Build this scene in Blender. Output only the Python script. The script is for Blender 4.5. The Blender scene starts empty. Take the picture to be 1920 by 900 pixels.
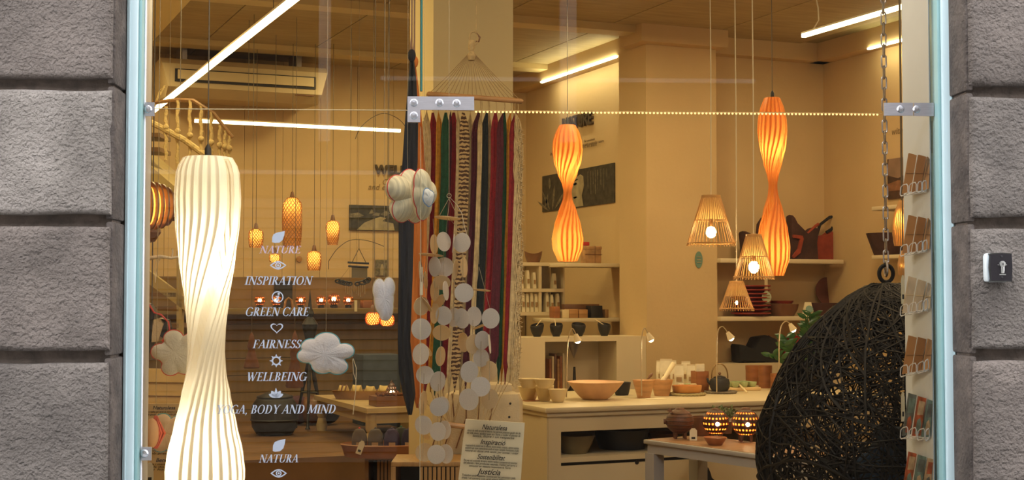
import bpy, math, random
from math import sin, cos, pi, radians as R, atan2, sqrt, acos
from mathutils import Vector, Matrix, noise
random.seed(7)
S = bpy.context.scene
COL = S.collection
# ---------------------------------------------------------------- camera
FPX = 2600.0
YAW = R(23.1)            # the shop's walls run 23 degrees off the view
PITCH = math.atan(105 / FPX)
CAMZ = 1.6
cd = bpy.data.cameras.new('camera'); cam = bpy.data.objects.new('camera', cd); COL.objects.link(cam)
cd.lens = 36 * FPX / 1920; cd.sensor_width = 36; cd.clip_start = 0.05; cd.clip_end = 200
cam.location = (0, 0, CAMZ); cam.rotation_euler = (R(90) + PITCH, 0, -YAW)
S.camera = cam
# ---------------------------------------------------------------- world, exposure
w = bpy.data.worlds.new('overcast_sky'); S.world = w; w.use_nodes = True
bg = w.node_tree.nodes['Background']; bg.inputs[0].default_value = (0.93, 0.95, 1.0, 1); bg.inputs[1].default_value = 6.9
S.view_settings.view_transform = 'Standard'; S.view_settings.look = 'None'
S.view_settings.exposure = 0.0; S.view_settings.gamma = 1.0; S.view_settings.use_curve_mapping = False
cy = S.cycles
cy.use_denoising = True
cy.max_bounces = 10; cy.diffuse_bounces = 4; cy.glossy_bounces = 4; cy.transmission_bounces = 6; cy.transparent_max_bounces = 24
cy.sample_clamp_indirect = 4.0; cy.caustics_reflective = False; cy.caustics_refractive = False
WARM = (1.0, 0.64, 0.28); LEDC = (1.0, 0.80, 0.40)
K = 0.55   # overall level of the shop's lamps
# ---------------------------------------------------------------- geometry helpers
fw = Vector((sin(YAW), cos(YAW), 0)); rt = Vector((cos(YAW), -sin(YAW), 0))
FROT = R(3.0) - YAW       # facade frame: local y points into the shop
FM = Matrix.Rotation(FROT, 4, 'Z')
def ray(px, py):
    X = (px - 960) / FPX; Yn = (450 - py) / FPX
    F = cos(PITCH) - Yn * sin(PITCH); U = sin(PITCH) + Yn * cos(PITCH)
    return X / F, U / F
def pt(px, py, d):
    "world point seen at px,py at horizontal distance d in front of the eye"
    x, u = ray(px, py); return fw * d + rt * (x * d) + Vector((0, 0, CAMZ + u * d))
def onz(px, py, z):
    x, u = ray(px, py); return pt(px, py, (z - CAMZ) / u)
def ony(px, py, Y):
    x, u = ray(px, py); v = fw + rt * x; return pt(px, py, Y / v.y)
def onx(px, py, X):
    x, u = ray(px, py); v = fw + rt * x; return pt(px, py, X / v.x)
def fac(px, py, yl):
    "facade-local point on the plane y = yl"
    x, u = ray(px, py); v = FM.inverted() @ (fw + rt * x + Vector((0, 0, u))); v *= yl / v.y
    return Vector((v.x, v.y, v.z + CAMZ))
def sc(d): return d / FPX
def hd(p): return fw.x * p[0] + fw.y * p[1]

class MB:
    def __init__(s): s.v = []; s.f = []
    def add(s, vs, fs):
        n = len(s.v); s.v += [tuple(a) for a in vs]; s.f += [tuple(i + n for i in f) for f in fs]; return s
    def box(s, c, d, rz=0, rx=0, ry=0, taper=1.0):
        M = Matrix.Rotation(rz, 3, 'Z') @ Matrix.Rotation(ry, 3, 'Y') @ Matrix.Rotation(rx, 3, 'X'); c = Vector(c)
        vs = []
        for z in (-1, 1):
            k = taper if z > 0 else 1
            for x, y in ((-1, -1), (1, -1), (1, 1), (-1, 1)):
                vs.append(c + M @ Vector((x * d[0] / 2 * k, y * d[1] / 2 * k, z * d[2] / 2)))
        return s.add(vs, [(3, 2, 1, 0), (4, 5, 6, 7), (0, 1, 5, 4), (1, 2, 6, 5), (2, 3, 7, 6), (3, 0, 4, 7)])
    def bb(s, a, b):
        "axis box between two corners"
        c = [(a[i] + b[i]) / 2 for i in range(3)]; return s.box(c, [abs(b[i] - a[i]) for i in range(3)])
    def rbox(s, c, d, b=0.01, rz=0, rx=0, n=2):
        "box with rounded vertical-ish edges: beveled on all edges (chamfer)"
        M = Matrix.Rotation(rz, 3, 'Z') @ Matrix.Rotation(rx, 3, 'X'); c = Vector(c)
        hx, hy, hz = [q / 2 for q in d]; vs = []
        ring = []
        for (sx, sy) in ((1, 1), (-1, 1), (-1, -1), (1, -1)):
            for k in range(n + 1):
                a = {(1, 1): 0, (-1, 1): pi / 2, (-1, -1): pi, (1, -1): 1.5 * pi}[(sx, sy)] + k / n * pi / 2
                ring.append((sx * (hx - b) + 0, sy * (hy - b), cos(a), sin(a)))
        lev = [(-hz, 0.0), (-hz + b * .3, .7), (-hz + b, 1.0), (hz - b, 1.0), (hz - b * .3, .7), (hz, 0.0)]
        m = len(ring)
        for z, k in lev:
            for x, y, ca, sa in ring: vs.append(c + M @ Vector((x + ca * b * k, y + sa * b * k, z)))
        fs = [tuple(range(m - 1, -1, -1)), tuple((len(lev) - 1) * m + i for i in range(m))]
        for l in range(len(lev) - 1):
            for i in range(m):
                j = (i + 1) % m; fs.append((l * m + i, l * m + j, (l + 1) * m + j, (l + 1) * m + i))
        return s.add(vs, fs)
    def tube(s, pts, r, n=6, closed=False, flat=None):
        pts = [Vector(p) for p in pts]; N = len(pts)
        rr = r if isinstance(r, (list, tuple)) else [r] * N
        vs = []; prev = None
        for i, p in enumerate(pts):
            if closed: t = pts[(i + 1) % N] - pts[i - 1]
            else: t = pts[min(i + 1, N - 1)] - pts[max(i - 1, 0)]
            if t.length < 1e-9: t = Vector((0, 0, 1))
            t.normalize()
            if prev is None:
                a = Vector((0, 0, 1)) if abs(t.z) < .9 else Vector((1, 0, 0))
                u = t.cross(a).normalized()
            else:
                u = prev - t * prev.dot(t)
                u = u.normalized() if u.length > 1e-6 else t.orthogonal().normalized()
            prev = u; v = t.cross(u)
            for k in range(n):
                a = 2 * pi * k / n; vs.append(p + u * (cos(a) * rr[i]) + v * (sin(a) * rr[i] * (flat or 1)))
        fs = []
        for i in range(N if closed else N - 1):
            j = (i + 1) % N
            for k in range(n):
                l = (k + 1) % n; fs.append((i * n + k, i * n + l, j * n + l, j * n + k))
        if not closed: fs += [tuple(range(n - 1, -1, -1)), tuple((N - 1) * n + k for k in range(n))]
        return s.add(vs, fs)
    def lathe(s, prof, c=(0, 0, 0), n=24, sy=1.0, skip=None, wob=0, rz=0):
        "prof: [(r,z)...]; open profile unless r==0 at its ends"
        c = Vector(c); vs = []; m = len(prof)
        for i in range(m):
            r, z = prof[i]
            for k in range(n):
                a = 2 * pi * k / n + rz; q = 1 + wob * sin(3 * a + i * .4)
                vs.append(c + Vector((max(r, 1e-5) * cos(a) * q, max(r, 1e-5) * sin(a) * sy * q, z)))
        fs = []
        for i in range(m - 1):
            for k in range(n):
                if skip and skip(i, k): continue
                l = (k + 1) % n; fs.append((i * n + k, i * n + l, (i + 1) * n + l, (i + 1) * n + k))
        return s.add(vs, fs)
    def cyl(s, c, r, h, n=16, r2=None):
        r2 = r if r2 is None else r2
        return s.lathe([(0, 0), (r, 0), (r2, h), (0, h)], c, n)
    def ball(s, c, r, n=16, m=10, sz=1.0):
        return s.lathe([(r * sin(pi * i / m), -r * sz * cos(pi * i / m)) for i in range(m + 1)], c, n)
    def prism(s, poly, h, M=None):
        "poly in local xz, extruded along y by h (centered), optional matrix"
        M = M or Matrix.Identity(4); n = len(poly)
        vs = [M @ Vector((x, -h / 2, z)) for x, z in poly] + [M @ Vector((x, h / 2, z)) for x, z in poly]
        fs = [tuple(range(n)), tuple(range(2 * n - 1, n - 1, -1))]
        for i in range(n):
            j = (i + 1) % n; fs.append((i, i + n, j + n, j))
        return s.add(vs, fs)
    def xf(s, M): s.v = [tuple(M @ Vector(a)) for a in s.v]; return s
    def mesh(s, name, m, smooth=True):
        me = bpy.data.meshes.new(name); me.from_pydata(s.v, [], s.f)
        if m: me.materials.append(m)
        if smooth:
            me.polygons.foreach_set('use_smooth', [True] * len(me.polygons)); me.set_sharp_from_angle(angle=R(38))
        me.update(); return me

def put(o, loc=(0, 0, 0), rz=0, parent=None):
    o.location = loc; o.rotation_euler = (0, 0, rz) if not isinstance(rz, tuple) else rz
    if parent: o.parent = parent
    COL.objects.link(o); return o
def tag(o, label=None, cat=None, group=None, kind=None):
    if label: o['label'] = label
    if cat: o['category'] = cat
    if group: o['group'] = group
    if kind: o['kind'] = kind
    return o
def T(name, label, cat, loc=(0, 0, 0), rz=0, group=None):
    o = bpy.data.objects.new(name, None); o.empty_display_size = .05
    put(o, loc, rz); return tag(o, label, cat, group)
def WM(o):
    m = o.matrix_basis.copy()
    while o.parent: o = o.parent; m = o.matrix_basis @ m
    return m
def part(name, mb, m, parent=None, world=False, smooth=True, label=None, kind=None):
    if world and parent: mb.xf(WM(parent).inverted())
    me = mb.mesh(name, m, smooth) if isinstance(mb, MB) else mb
    o = bpy.data.objects.new(name, me); put(o, parent=parent)
    return tag(o, label, kind=kind)
def one(name, mb, m, label, cat, loc=(0, 0, 0), rz=0, group=None, smooth=True, base=None):
    "a thing that is one mesh; base: the mesh is in world space and gets its origin there"
    if base is not None: mb.xf(Matrix.Translation(base).inverted()); loc = base
    me = mb.mesh(name, m, smooth) if isinstance(mb, MB) else mb
    o = bpy.data.objects.new(name, me); put(o, loc, rz); return tag(o, label, cat, group)
def dup(root, loc, rz=None, label=None, group=None):
    r = root.copy(); COL.objects.link(r); r.location = loc
    if rz is not None: r.rotation_euler = (0, 0, rz)
    if label: r['label'] = label
    if group: r['group'] = group
    for ch in list(root.children):
        c = ch.copy(); COL.objects.link(c); c.parent = r
        for g in ch.children:
            q = g.copy(); COL.objects.link(q); q.parent = c
    return r
# ---------------------------------------------------------------- materials
MC = {}
def mat(name, col, rough=.6, metal=0, var=.0, vs=8, bump=0, bs=40, trans=0, emit=None, es=0, alpha=1, spec=.5, sheen=0, stretch=None, col2=None):
    if name in MC: return MC[name]
    m = bpy.data.materials.new(name); m.use_nodes = True; nt = m.node_tree; N = nt.nodes; L = nt.links
    b = N['Principled BSDF']; b.inputs['Base Color'].default_value = (*col, 1)
    b.inputs['Roughness'].default_value = rough; b.inputs['Metallic'].default_value = metal
    b.inputs['Specular IOR Level'].default_value = spec
    if sheen: b.inputs['Sheen Weight'].default_value = sheen
    if emit: b.inputs['Emission Color'].default_value = (*emit, 1); b.inputs['Emission Strength'].default_value = es
    tc = N.new('ShaderNodeTexCoord'); src = tc.outputs['Object']
    if stretch:
        mp = N.new('ShaderNodeMapping'); mp.inputs['Scale'].default_value = stretch; L.new(src, mp.inputs[0]); src = mp.outputs[0]
    if var:
        n = N.new('ShaderNodeTexNoise'); n.inputs['Scale'].default_value = vs; n.inputs['Detail'].default_value = 5; L.new(src, n.inputs['Vector'])
        mx = N.new('ShaderNodeMix'); mx.data_type = 'RGBA'
        mr = N.new('ShaderNodeMapRange'); mr.inputs[1].default_value = .3; mr.inputs[2].default_value = .7; L.new(n.outputs['Fac'], mr.inputs[0])
        L.new(mr.outputs[0], mx.inputs[0])
        c2 = col2 or tuple(min(1, c * (1 + var)) for c in col); c1 = tuple(c * (1 - var) for c in col) if not col2 else col
        mx.inputs[6].default_value = (*c1, 1); mx.inputs[7].default_value = (*c2, 1); L.new(mx.outputs[2], b.inputs['Base Color'])
    if bump:
        n2 = N.new('ShaderNodeTexNoise'); n2.inputs['Scale'].default_value = bs; n2.inputs['Detail'].default_value = 6; L.new(src, n2.inputs['Vector'])
        bp = N.new('ShaderNodeBump'); bp.inputs['Strength'].default_value = min(1, bump); bp.inputs['Distance'].default_value = .01 * max(1, bump)
        L.new(n2.outputs['Fac'], bp.inputs['Height']); L.new(bp.outputs[0], b.inputs['Normal'])
    if trans:   # light glows through: diffuse + translucent
        out = N['Material Output']; tr = N.new('ShaderNodeBsdfTranslucent'); tr.inputs[0].default_value = (*col, 1)
        ms = N.new('ShaderNodeMixShader'); ms.inputs[0].default_value = trans
        L.new(b.outputs[0], ms.inputs[1]); L.new(tr.outputs[0], ms.inputs[2]); L.new(ms.outputs[0], out.inputs[0])
    MC[name] = m; return m
def emis(name, col, s):
    if name in MC: return MC[name]
    m = bpy.data.materials.new(name); m.use_nodes = True; N = m.node_tree.nodes; N.clear()
    e = N.new('ShaderNodeEmission'); e.inputs[0].default_value = (*col, 1); e.inputs[1].default_value = s
    o = N.new('ShaderNodeOutputMaterial'); m.node_tree.links.new(e.outputs[0], o.inputs[0]); MC[name] = m; return m
def glassmat(name, tint, refl=.9):
    m = bpy.data.materials.new(name); m.use_nodes = True; N = m.node_tree.nodes; L = m.node_tree.links; N.clear()
    t = N.new('ShaderNodeBsdfTransparent'); t.inputs[0].default_value = (*tint, 1)
    g = N.new('ShaderNodeBsdfGlossy'); g.inputs['Roughness'].default_value = 0.0; g.inputs[0].default_value = (refl, refl, refl, 1)
    fr = N.new('ShaderNodeFresnel'); fr.inputs[0].default_value = 1.5
    x = N.new('ShaderNodeMixShader'); L.new(fr.outputs[0], x.inputs[0]); L.new(t.outputs[0], x.inputs[1]); L.new(g.outputs[0], x.inputs[2])
    o = N.new('ShaderNodeOutputMaterial'); L.new(x.outputs[0], o.inputs[0]); MC[name] = m; return m
def lamp(loc, power, col=WARM, r=.02, name='bulb_light', parent=None):
    l = bpy.data.lights.new(name, 'POINT'); l.energy = power * K; l.color = col; l.shadow_soft_size = r
    o = bpy.data.objects.new(name, l); o['kind'] = 'helper'
    if parent: o.location = Matrix(WM(parent)).inverted() @ Vector(loc); o.parent = parent; COL.objects.link(o)
    else: put(o, loc)
    return o
M_wall = mat('cream_plaster', (.60, .44, .235), .8, var=.05, vs=2, bump=.15, bs=30)
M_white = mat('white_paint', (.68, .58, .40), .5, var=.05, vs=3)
M_ceil = mat('ceiling_paint', (.28, .225, .095), .8, var=.10, vs=2)
M_pine = mat('pine_wood', (.42, .22, .08), .5, var=.25, vs=6, stretch=(1, 1, 8), bump=.1)
M_oak = mat('oak_boards', (.26, .14, .055), .45, var=.3, vs=3, stretch=(1, 10, 1), bump=.1)
M_walnut = mat('walnut', (.16, .07, .03), .4, var=.3, vs=6)
M_dark = mat('black_stain', (.012, .011, .012), .5, var=.3)
M_metal = mat('brushed_steel', (.50, .48, .50), .35, .9, var=.08, vs=20, stretch=(1, 1, 12))
M_cream = mat('cream_cloth', (.62, .50, .30), .9, var=.12, vs=12, bump=.4, bs=120)
M_paper = mat('paper', (.72, .64, .44), .8, var=.03)
M_ink = mat('ink', (.03, .025, .02), .7)
M_thread = mat('thread', (.34, .27, .16), .7)
M_wire = mat('grey_wire', (.10, .08, .055), .6)
M_cordw = mat('white_cord', (.75, .68, .5), .6)
# ================================================================ THE FACADE
YS, YF, YG = 4.06, 4.21, 4.27            # stone face, frame face, glass
zj = sorted([(fac(100, a, YS).z + fac(1870, b, YS).z) / 2 for a, b in ((156, 172), (412, 418), (670, 666))])
M_stone = mat('grey_sandstone', (.072, .058, .048), .85, var=.28, vs=5, bump=1.5, bs=60, col2=(.150, .125, .106))
M_joint = mat('dirty_mortar', (.10, .075, .058), .9, var=.4, vs=20, bump=.8, bs=60)
# second relief + fine pits on the stone
def stone_extra(m):
    nt = m.node_tree; N = nt.nodes; L = nt.links
    b = N['Principled BSDF']; tc = next(n for n in N if n.type == 'TEX_COORD')
    bp = next(n for n in N if n.type == 'BUMP')
    mg = N.new('ShaderNodeTexMusgrave') if hasattr(bpy.types, 'ShaderNodeTexMusgrave') else N.new('ShaderNodeTexNoise')
    mg.inputs['Scale'].default_value = 120; mg.inputs['Detail'].default_value = 6
    L.new(tc.outputs['Object'], mg.inputs['Vector'])
    b2 = N.new('ShaderNodeBump'); b2.inputs['Strength'].default_value = .9; b2.inputs['Distance'].default_value = .006
    L.new(mg.outputs[0], b2.inputs['Height']); L.new(bp.outputs[0], b2.inputs['Normal']); L.new(b2.outputs[0], b.inputs['Normal'])
stone_extra(M_stone)
M_stoneB = mat('lit_sandstone', (.125, .105, .088), .85, var=.28, vs=5, bump=1.5, bs=60, col2=(.225, .195, .168)); stone_extra(M_stoneB)  # paler copy: light falling on one left block put into its colour
M_stoneC = mat('brown_sandstone', (.082, .064, .052), .85, var=.28, vs=5, bump=1.5, bs=60, col2=(.155, .124, .104)); stone_extra(M_stoneC)
def block(x0, x1, z0, z1, edge, parent, m, seed):
    "rusticated block: worn front, rounded rim; edge = +1 when its reveal is at x1"
    G = MB(); nx, nz = 34, 30; y0, y1 = YS, YF + .09; ds = 12
    def P(u, v):
        x = x0 + (x1 - x0) * u; z = z0 + (z1 - z0) * v
        e = min((1 - u if edge > 0 else u) * (x1 - x0), v * (z1 - z0), (1 - v) * (z1 - z0))
        rim = max(0, 1 - e / .014)
        n = noise.fractal(Vector((x * 9 + seed, z * 9, seed)), 1.0, 2.0, 5) * .0045 + noise.noise(Vector((x * 40, z * 40, seed))) * .0012
        chip = max(0, noise.noise(Vector((x * 14, z * 14 + seed, 3))) - .15) * .02 * max(0, 1 - e / .03)
        y = y0 + n + .010 * rim * rim + chip
        xx = x + noise.noise(Vector((z * 8, seed, 5))) * .0035 * (rim > 0)
        zz = z + noise.noise(Vector((x * 8, seed, 9))) * .0035 * (rim > 0) * (1 if v < .5 else -1)
        return (xx, y, zz)
    # nonuniform grid that crowds to the rims
    us = [0] + [.5 - .5 * cos(pi * i / nx) for i in range(1, nx)] + [1]; vs_ = [0] + [.5 - .5 * cos(pi * i / nz) for i in range(1, nz)] + [1]
    grid = [P(u, v) for v in vs_ for u in us]; W = nx + 1
    fs = [(j * W + i, j * W + i + 1, (j + 1) * W + i + 1, (j + 1) * W + i) for j in range(nz) for i in range(nx)]
    G.add(grid, fs)
    rim = [i for i in range(W)] + [j * W + nx for j in range(1, nz + 1)] + [nz * W + i for i in range(nx - 1, -1, -1)] + [j * W for j in range(nz - 1, 0, -1)]
    base = len(G.v); k = len(rim)
    for q in rim: x, y, z = G.v[q]; G.v.append((x, y1, z))
    for i in range(k):
        j = (i + 1) % k; G.f.append((rim[i], base + i, base + j, rim[j]))
    G.f.append(tuple(base + i for i in range(k)))
    return part('stone_block', G, m, parent)
M_rev = mat('dark_reveal', (.030, .022, .018), .9, var=.4, vs=14, bump=1, bs=70, col2=(.085, .066, .054))  # reveal faces in a darker brown than the block fronts
xl = fac(207, 300, YS).x; xr = fac(1821, 300, YS).x
jt = .036
front = T('wall_front', None, None, (0, 0, 0), FROT); tag(front, kind='structure')
zs = [0.0] + [zj[0] - (k) * .4 for k in (3, 2, 1)] + zj + [zj[2] + .4 * k for k in range(1, 6)]
zs = [z for z in zs if z >= 0]; zs = sorted(set(zs))
for i in range(len(zs) - 1):
    a, b = zs[i] + jt / 2, zs[i + 1] - jt / 2
    near = abs(zs[i] - zj[1]) < .01
    for (x0, x1, e) in ((xl - .62, xl, 1), (xr, xr + .62, -1)):
        m = (M_stoneB if near else (M_stone if i % 2 else M_stoneC)) if e > 0 else (M_stone if i % 3 else M_stoneC)
        block(x0, x1, a, b, e, front, m, i * 3.7 + e)
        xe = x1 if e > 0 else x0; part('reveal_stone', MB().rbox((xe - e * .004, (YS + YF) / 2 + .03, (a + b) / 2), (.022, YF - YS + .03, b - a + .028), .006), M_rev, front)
core = MB()
core.bb((xl - 1.6, YS + .045, 0), (xl - .004, YF + .1, zs[-1])); core.bb((xr + .004, YS + .045, 0), (xr + 6.5, YF + .1, zs[-1]))
core.bb((xl - 1.6, YS + .02, 3.3), (xr + 6.5, YF + .1, 4.4))
part('mortar_core', core, M_joint, front, smooth=False)
# window frame (pale blue), jambs in steps
M_blue = mat('pale_blue_paint', (.42, .53, .55), .35, var=.04, vs=6)
M_teal = mat('teal_grey_paint', (.19, .33, .33), .35, var=.05, vs=6)
M_gask = mat('black_gasket', (.02, .012, .02), .5)
M_wht = mat('white_bead', (.75, .74, .78), .4)
win = T('window_1', None, None, (0, 0, 0), FROT); tag(win, kind='structure')
def fx(px, y): return fac(px, 450, y).x
L0, L1, L2, L3, L4 = fx(233, YF), fx(254, YF), fx(262, YF + .012), fx(267, YG - .01), fx(271, YG)
R0, R1, R2, R3, R4 = fx(1796, YF), fx(1771, YF), fx(1762, YF + .012), fx(1757, YG - .01), fx(1752, YG)
for nm, a, b, y0, mm in (('jamb', L0, L1, YF, M_blue), ('jamb_step', L1, L2, YF + .012, M_teal), ('gasket', L2, L3, YG - .015, M_gask), ('glazing_bead', L3, L4, YG - .008, M_wht),
                         ('jamb', R1, R0, YF, M_blue), ('jamb_step', R2, R1, YF + .012, M_teal), ('gasket', R3, R2, YG - .015, M_gask), ('glazing_bead', R4, R3, YG - .008, M_wht)):
    part(nm, MB().rbox(((a + b) / 2, y0 + .045, 1.75), (b - a, .09, 3.1), min(.004, (b - a) * .3)), mm, win)
for nm, x in (('jamb_ridge', L0 + (L1 - L0) * .3), ('jamb_ridge', R0 - (R0 - R1) * .35)):
    part(nm, MB().box((x, YF - .001, 1.75), (.0035, .006, 3.1)), M_blue, win)
part('head', MB().box(((L0 + R0) / 2, YF + .05, 3.33), (R0 - L0, .1, .12)), M_blue, win)
part('sill', MB().box(((L0 + R0) / 2, YF + .03, .14), (R0 - L0, .2, .12)), M_blue, win)
# plinth under the window and the seal between frame and stone
part('threshold', MB().bb((xl, YS + .02, 0), (xr, YF + .1, .08)), M_joint, win)
part('seal', MB().bb((xl - .01, YF + .015, .08), (L0 + .01, YF + .10, 3.4)), M_joint, win)
part('seal', MB().bb((R0 - .01, YF + .015, .08), (xr + .01, YF + .10, 3.4)), M_joint, win)
# glass: four panes with green polished edges
M_glass = glassmat('window_glass', (.97, .985, .97))
M_edge = mat('green_glass_edge', (.03, .09, .07), .15)
M_edge2 = mat('clear_glass_edge', (.38, .30, .16), .25)
zt = fac(800, 207, YG).z; xm = fx(789, YG)
g = .0035; th = .01
panes = {}
for nm, a, b, z0, z1 in (('tl', L4, xm - g / 2, zt + g / 2, 3.28), ('tr', xm + g / 2, R4, zt + g / 2, 3.28), ('bl', L4, xm - g / 2, .2, zt - g / 2), ('br', xm + g / 2, R4, .2, zt - g / 2)):
    p = MB().add([(a, YG, z0), (b, YG, z0), (b, YG, z1), (a, YG, z1)], [(0, 1, 2, 3)])
    panes[nm] = part('glass_pane', p, M_glass, win, smooth=False)
part('pane_edge', MB().box((xm, YG + .006, (zt + 3.28) / 2 + .03), (.0075, .012, 3.28 - zt - .06)), M_edge, win)
part('pane_edge', MB().box((xm - .001, YG + .006, (.2 + zt) / 2), (.0016, .008, zt - .3)), M_edge2, win)
part('pane_edge', MB().box(((L4 + xm) / 2, YG + .004, zt), (xm - L4 - .02, .008, .0018)), M_edge2, win)
# gold glints on the right hand transom edge, imitated by tiny glowing beads
lr = MB(); M_gold = emis('gold_sparkle', (1, .62, .22), 2.2)
x = xm + .17
while x < R4 - .17:
    lr.ball((x, YG + .008, zt - .002), .0036, 6, 4); x += .0118
part('edge_glints', lr, M_gold, win, kind='stuff')
part('pane_edge', MB().box(((R4 + xm) / 2 + .05, YG + .005, zt + .001), (R4 - xm - .1, .008, .0024)), mat('gold_glint_edge', (.55, .32, .1), .3), win)  # gold glint of this glass edge put into its colour
# patch fittings with bolts
def plate(polys, bolts, label, xoff=0):
    o = MB().prism(polys, .008, Matrix.Translation((0, YG - .014, 0)))
    p = part('patch_fitting', o, M_metal, win, smooth=False, label=label)
    for bx, bz in bolts:
        part('bolt', MB().lathe([(0, -.004), (.0125, -.004), (.0125, 0), (.009, .004), (0, .005)], n=16).xf(Matrix.Translation((bx, YG - .018, bz)) @ Matrix.Rotation(R(90), 4, 'X')), mat('bolt_steel', (.62, .62, .66), .25, .9), p)
    return p
def F2(px, py): q = fac(px, py, YG - .014); return (q.x, q.z)
plate([F2(764, 181), F2(764, 229), F2(788, 229.5), F2(788, 206), F2(889, 207), F2(889, 181.5)], [F2(776, 193), F2(776, 217), F2(824, 193), F2(856, 194)], 'L shaped steel corner fitting with four round bolts')
plate([F2(1657, 193), F2(1657, 217), F2(1711, 217), F2(1711, 193)], [F2(1688, 205)], 'steel hinge plate with one bolt')
plate([F2(1713, 193), F2(1713, 217.5), F2(1750, 218), F2(1750, 193)], [F2(1718, 205)], 'steel hinge plate fixed at the jamb')
plate([F2(272, 192), F2(272, 218), F2(290, 218), F2(290, 192)], [F2(278, 205)], 'small steel clip at the left jamb')
plate([F2(266, 838), F2(266, 863), F2(284, 863), F2(284, 838)], [F2(271, 850)], 'lower steel clip at the left jamb')
0 and part('silicone_joint', MB().box((fx(1712, YG), YG - .012, zt + .002), (.0025, .01, .05)), M_gask, win)
# street, opposite building that mirrors faintly in the panes
gnd = one('ground', MB().bb((-14, -14, -.1), (14, YS + .08, 0)), mat('street_paving', (.20, .19, .18), .9, var=.2, vs=3, bump=.3, bs=10), None, None, rz=FROT); tag(gnd, kind='structure')
opp = T('wall_opposite', None, None, (0, 0, 0), FROT); tag(opp, kind='structure')
M_opp = mat('dark_render', (.026, .018, .010), .9, var=.2, vs=1.5)
M_oppw = mat('pale_trim', (.30, .29, .27), .8)
Y0 = -3.2
part('facade', MB().bb((-10, Y0 - .3, 0), (10, Y0, 6.2)), M_opp, opp, smooth=False)
sh = MB(); x0, x1 = -2.4, -.35
for k in range(26): sh.box(((x0 + x1) / 2, Y0 + .03, .25 + k * .085), (x1 - x0, .03, .078), rx=R(14))
part('roller_shutter', sh, mat('shutter_metal', (.10, .085, .06), .5, .2), opp, smooth=False)
for (a, b, z) in ((-2.6, -.2, 2.62), (-.5, 2.7, 3.42)):
    part('string_course', MB().bb((a, Y0, z), (b, Y0 + .06, z + .035)), M_oppw, opp, smooth=False)
part('pilaster', MB().bb((1.02, Y0, 2.9), (1.16, Y0 + .09, 7)), M_oppw, opp, smooth=False)
part('pilaster', MB().bb((-1.02, Y0, 2.9), (-.92, Y0 + .05, 7)), mat('grey_trim', (.3, .28, .25), .8), opp, smooth=False)

# ================================================================ THE ROOM (axes follow its walls)
CZ = 3.70; CORN = 3.55
XB = onx(985, 300, 5.32).x; YB = 12.16; XN = 5.33; YC = 9.41; XA = 5.77; YA = 9.66; XR = 6.97; XC = 5.14; XLft = .15
YM = -1.2
def st(name, mb, m, smooth=False): o = one(name, mb, m, None, None, smooth=smooth); o['kind'] = 'structure'; return o
M_floor = mat('dark_floorboards', (.13, .075, .03), .45, var=.3, vs=2, stretch=(1, 8, 1))
# floor with boards
fl = T('floor', None, None); tag(fl, kind='structure')
bw = .19
me = None
for i, y in enumerate([2.0 + bw * k for k in range(int((YB - 2.0) / bw) + 1)]):
    if me is None: me = MB().box((0, 0, -.012), (8.6, bw - .004, .024)).mesh('floor_board', M_floor, False)
    o = bpy.data.objects.new('floor_board', me); put(o, (4.1, y + bw / 2, .012 + .0), parent=fl); o.scale.x = 1
for o in fl.children: o.location.z = 0.0
sub = part('subfloor', MB().bb((-.2, -1, -.2), (8.4, YB + .1, -.03)), M_dark, fl, smooth=False)
# ceiling
ce = T('ceiling', None, None); tag(ce, kind='structure')
# the room side of the slab is cut along the facade line
def cutpoly(z0, z1, y_out=YF + .1):
    a = FM @ Vector((-5.5, y_out, 0)); b = FM @ Vector((8, y_out, 0))
    def yl(x): return a.y + (b.y - a.y) * (x - a.x) / (b.x - a.x)
    xs = (-.2, 8.4); P4 = [(xs[0], yl(xs[0])), (xs[1], yl(xs[1])), (xs[1], YB + .3), (xs[0], YB + .3)]
    return MB().add([(x, y, z0) for x, y in P4] + [(x, y, z1) for x, y in P4], [(3, 2, 1, 0), (4, 5, 6, 7), (0, 1, 5, 4), (1, 2, 6, 5), (2, 3, 7, 6), (3, 0, 4, 7)])
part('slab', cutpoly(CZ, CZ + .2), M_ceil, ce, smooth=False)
M_beam = mat('cream_beam', (.60, .48, .24), .7, var=.06, vs=2)
M_board = mat('ceiling_board', (.40, .31, .15), .7, var=.12, vs=3, stretch=(1, 6, 1))
# long ceiling boards (seen as faint lines) and beams
bm = MB().box((0, 0, 0), (.9, 8.4, .012)).mesh('ceiling_board', M_board, False)
for k in range(7):
    o = bpy.data.objects.new('ceiling_board', bm); put(o, (.75 + k * .91, 7.9, CZ - .008), parent=ce)
part('cross_beam', MB().bb((0, YC - .02, CZ - .07), (XC + .02, YC + .16, CZ - .001)), M_beam, ce, smooth=False)
part('cross_beam', MB().bb((0, 11.3, CZ - .06), (XN, 11.5, CZ - .001)), M_beam, ce, smooth=False)
# beam over the stair, follows the room depth; its lit look is a paler paint
pa = onz(318, 0, 3.58); 
part('stair_beam', MB().bb((pa.x - .13, pa.y - 1.5, 3.58), (pa.x + .13, YB - .3, CZ - .002)), mat('lit_beam_paint', (.78, .66, .34), .7), ce, smooth=False)
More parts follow.
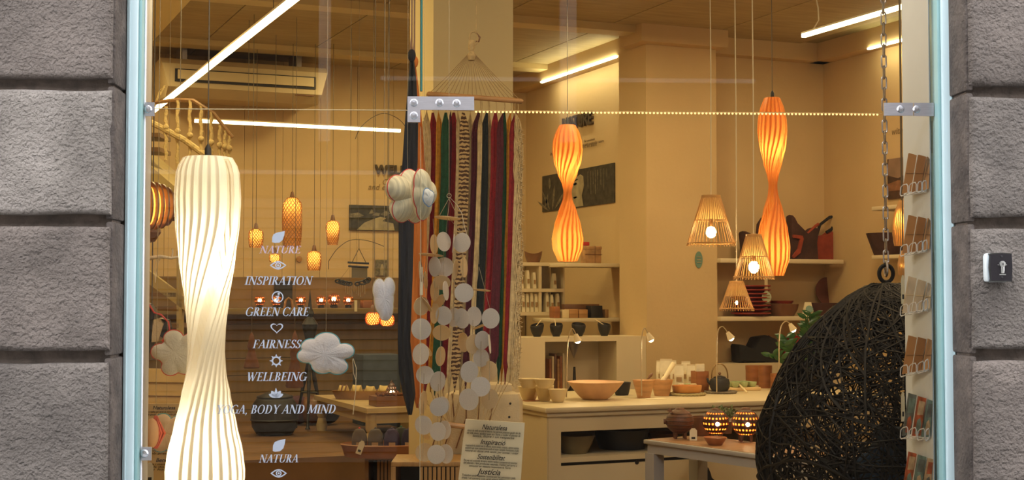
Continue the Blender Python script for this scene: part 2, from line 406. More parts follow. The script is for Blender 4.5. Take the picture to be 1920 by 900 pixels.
# walls
WB = T('wall_back', None, None); tag(WB, kind='structure')
part('backing', MB().bb((-.2, YB + .02, 0), (XN + .3, YB + .2, CZ)), M_wall, WB, smooth=False)
pw = .345; me = MB().box((0, .0, 0), (pw - .003, .03, 2.0)).mesh('wall_panel', M_wall, False)
for k in range(15):
    o = bpy.data.objects.new('wall_panel', me); put(o, (.2 + k * pw + pw / 2, YB + .01, 2.70), parent=WB)
me = MB().box((0, 0, 0), (5.2, .03, .145)).mesh('wainscot_board', mat('olive_boards', (.22, .145, .055), .6, var=.15, vs=2, stretch=(6, 1, 1)), False)
for k in range(11):
    o = bpy.data.objects.new('wainscot_board', me); put(o, (2.7, YB - .02, .08 + k * .15), parent=WB)
zb = ony(600, 520, YB).z
sw = MB().bb((XN, YC + .3, 0), (XN + .2, YB + .1, CZ))
st('wall_side', sw, M_wall)
st('wall_column', MB().bb((XC, YC, 0), (XA, YA + .2, CORN)), M_wall)
st('wall_alcove', MB().bb((XN + .2, YA, 0), (XR + .2, YA + .2, CZ)), M_wall)
st('wall_right', MB().bb((XR, 2.5, 0), (XR + .2, YA, CZ)), M_wall)
st('wall_left', MB().bb((XLft - .2, 4.6, 0), (XLft, YB, CZ)), M_wall)
# cornice boxes that hide light tubes
st('trim_1', MB().bb((XN - .16, YC + .1, CORN), (XN + .02, YB + .02, CZ)), M_wall)
st('trim_2', MB().bb((XC - .10, YC - .12, CORN), (XA + .04, YA, CZ)), M_wall)
st('trim_3', MB().bb((XA + .04, YA - .12, CORN), (XR, YA + .02, CZ)), M_wall)
st('trim_4', MB().bb((XR - .14, 5.5, CORN), (XR + .01, YA, CZ)), M_wall)
# the broad pillar the hammocks hang from
p1 = pt(812, 300, 7.2); p0 = onx(768, 300, p1.x); p2 = ony(962, 300, p1.y)
pil = MB().bb((p1.x, p1.y, 0), (p2.x, p0.y, CZ))
st('wall_pillar', pil, mat('pillar_paint', (.66, .54, .29), .8, var=.05, vs=2))
# low partition with niche, in line with the column
zl = pt(1060, 632, 10.4).z
a = ony(955, 632, YC + .02); n0 = ony(1021, 641, YC + .02); n1 = ony(1155, 639, YC + .02); nb = ony(1155, 722, YC + .02)
low = MB(); Y0_, Y1_ = YC + .01, YC + .34
low.bb((a.x, Y0_, 0), (n0.x, Y1_, n0.z)); low.bb((n1.x, Y0_, 0), (XC, Y1_, n0.z)); low.bb((n0.x, Y0_, 0), (n1.x, Y1_, nb.z - .1))
low.bb((a.x, Y0_, n0.z), (XC, Y1_, zl)); low.bb((n0.x, Y1_ - .02, 0), (n1.x, Y1_, n0.z))
st('wall_low', low, M_white)
# floor-level display platform behind the glass and the white reveal panel at the right
pf = MB().bb((L4 - .3, YG + .06, 0), (R4 + .2, YG + 1.3, .5))
o = st('trim_5', pf, M_white); o.rotation_euler = (0, 0, FROT)
a = fac(1755, 450, YG + .03)
o = st('wall_reveal', MB().bb((R4 - .004, YG + .02, .2), (R4 + .12, YG + .272, 3.5)), mat('reveal_white', (.78, .86, .97), .6, var=.03)); o.rotation_euler = (0, 0, FROT)  # bluish white: daylight at the window put into the panel colour
o = st('wall_reveal_left', MB().bb((L4 - .2, YG + .02, .2), (L4 - .12, YG + .30, 3.5)), M_wall); o.rotation_euler = (0, 0, FROT)
# ---------------------------------------------------------------- light tubes
M_led = emis('led_tube', LEDC, 9.0)
M_cornled = emis('cornice_led', (1.0, .88, .50), 30)
def ledstrip(a, b, label, wires=2, hang=None):
    a, b = Vector(a), Vector(b); t = T('light_tube', label, 'ceiling light', a)
    d = b - a; ang = atan2(d.y, d.x)
    part('diffuser', MB().box((a + b) / 2, (d.length, .028, .022), rz=ang), M_led, t, world=True)
    part('housing', MB().box((a + b) / 2 + Vector((0, 0, .016)), (d.length, .03, .010), rz=ang), M_white, t, world=True)
    for k in range(wires):
        q = a + d * ((k + .5) / wires); part('suspension_wire', MB().tube([q + Vector((0, 0, .02)), Vector((q.x, q.y, CZ - .016))], .002, 4), M_wire, t, world=True)
    return t
q0 = onz(290, 213, 2.9); q1 = onz(545, -8, 2.9); q1.x = q0.x = (q0.x + q1.x) / 2
ledstrip(q0, q1 + Vector((0, -.8, 0)), 'long glowing light tube running diagonally down towards the left jamb', 2)
q2 = onz(361, 229, 2.9); q3 = onz(757, 243, 2.9); q2.y = q3.y = (q2.y + q3.y) / 2
ledstrip(q2, q3, 'level glowing light tube hanging before the back wall under the air conditioner', 2)
q4 = onz(1506, 67, 3.2); q5 = onz(1700, 10, 3.2); q4.x = q5.x = (q4.x + q5.x) / 2
lt = ledstrip(q4, q5 + Vector((0, -.3, 0)), 'slanting glowing light tube at the upper right of the shop', 0)
c0 = pt(1528, 55, hd(q4) * .99); part('feed_cable', MB().tube([q4 + Vector((0, -.1, .02)), pt(1535, 38, hd(q4)), pt(1534, 15, hd(q4)), pt(1528, -14, hd(q4))], .004, 6), M_cordw, lt, world=True)
for nm, X, ya, yb, lb in (('cornice_light', XN - .17, None, None, 'bright hidden tube under the cornice left of the column'), ('cornice_light', XR - .15, None, None, 'bright hidden tube under the cornice in the upper right corner')):
    if X < 6: A = onx(1014, 166, X); B = onx(1154, 118, X)
    else: A = onx(1627, 98, X); B = onx(1730, 76, X)
    one('cornice_light', MB().bb((X - .004, A.y, CORN - .015), (X + .02, B.y, CORN - .002)), M_cornled, lb, 'ceiling light', base=Vector((X, A.y, CORN)), smooth=False)
# added fill lights under the ceiling that brighten the room from beyond the frame
sp = None
for i, (x, y, e) in enumerate(((1.2, 7.4, 50), (4.6, 4.8, 44), (5.9, 5.6, 50), (4.3, 8.2, 46), (2.0, 9.0, 52), (1.2, 11.0, 42), (3.6, 10.8, 42), (6.0, 7.8, 38), (3.4, 4.9, 20))):
    l = bpy.data.lights.new('ceiling_fill', 'AREA'); l.shape = 'DISK'; l.size = .35; l.energy = e * K; l.color = (1, .745, .33) if x < 4.5 and y > 7 else (1, .69, .36)
    o = bpy.data.objects.new('ceiling_fill', l); o['kind'] = 'helper'; put(o, (x, y, CZ - .09))
for i, (x, e) in enumerate(((-.75, 18), (.1, 18), (.95, 18))):     # added fill lights over the window, unseen, aimed into the shop
    l = bpy.data.lights.new('window_fill', 'AREA'); l.shape = 'DISK'; l.size = .16; l.energy = e * K; l.color = (1, .80, .55)
    o = bpy.data.objects.new('window_fill', l); o['kind'] = 'helper'; q = FM @ Vector((x, YG + .12, 3.45)); put(o, q); o.rotation_euler = (R(22), 0, FROT)
# air conditioner under the ceiling
A0 = pt(300, 125, 11.3); 
YQ = YB - .72
a = ony(303, 185, YQ); b = ony(614, 195, YQ); W = b.x - a.x; zt_ = CZ - .03
ac = T('air_conditioner', 'long cream air conditioner hung under the ceiling at the back wall', 'air conditioner', ((a.x + b.x) / 2, YQ, 3.25))
M_ac = mat('aged_plastic', (.56, .45, .26), .45, var=.03)
prof = [(0, .06), (0, .25), (.06, .30), (.66, .30), (.66, .02), (.12, -.01)]
body = MB(); n = len(prof)
vs = [(-W / 2 + (.05 if z < .1 else 0), y, z) for y, z in prof] + [(W / 2 - (.05 if z < .1 else 0), y, z) for y, z in prof]
body.add(vs, [tuple(range(n - 1, -1, -1)), tuple(range(n, 2 * n))] + [(i, (i + 1) % n, (i + 1) % n + n, i + n) for i in range(n)])
part('housing', body, M_ac, ac, smooth=False)
part('louvre', MB().box((0, -.012, .16), (W * .82, .03, .075)), mat('ac_louvre', (.60, .49, .28), .4), ac, smooth=False)
part('outlet', MB().box((0, -.002, .155), (W * .85, .02, .105)), M_dark, ac, smooth=False)
part('name_badge', MB().box((W * .36, .02, .048), (.16, .05, .006)), M_walnut, ac, smooth=False)
for s in (-1, 1): part('bracket', MB().box((s * W * .35, .3, .37), (.04, .3, .15)), M_metal, ac, smooth=False)
# ================================================================ LAMPS
def interp(P, t):
    for i in range(len(P) - 1):
        if P[i][0] <= t <= P[i + 1][0]:
            k = (t - P[i][0]) / (P[i + 1][0] - P[i][0]); k = k * k * (3 - 2 * k) * .5 + k * .5
            return P[i][1] + (P[i + 1][1] - P[i][1]) * k
    return P[-1][1]
M_tb = emis('lamp_bulb', (1, .80, .45), 30)
def twisted(name, label, pxc, ytop, ybot, d, half, prof, n, twist, m, watts, col, cable_to=None, cordm=M_wire):
    "hourglass lamp of veneer strips, each strip a ribbon that twists round the axis"
    top = pt(pxc, ytop, d); bot = pt(pxc, ybot, d); H = top.z - bot.z; Rm = half * sc(d)
    t = T(name, label, 'pendant lamp', (top.x, top.y, bot.z), 0, None)
    NS = 44; W = 2 * pi / n; A0 = -YAW - pi / 2 + R(52)
    g = MB(); vs = []
    def tw(q):   # q = 0 top, 1 bottom
        q = min(1, max(0, (q - .15) / .65)); return A0 + twist * (3 * q * q - 2 * q * q * q)
    for i in range(NS + 1):
        q = i / NS; r = interp(prof, q) * Rm; a0 = tw(q)
        for k in range(5):
            f = k / 4; a = a0 + W * (f * 1.42 - .71); rr = r * (1 + .08 * f + .035 * sin(pi * f))
            vs.append((rr * cos(a), rr * sin(a), H * (1 - q)))
    fs = [(i * 5 + k, (i + 1) * 5 + k, (i + 1) * 5 + k + 1, i * 5 + k + 1) for i in range(NS) for k in range(4)]
    me = g.add(vs, fs).mesh('veneer_strip', m)
    for k in range(2, n):   # two strips are left out: the bright slit that winds down the lamp
        o = bpy.data.objects.new('veneer_strip', me); put(o, (0, 0, 0), W * k, t)
    part('top_ring', MB().lathe([(interp(prof, 0) * Rm, 0), (interp(prof, 0) * Rm * .98, .006), (.01, .008), (0, .008)], (0, 0, H - .004), 24), m, t)
    part('bottom_ring', MB().lathe([(interp(prof, 1) * Rm * .9, 0), (interp(prof, 1) * Rm, 0), (interp(prof, 1) * Rm, .006)], (0, 0, 0), 24), m, t)
    part('socket', MB().lathe([(0, 0), (.012, 0), (.012, .03), (.004, .045), (0, .045)], (0, 0, H + .002), 12), M_dark, t)
    part('cord', MB().tube([(0, 0, H + .03), (0, 0, CZ - bot.z - .01)], .0025, 5), cordm, t)
    part('ceiling_rose', MB().lathe([(0, 0), (.04, 0), (.04, .02), (0, .02)], (0, 0, CZ - bot.z - .025), 16), M_white, t)
    for q in (.28, .87):
        part('bulb', MB().ball((0, 0, H * (1 - q)), Rm * .22, 12, 8, 1.3), M_tb, t)
        lamp((top.x, top.y, bot.z + H * (1 - q)), watts, col, Rm * .3, parent=t)
    return t
PRW = [(0, .62), (.015, .72), (.05, .80), (.12, .835), (.2, .80), (.3, .70), (.42, .55), (.50, .48), (.56, .46), (.62, .49), (.70, .62), (.78, .78), (.86, .94), (.92, 1.0), (.97, .95), (1, .85)]
M_whsh = mat('white_veneer', (.88, .84, .74), .45, trans=.55)
twisted('twisted_pendant_lamp', 'tall white twisted strip lamp glowing behind the left pane', 390, 296, 940, 4.85, 68.5, PRW, 24, -2.0, M_whsh, 21, (1, .90, .70))
PRO = [(0, .52), (.02, .62), (.06, .80), (.12, .93), (.18, .97), (.26, .88), (.36, .62), (.44, .34), (.49, .25), (.54, .30), (.64, .60), (.74, .86), (.84, 1.0), (.91, .95), (.97, .72), (1, .60)]
M_orsh = mat('cherry_veneer', (.80, .38, .10), .45, trans=.62, var=.12, vs=30, stretch=(1, 1, .1))
twisted('twisted_pendant_lamp', 'orange twisted veneer lamp in front of the black and white face picture', 1064, 235, 490, 9.5, 27.5, PRO, 18, -2.2, M_orsh, 7, (1, .62, .25), cordm=M_wire)
PR2 = [(a, .93 * b if a < .4 else b) for a, b in PRO]
twisted('twisted_pendant_lamp', 'taller orange twisted veneer lamp right of the bamboo cone shades', 1448, 184, 517, 8.7, 29, PR2, 18, -2.2, M_orsh, 7, (1, .62, .25), cordm=M_wire)
# bamboo cone pendants
M_bam = mat('bamboo', (.62, .34, .11), .5, var=.2, vs=20)
M_bulb = emis('warm_bulb', (1, .72, .36), 45)
M_bulbs = emis('small_bulb', (1, .66, .30), 60)
def cone_pendant(px, y0, y1, wpx, wtop, d, label, small=False):
    top = pt(px, y0, d); bot = pt(px, y1, d); H = top.z - bot.z; r1 = wpx / 2 * sc(d); r0 = wtop / 2 * sc(d)
    t = T('bamboo_cone_lamp', label, 'pendant lamp', (top.x, top.y, bot.z), 0, 'bamboo cone shades over the counter')
    n = 40; rb = MB().tube([(0, 0, 0), (0, 0, 1)], .5, 5)
    g = MB().tube([(r1 * 1.04, 0, -.006), (r0, 0, H)], .0022, 4); me = g.mesh('bamboo_rib', M_bam)
    for k in range(n):
        o = bpy.data.objects.new('bamboo_rib', me); put(o, (0, 0, 0), 2 * pi * k / n + random.uniform(-.02, .02), t)
    def ring(r, z, q=.004): return MB().tube([(r * cos(a), r * sin(a), z) for a in [2 * pi * i / 32 for i in range(32)]], q, 6, True)
    part('bottom_hoop', ring(r1 * 1.01, .008), M_bam, t); part('middle_hoop', ring((r0 + (r1 - r0) * .5), H * .5, .0025), M_bam, t)
    part('top_hoop', MB().lathe([(r0 * 1.05, -.008), (r0 * 1.08, 0), (r0 * 1.05, .012), (r0 * .5, .014), (0, .014)], (0, 0, H - .006), 24), M_bam, t)
    # upper half has a woven lining
    up = MB().lathe([(r0 + (r1 - r0) * .48, H * .52), (r0, H)], n=40); part('lining', up, mat('bamboo_lining', (.80, .55, .20), .6, trans=.55), t)
    br = .030 if not small else .010
    part('bulb', MB().ball((0, 0, H * .26), br, 16, 10, 1.15), M_bulb, t)
    part('bulb_holder', MB().cyl((0, 0, H * .26 + br), .012, H * .5, 12), M_pine, t)
    part('cord', MB().tube([(0, 0, H), (.004, 0, 1.0), (0, 0, CZ - bot.z - .01)], .0035, 6), M_cordw, t)
    lamp(Vector((top.x, top.y, bot.z + H * .26)), 30 if not small else 9, (1, .66, .3), br, parent=t)
    return t
cone_pendant(1333, 368, 459, 88, 34, 8.0, 'largest bamboo cone lamp, leftmost of the three, above the white packets')
cone_pendant(1413, 441, 522, 74, 28, 7.8, 'bamboo cone lamp in the middle, overlapping the tall orange lamp')
cone_pendant(1381, 529, 581, 62, 25, 8.1, 'smallest and lowest bamboo cone lamp with reddish ribs', True)
# rattan pendants at the back wall
def rattan(px, y0, y1, wpx, d, label, prof, lit=.78, watts=5, m=None, n=16):
    top = pt(px, y0, d); bot = pt(px, y1, d); H = top.z - bot.z; r = wpx / 2 * sc(d)
    t = T('rattan_lamp', label, 'pendant lamp', (top.x, top.y, bot.z), 0, 'woven lamps before the back wall')
    g = MB()
    for s in (1, -1):
        for k in range(n):
            g.tube([(interp(prof, q) * r * cos(2 * pi * k / n + s * q * 1.6 * H / r * .5), interp(prof, q) * r * sin(2 * pi * k / n + s * q * 1.6 * H / r * .5), H * q) for q in [i / 10 for i in range(11)]], .0032, 3)
    m = m or mat('rattan', (.42, .20, .05), .6)
    part('weave', g, m, t, kind='stuff')
    part('lining', MB().lathe([(interp(prof, i / 10) * r * .95, H * i / 10) for i in range(11)], n=24), mat('rattan_lining', (.85, .50, .14), .7, trans=.6), t)
    part('cap', MB().lathe([(r * .5, 0), (.02, .012), (.012, .05), (0, .06)], (0, 0, H - .004), 12), M_walnut, t)
    part('bulb', MB().ball((0, 0, H * lit), .022, 12, 8), M_bulbs, t)
    part('cord', MB().tube([(0, 0, H + .05), (0, 0, CZ - bot.z - .01)], .0022, 4), M_wire, t)
    lamp(Vector((top.x, top.y, bot.z + H * lit)), watts * 5, (1, .62, .25), .02, parent=t)
BAR = [(0, .85), (.2, .95), (.5, 1), (.85, .97), (.97, .8), (1, .5)]
rattan(548, 371, 463, 37, 11.4, 'long cylindrical woven lamp, tallest of those at the back wall', BAR, .85, 5)
rattan(480, 430, 464, 27, 11.4, 'short woven lamp at the left end of the back row', BAR, .65, 5)
rattan(624, 414, 459, 26, 11.4, 'bright woven lamp at the right end of the back row', [(0, .7), (.3, .85), (.7, 1), (.95, .9), (1, .5)], .7, 7)
rattan(589, 471, 507, 26, 11.4, 'small woven lamp hanging lowest above the glowing balls', BAR, .7, 6)
rattan(515, 476, 491, 20, 11.0, 'tiny yellow woven lamp behind the eye symbol on the glass', BAR, .5, 3)
M_redr = mat('red_rattan', (.75, .16, .03), .6)
REDP = [(0, .6), (.15, .9), (.5, 1), (.85, .9), (1, .5)]
rattan(699, 586, 609, 27, 9.6, 'red orange woven lamp behind the pale heart shaped cushion', REDP, .5, 2.5, M_redr)
rattan(726, 590, 611, 27, 9.5, 'red orange woven lamp just right of its red twin', REDP, .5, 2.5, M_redr)
# red-brown ribbed lamps at the right edge
def ribbed(px, y0, y1, wpx, d, label, bulbz=.6):
    top = pt(px, y0, d); bot = pt(px, y1, d); H = top.z - bot.z; r = wpx / 2 * sc(d); t = T('ribbed_lamp', label, 'pendant lamp', (top.x, top.y, bot.z))
    P = [(0, .75), (.1, .85), (.4, 1), (.7, .8), (.9, .4), (1, .22)]
    g = MB().tube([(interp(P, i / 10) * r, 0, H * i / 10) for i in range(11)], .003, 4); me = g.mesh('cane_rib', M_bam)
    for k in range(26):
        o = bpy.data.objects.new('cane_rib', me); put(o, (0, 0, 0), 2 * pi * k / 26, t)
    part('lining', MB().lathe([(interp(P, i / 10) * r * .94, H * i / 10) for i in range(11)], n=24), mat('rattan_lining', (0, 0, 0)), t)
    part('bulb', MB().ball((0, 0, H * bulbz), .02, 12, 8), M_bulb, t); part('cord', MB().tube([(0, 0, H), (0, 0, CZ - bot.z - .01)], .003, 5), M_wire, t)
    lamp(Vector((top.x, top.y, bot.z + H * bulbz)), 5, (1, .6, .25), .02, parent=t)
ribbed(1690, 376, 461, 34, 7.4, 'ribbed cane lantern lamp beside the card rack')
ribbed(1693, 470, 516, 19, 7.2, 'slim white-hot cane lamp below the ribbed lantern', .35)
# slatted dark disc lamp at the left edge
c = pt(282, 386, 5.6); t = T('disc_lamp', 'dark lamp of stacked upright discs with orange light between them', 'pendant lamp', c)
for k in range(7):
    u = (k - 2) / 4.6; r = 46 * sc(5.6) * sqrt(max(.1, 1 - u * u * .85)); off = u * 50 * sc(5.6)
    prof = [(r * .35, -.003), (r, -.003), (r, .003), (r * .35, .003), (r * .35, -.003)]
    dm = MB().lathe(prof, n=28).xf(Matrix.Translation(rt * off) @ Matrix.Rotation(-YAW, 4, 'Z') @ Matrix.Rotation(R(90), 4, 'Y') @ Matrix.Rotation(R(0), 4, 'X'))
    dm.xf(Matrix.Rotation(R(34), 4, 'Z')) ; part('disc', dm, M_walnut, t)
part('inner_shade', MB().ball((0, 0, 0), 33 * sc(5.6), 16, 10, 1.1), emis('orange_shade', (1, .30, .04), 3.5), t)
part('cord', MB().tube([(0, 0, .08), (0, 0, CZ - c.z - .01)], .003, 5), M_wire, t)
# smaller dark shade under it
c = pt(277, 436, 5.8); one('shade_bowl', MB().lathe([(0, -.045), (.03, -.038), (.055, 0), (.05, .02), (.02, .05), (0, .05)], n=24).tube([(0, 0, .05), (0, 0, 1.45)], .002, 5), M_walnut, 'small dark round shade under the orange disc lamp', 'lamp', c)
M_neck = mat('neck_paint', (.42, .33, .2), .5)
# gooseneck spots on the low wall and counter
def goose(pts, d, label):
    P = [pt(x, y, d) for x, y in pts]; b = P[0]; t = T('gooseneck_spot', label, 'lamp', b, 0, 'small gooseneck spotlights')
    # smooth
    Q = []
    for i in range(len(P) - 1):
        for k in range(4): Q.append(P[i].lerp(P[i + 1], k / 4))
    Q.append(P[-1])
    for _ in range(3): Q = [Q[0]] + [(Q[i - 1] + Q[i] * 2 + Q[i + 1]) / 4 for i in range(1, len(Q) - 1)] + [Q[-1]]
    part('neck', MB().tube(Q, .0038, 6), M_neck, t, world=True)
    dd = (Q[-1] - Q[-3]).normalized(); e = Q[-1]
    M = Matrix.Translation(e) @ dd.to_track_quat('Z', 'Y').to_matrix().to_4x4()
    part('head', MB().lathe([(0, -.02), (.012, -.02), (.026, .03), (.022, .03), (.01, 0), (0, 0)], n=16).xf(M), M_white, t, world=True)
    part('bulb', MB().ball((0, 0, .022), .02, 12, 8).xf(M), M_bulb, t, world=True)
    lamp(e + dd * .06, 2.2, (1, .78, .48), .02, parent=t)
goose([(1062, 745), (1063, 660), (1066, 630), (1072, 613), (1078, 622), (1081, 632)], 8.75, 'white gooseneck spot in front of the wall niche')
goose([(1203, 742), (1202, 650), (1204, 622), (1209, 613), (1213, 622), (1217, 630)], 8.8, 'white gooseneck spot in front of the wall column')
goose([(1344, 735), (1343, 640), (1347, 616), (1355, 611), (1361, 618), (1367, 628)], 9.0, 'white gooseneck spot before the dark felt bag')
goose([(1462, 737), (1460, 640), (1463, 612), (1473, 601), (1480, 605), (1484, 612)], 9.3, 'white gooseneck spot nearest the black egg chair')

# ================================================================ SHELL CHIME
M_shell = mat('capiz_shell', (.72, .66, .58), .3, var=.14, vs=25, bump=.15, bs=60, trans=.35)
M_shellw = mat('amber_shell', (.75, .60, .36), .3, var=.14, vs=25, trans=.4)
DC = 4.95
top = pt(842, 368, DC)
ch = T('shell_wind_chime', 'capiz shell wind chime of many round pale discs on threads', 'wind chime', top)
base = MB().lathe([(0, -.0012), (.5, -.0008), (.5, .0008), (0, .0012)], n=30).xf(Matrix.Rotation(R(90), 4, 'X'))
ms = {0: base.mesh('shell_disc', M_shell), 1: MB().add(base.v, base.f).mesh('shell_disc', M_shellw)}
discs = [(814,458,13,37,1),(832,453,25,37,0),(866,455,33,37,0),(850,456,3,36,0),(798,525,9,33,1),(788,510,7,40,0),(815,500,24,38,0),(833,501,36,37,0),(854,505,8,38,1),(870,501,12,38,1),(828,530,34,30,1),
(815,546,18,38,1),(836,545,9,37,0),(851,545,4,35,1),(870,549,36,36,0),(790,574,27,35,1),(799,571,13,30,1),(823,566,19,32,1),(832,592,31,36,0),(851,595,22,36,0),(866,597,29,38,0),(889,593,27,37,0),(920,597,33,38,0),(900,612,11,18,1),
(815,588,18,38,1),(790,617,36,40,0),(828,624,34,32,1),(869,642,21,37,1),(887,645,27,37,1),(904,638,28,35,0),(918,645,3,36,0),(902,671,29,34,0),(798,655,17,30,1),(789,664,32,40,0),(826,668,16,37,1),(880,697,33,40,0),(917,696,31,38,1),
(797,703,34,33,0),(821,715,27,38,0),(901,725,37,34,0),(879,749,37,41,0),(918,748,32,38,1),(793,755,12,44,1),(823,763,34,35,0),(829,760,28,33,0),(794,797,33,36,0),(793,812,20,30,1),(821,809,31,35,0),(834,806,24,35,0),(796,848,34,35,1),(818,852,34,36,0),(836,851,28,36,0)]
locM = WM(ch).inverted()
strands = {}
for i, (x, y, ww, hh, c) in enumerate(discs):
    d = DC + random.uniform(-.05, .05) + (.04 if c else -.02); p = pt(x, y, d); dia = max(ww, hh, 33) * sc(d)
    o = bpy.data.objects.new('shell_disc', ms[c]); o.parent = ch; COL.objects.link(o)
    a = acos(min(1, ww / max(ww, hh, 33))) * random.choice((-1, 1))
    tilt = 0
    o.location = locM @ p; o.rotation_euler = (R(random.uniform(-6, 6)) + (acos(min(1, hh / 37)) if hh < 33 else 0), 0, -YAW + a); o.scale = (dia, 1, dia)
    if c: tag(o, 'amber tinted shell disc')
for x, y, ww in ((821, 409, 50), (808, 478, 46), (903, 544, 34)):
    o = bpy.data.objects.new('spreader_shell', ms[1]); o.parent = ch; COL.objects.link(o); p = pt(x, y, DC); dia = ww * sc(DC)
    o.location = locM @ (pt(x + 18, y, DC) if ww == 50 else p); o.rotation_euler = (R(83), R(5), -YAW); o.scale = (dia, 1, dia * .8)
# threads of the chime
th_ = MB()
for xa, ya, xb, yb in ((842, 180, 842, 368), (843, 370, 822, 408), (843, 372, 836, 440), (812, 410, 814, 440), (842, 372, 860, 410), (843, 410, 866, 437), (800, 480, 790, 560), (790, 430, 788, 860), (788, 478, 799, 560), (832, 470, 832, 590), (826, 590, 826, 850), (851, 470, 851, 600),
                       (868, 410, 868, 545), (898, 460, 898, 495), (898, 500, 889, 575), (898, 500, 919, 580), (868, 550, 868, 600), (887, 600, 880, 760), (919, 600, 917, 750), (795, 700, 793, 860), (822, 720, 820, 850), (902, 640, 901, 720), (815, 440, 815, 560)):
    th_.tube([pt(xa, ya, DC), pt(xb, yb, DC)], .0009, 4)
part('threads', th_, M_thread, ch, world=True)
part('hanging_ring', MB().tube([pt(842 + 4 * cos(a), 367 + 4 * sin(a), DC) for a in [2 * pi * i / 14 for i in range(14)]], .0012, 5, True), M_thread, ch, world=True)
part('suspension_thread', MB().tube([pt(842, 180, DC), Vector((*pt(842, 180, DC)[:2], CZ - .01))], .0009, 4), M_thread, ch, world=True)
part('ribbon', MB().tube([pt(843, 370, DC - .03), pt(856, 383, DC - .03), pt(866, 400, DC - .03), pt(871, 425, DC - .03), pt(881, 461, DC - .03)], [.0015, .003, .004, .0045, .004], 6, flat=.3), M_shell, ch, world=True)
part('price_tag', MB().box((0, 0, 0), (.011, .001, .1)).xf(Matrix.Translation(pt(790, 527, DC - .02)) @ Matrix.Rotation(-YAW, 4, 'Z')), M_paper, ch, world=True)

# ================================================================ CLOUDS
def cloud(name, px, py, w, h, d, lobes, cloth, trimc, label, yaw=0, thick=.3, hang=True, cat='cushion', trimr=.0022, group='cloud shaped cushions in the window'):
    c = pt(px, py, d); s = sc(d)
    t = T(name, label, cat, c, -YAW + yaw, group)
    NA = 96; out = []
    for k in range(NA):
        a = 2 * pi * k / NA; best = 0.05
        for lx, lz, lr in lobes:   # ray against lobes, in units of half size
            b = lx * cos(a) + lz * sin(a); cc = lx * lx + lz * lz - lr * lr; D = b * b - cc
            if D >= 0: best = max(best, b + sqrt(D))
        out.append((best * cos(a) * w / 2 * s, best * sin(a) * h / 2 * s))
    NR = 12; th2 = thick * min(w, h) * s / 2
    g = MB()
    for sg in (-1, 1):
        vs = [(0, sg * th2, 0)]
        for j in range(1, NR + 1):
            q = j / NR
            for k in range(NA):
                x, z = out[k]; puff = (1 - q ** 2.6) ** .55
                # lobes puff separately
                lf = 0
                for lx, lz, lr in lobes:
                    dx = (x * q / (w / 2 * s) - lx) / lr; dz = (z * q / (h / 2 * s) - lz) / lr; lf = max(lf, 1 - (dx * dx + dz * dz))
                vs.append((x * q, sg * th2 * puff * (.84 + .2 * max(0, lf)) + .0015 * noise.noise(Vector((x * 60, z * 60, sg))), z * q))
        fs = [(0, 1 + (k + 1) % NA, 1 + k) if sg < 0 else (0, 1 + k, 1 + (k + 1) % NA) for k in range(NA)]
        for j in range(NR - 1):
            for k in range(NA):
                a, b = 1 + j * NA + k, 1 + j * NA + (k + 1) % NA
                f = (a, b, b + NA, a + NA); fs.append(f if sg < 0 else f[::-1])
        g.add(vs, fs)
    part('cushion_cover', g, cloth, t)
    if trimc: part('stitched_edge', MB().tube([(x * 1.0, 0, z * 1.0) for x, z in out], trimr, 5, True), trimc, t)
    if hang:
        zt2 = max(z for x, z in out); part('hanging_cord', MB().tube([(0, 0, zt2 - .003), (0, 0, CZ - c.z - .01)], .0007, 4), M_thread, t)
    return t
M_clw = mat('white_felt', (.68, .67, .60), .9, var=.05, vs=20, bump=.3, bs=200, sheen=.3)
M_clp = mat('lilac_white_felt', (.72, .70, .74), .9, var=.05, vs=20, bump=.3, bs=200, sheen=.3)
M_red = mat('red_stitch', (.55, .06, .05), .8); M_tealst = mat('teal_stitch', (.10, .38, .44), .8)
LB1 = [(-.1, 0, .62), (-.62, .05, .34), (-.15, .62, .36), (.55, .45, .42), (.3, -.45, .45), (-.25, -.62, .33), (.75, -.1, .35)]
cloud('cloud_cushion', 333, 662, 104, 88, 5.1, LB1, M_clw, M_red, 'white cloud cushion edged with red stitching, half behind the white lamp', 0)
LB2 = [(0, 0, .7), (-.68, -.08, .31), (-.5, .34, .36), (.02, .52, .46), (.64, .14, .34), (.40, -.56, .36), (-.10, -.48, .40)]
cl = cloud('cloud_cushion', 611, 664, 108, 82, 4.9, LB2, M_clp, M_tealst, 'white cloud cushion edged with blue stitching, in front of the dark tripod', 0)
part('tail_ribbon', MB().tube([pt(662, 672, 4.88), pt(668, 690, 4.88), pt(667, 730, 4.88), pt(662, 777, 4.88)], .003, 6, flat=.4), M_cordw, cl, world=True)
part('tail_ribbon', MB().tube([pt(661, 674, 4.88), pt(663, 700, 4.88), pt(668, 715, 4.88)], .0022, 6, flat=.4), M_cordw, cl, world=True)
LB3 = [(0, 0, .6), (-.5, .25, .45), (.1, .5, .45), (.55, .2, .4), (.35, -.5, .42), (-.3, -.5, .42)]
M_rib = mat('ribbed_cream_cloth', (.64, .58, .40), .9, var=.25, vs=3, stretch=(45, 1, 1), bump=.5, bs=3)
cloud('cloud_cushion', 764, 368, 112, 108, 4.85, LB3, M_rib, M_red, 'ribbed cream cloud cushion turned edge on, red stitched, above the shell chime', R(50), .5)
cloud('cloud_cushion', 795, 366, 76, 104, 4.75, [(-.15, 0, .6), (-.2, .45, .5), (.3, .1, .45), (-.1, -.5, .42)], M_rib, M_red, 'second ribbed cream cloud cushion overlapping the right side of the first', R(48), .5)
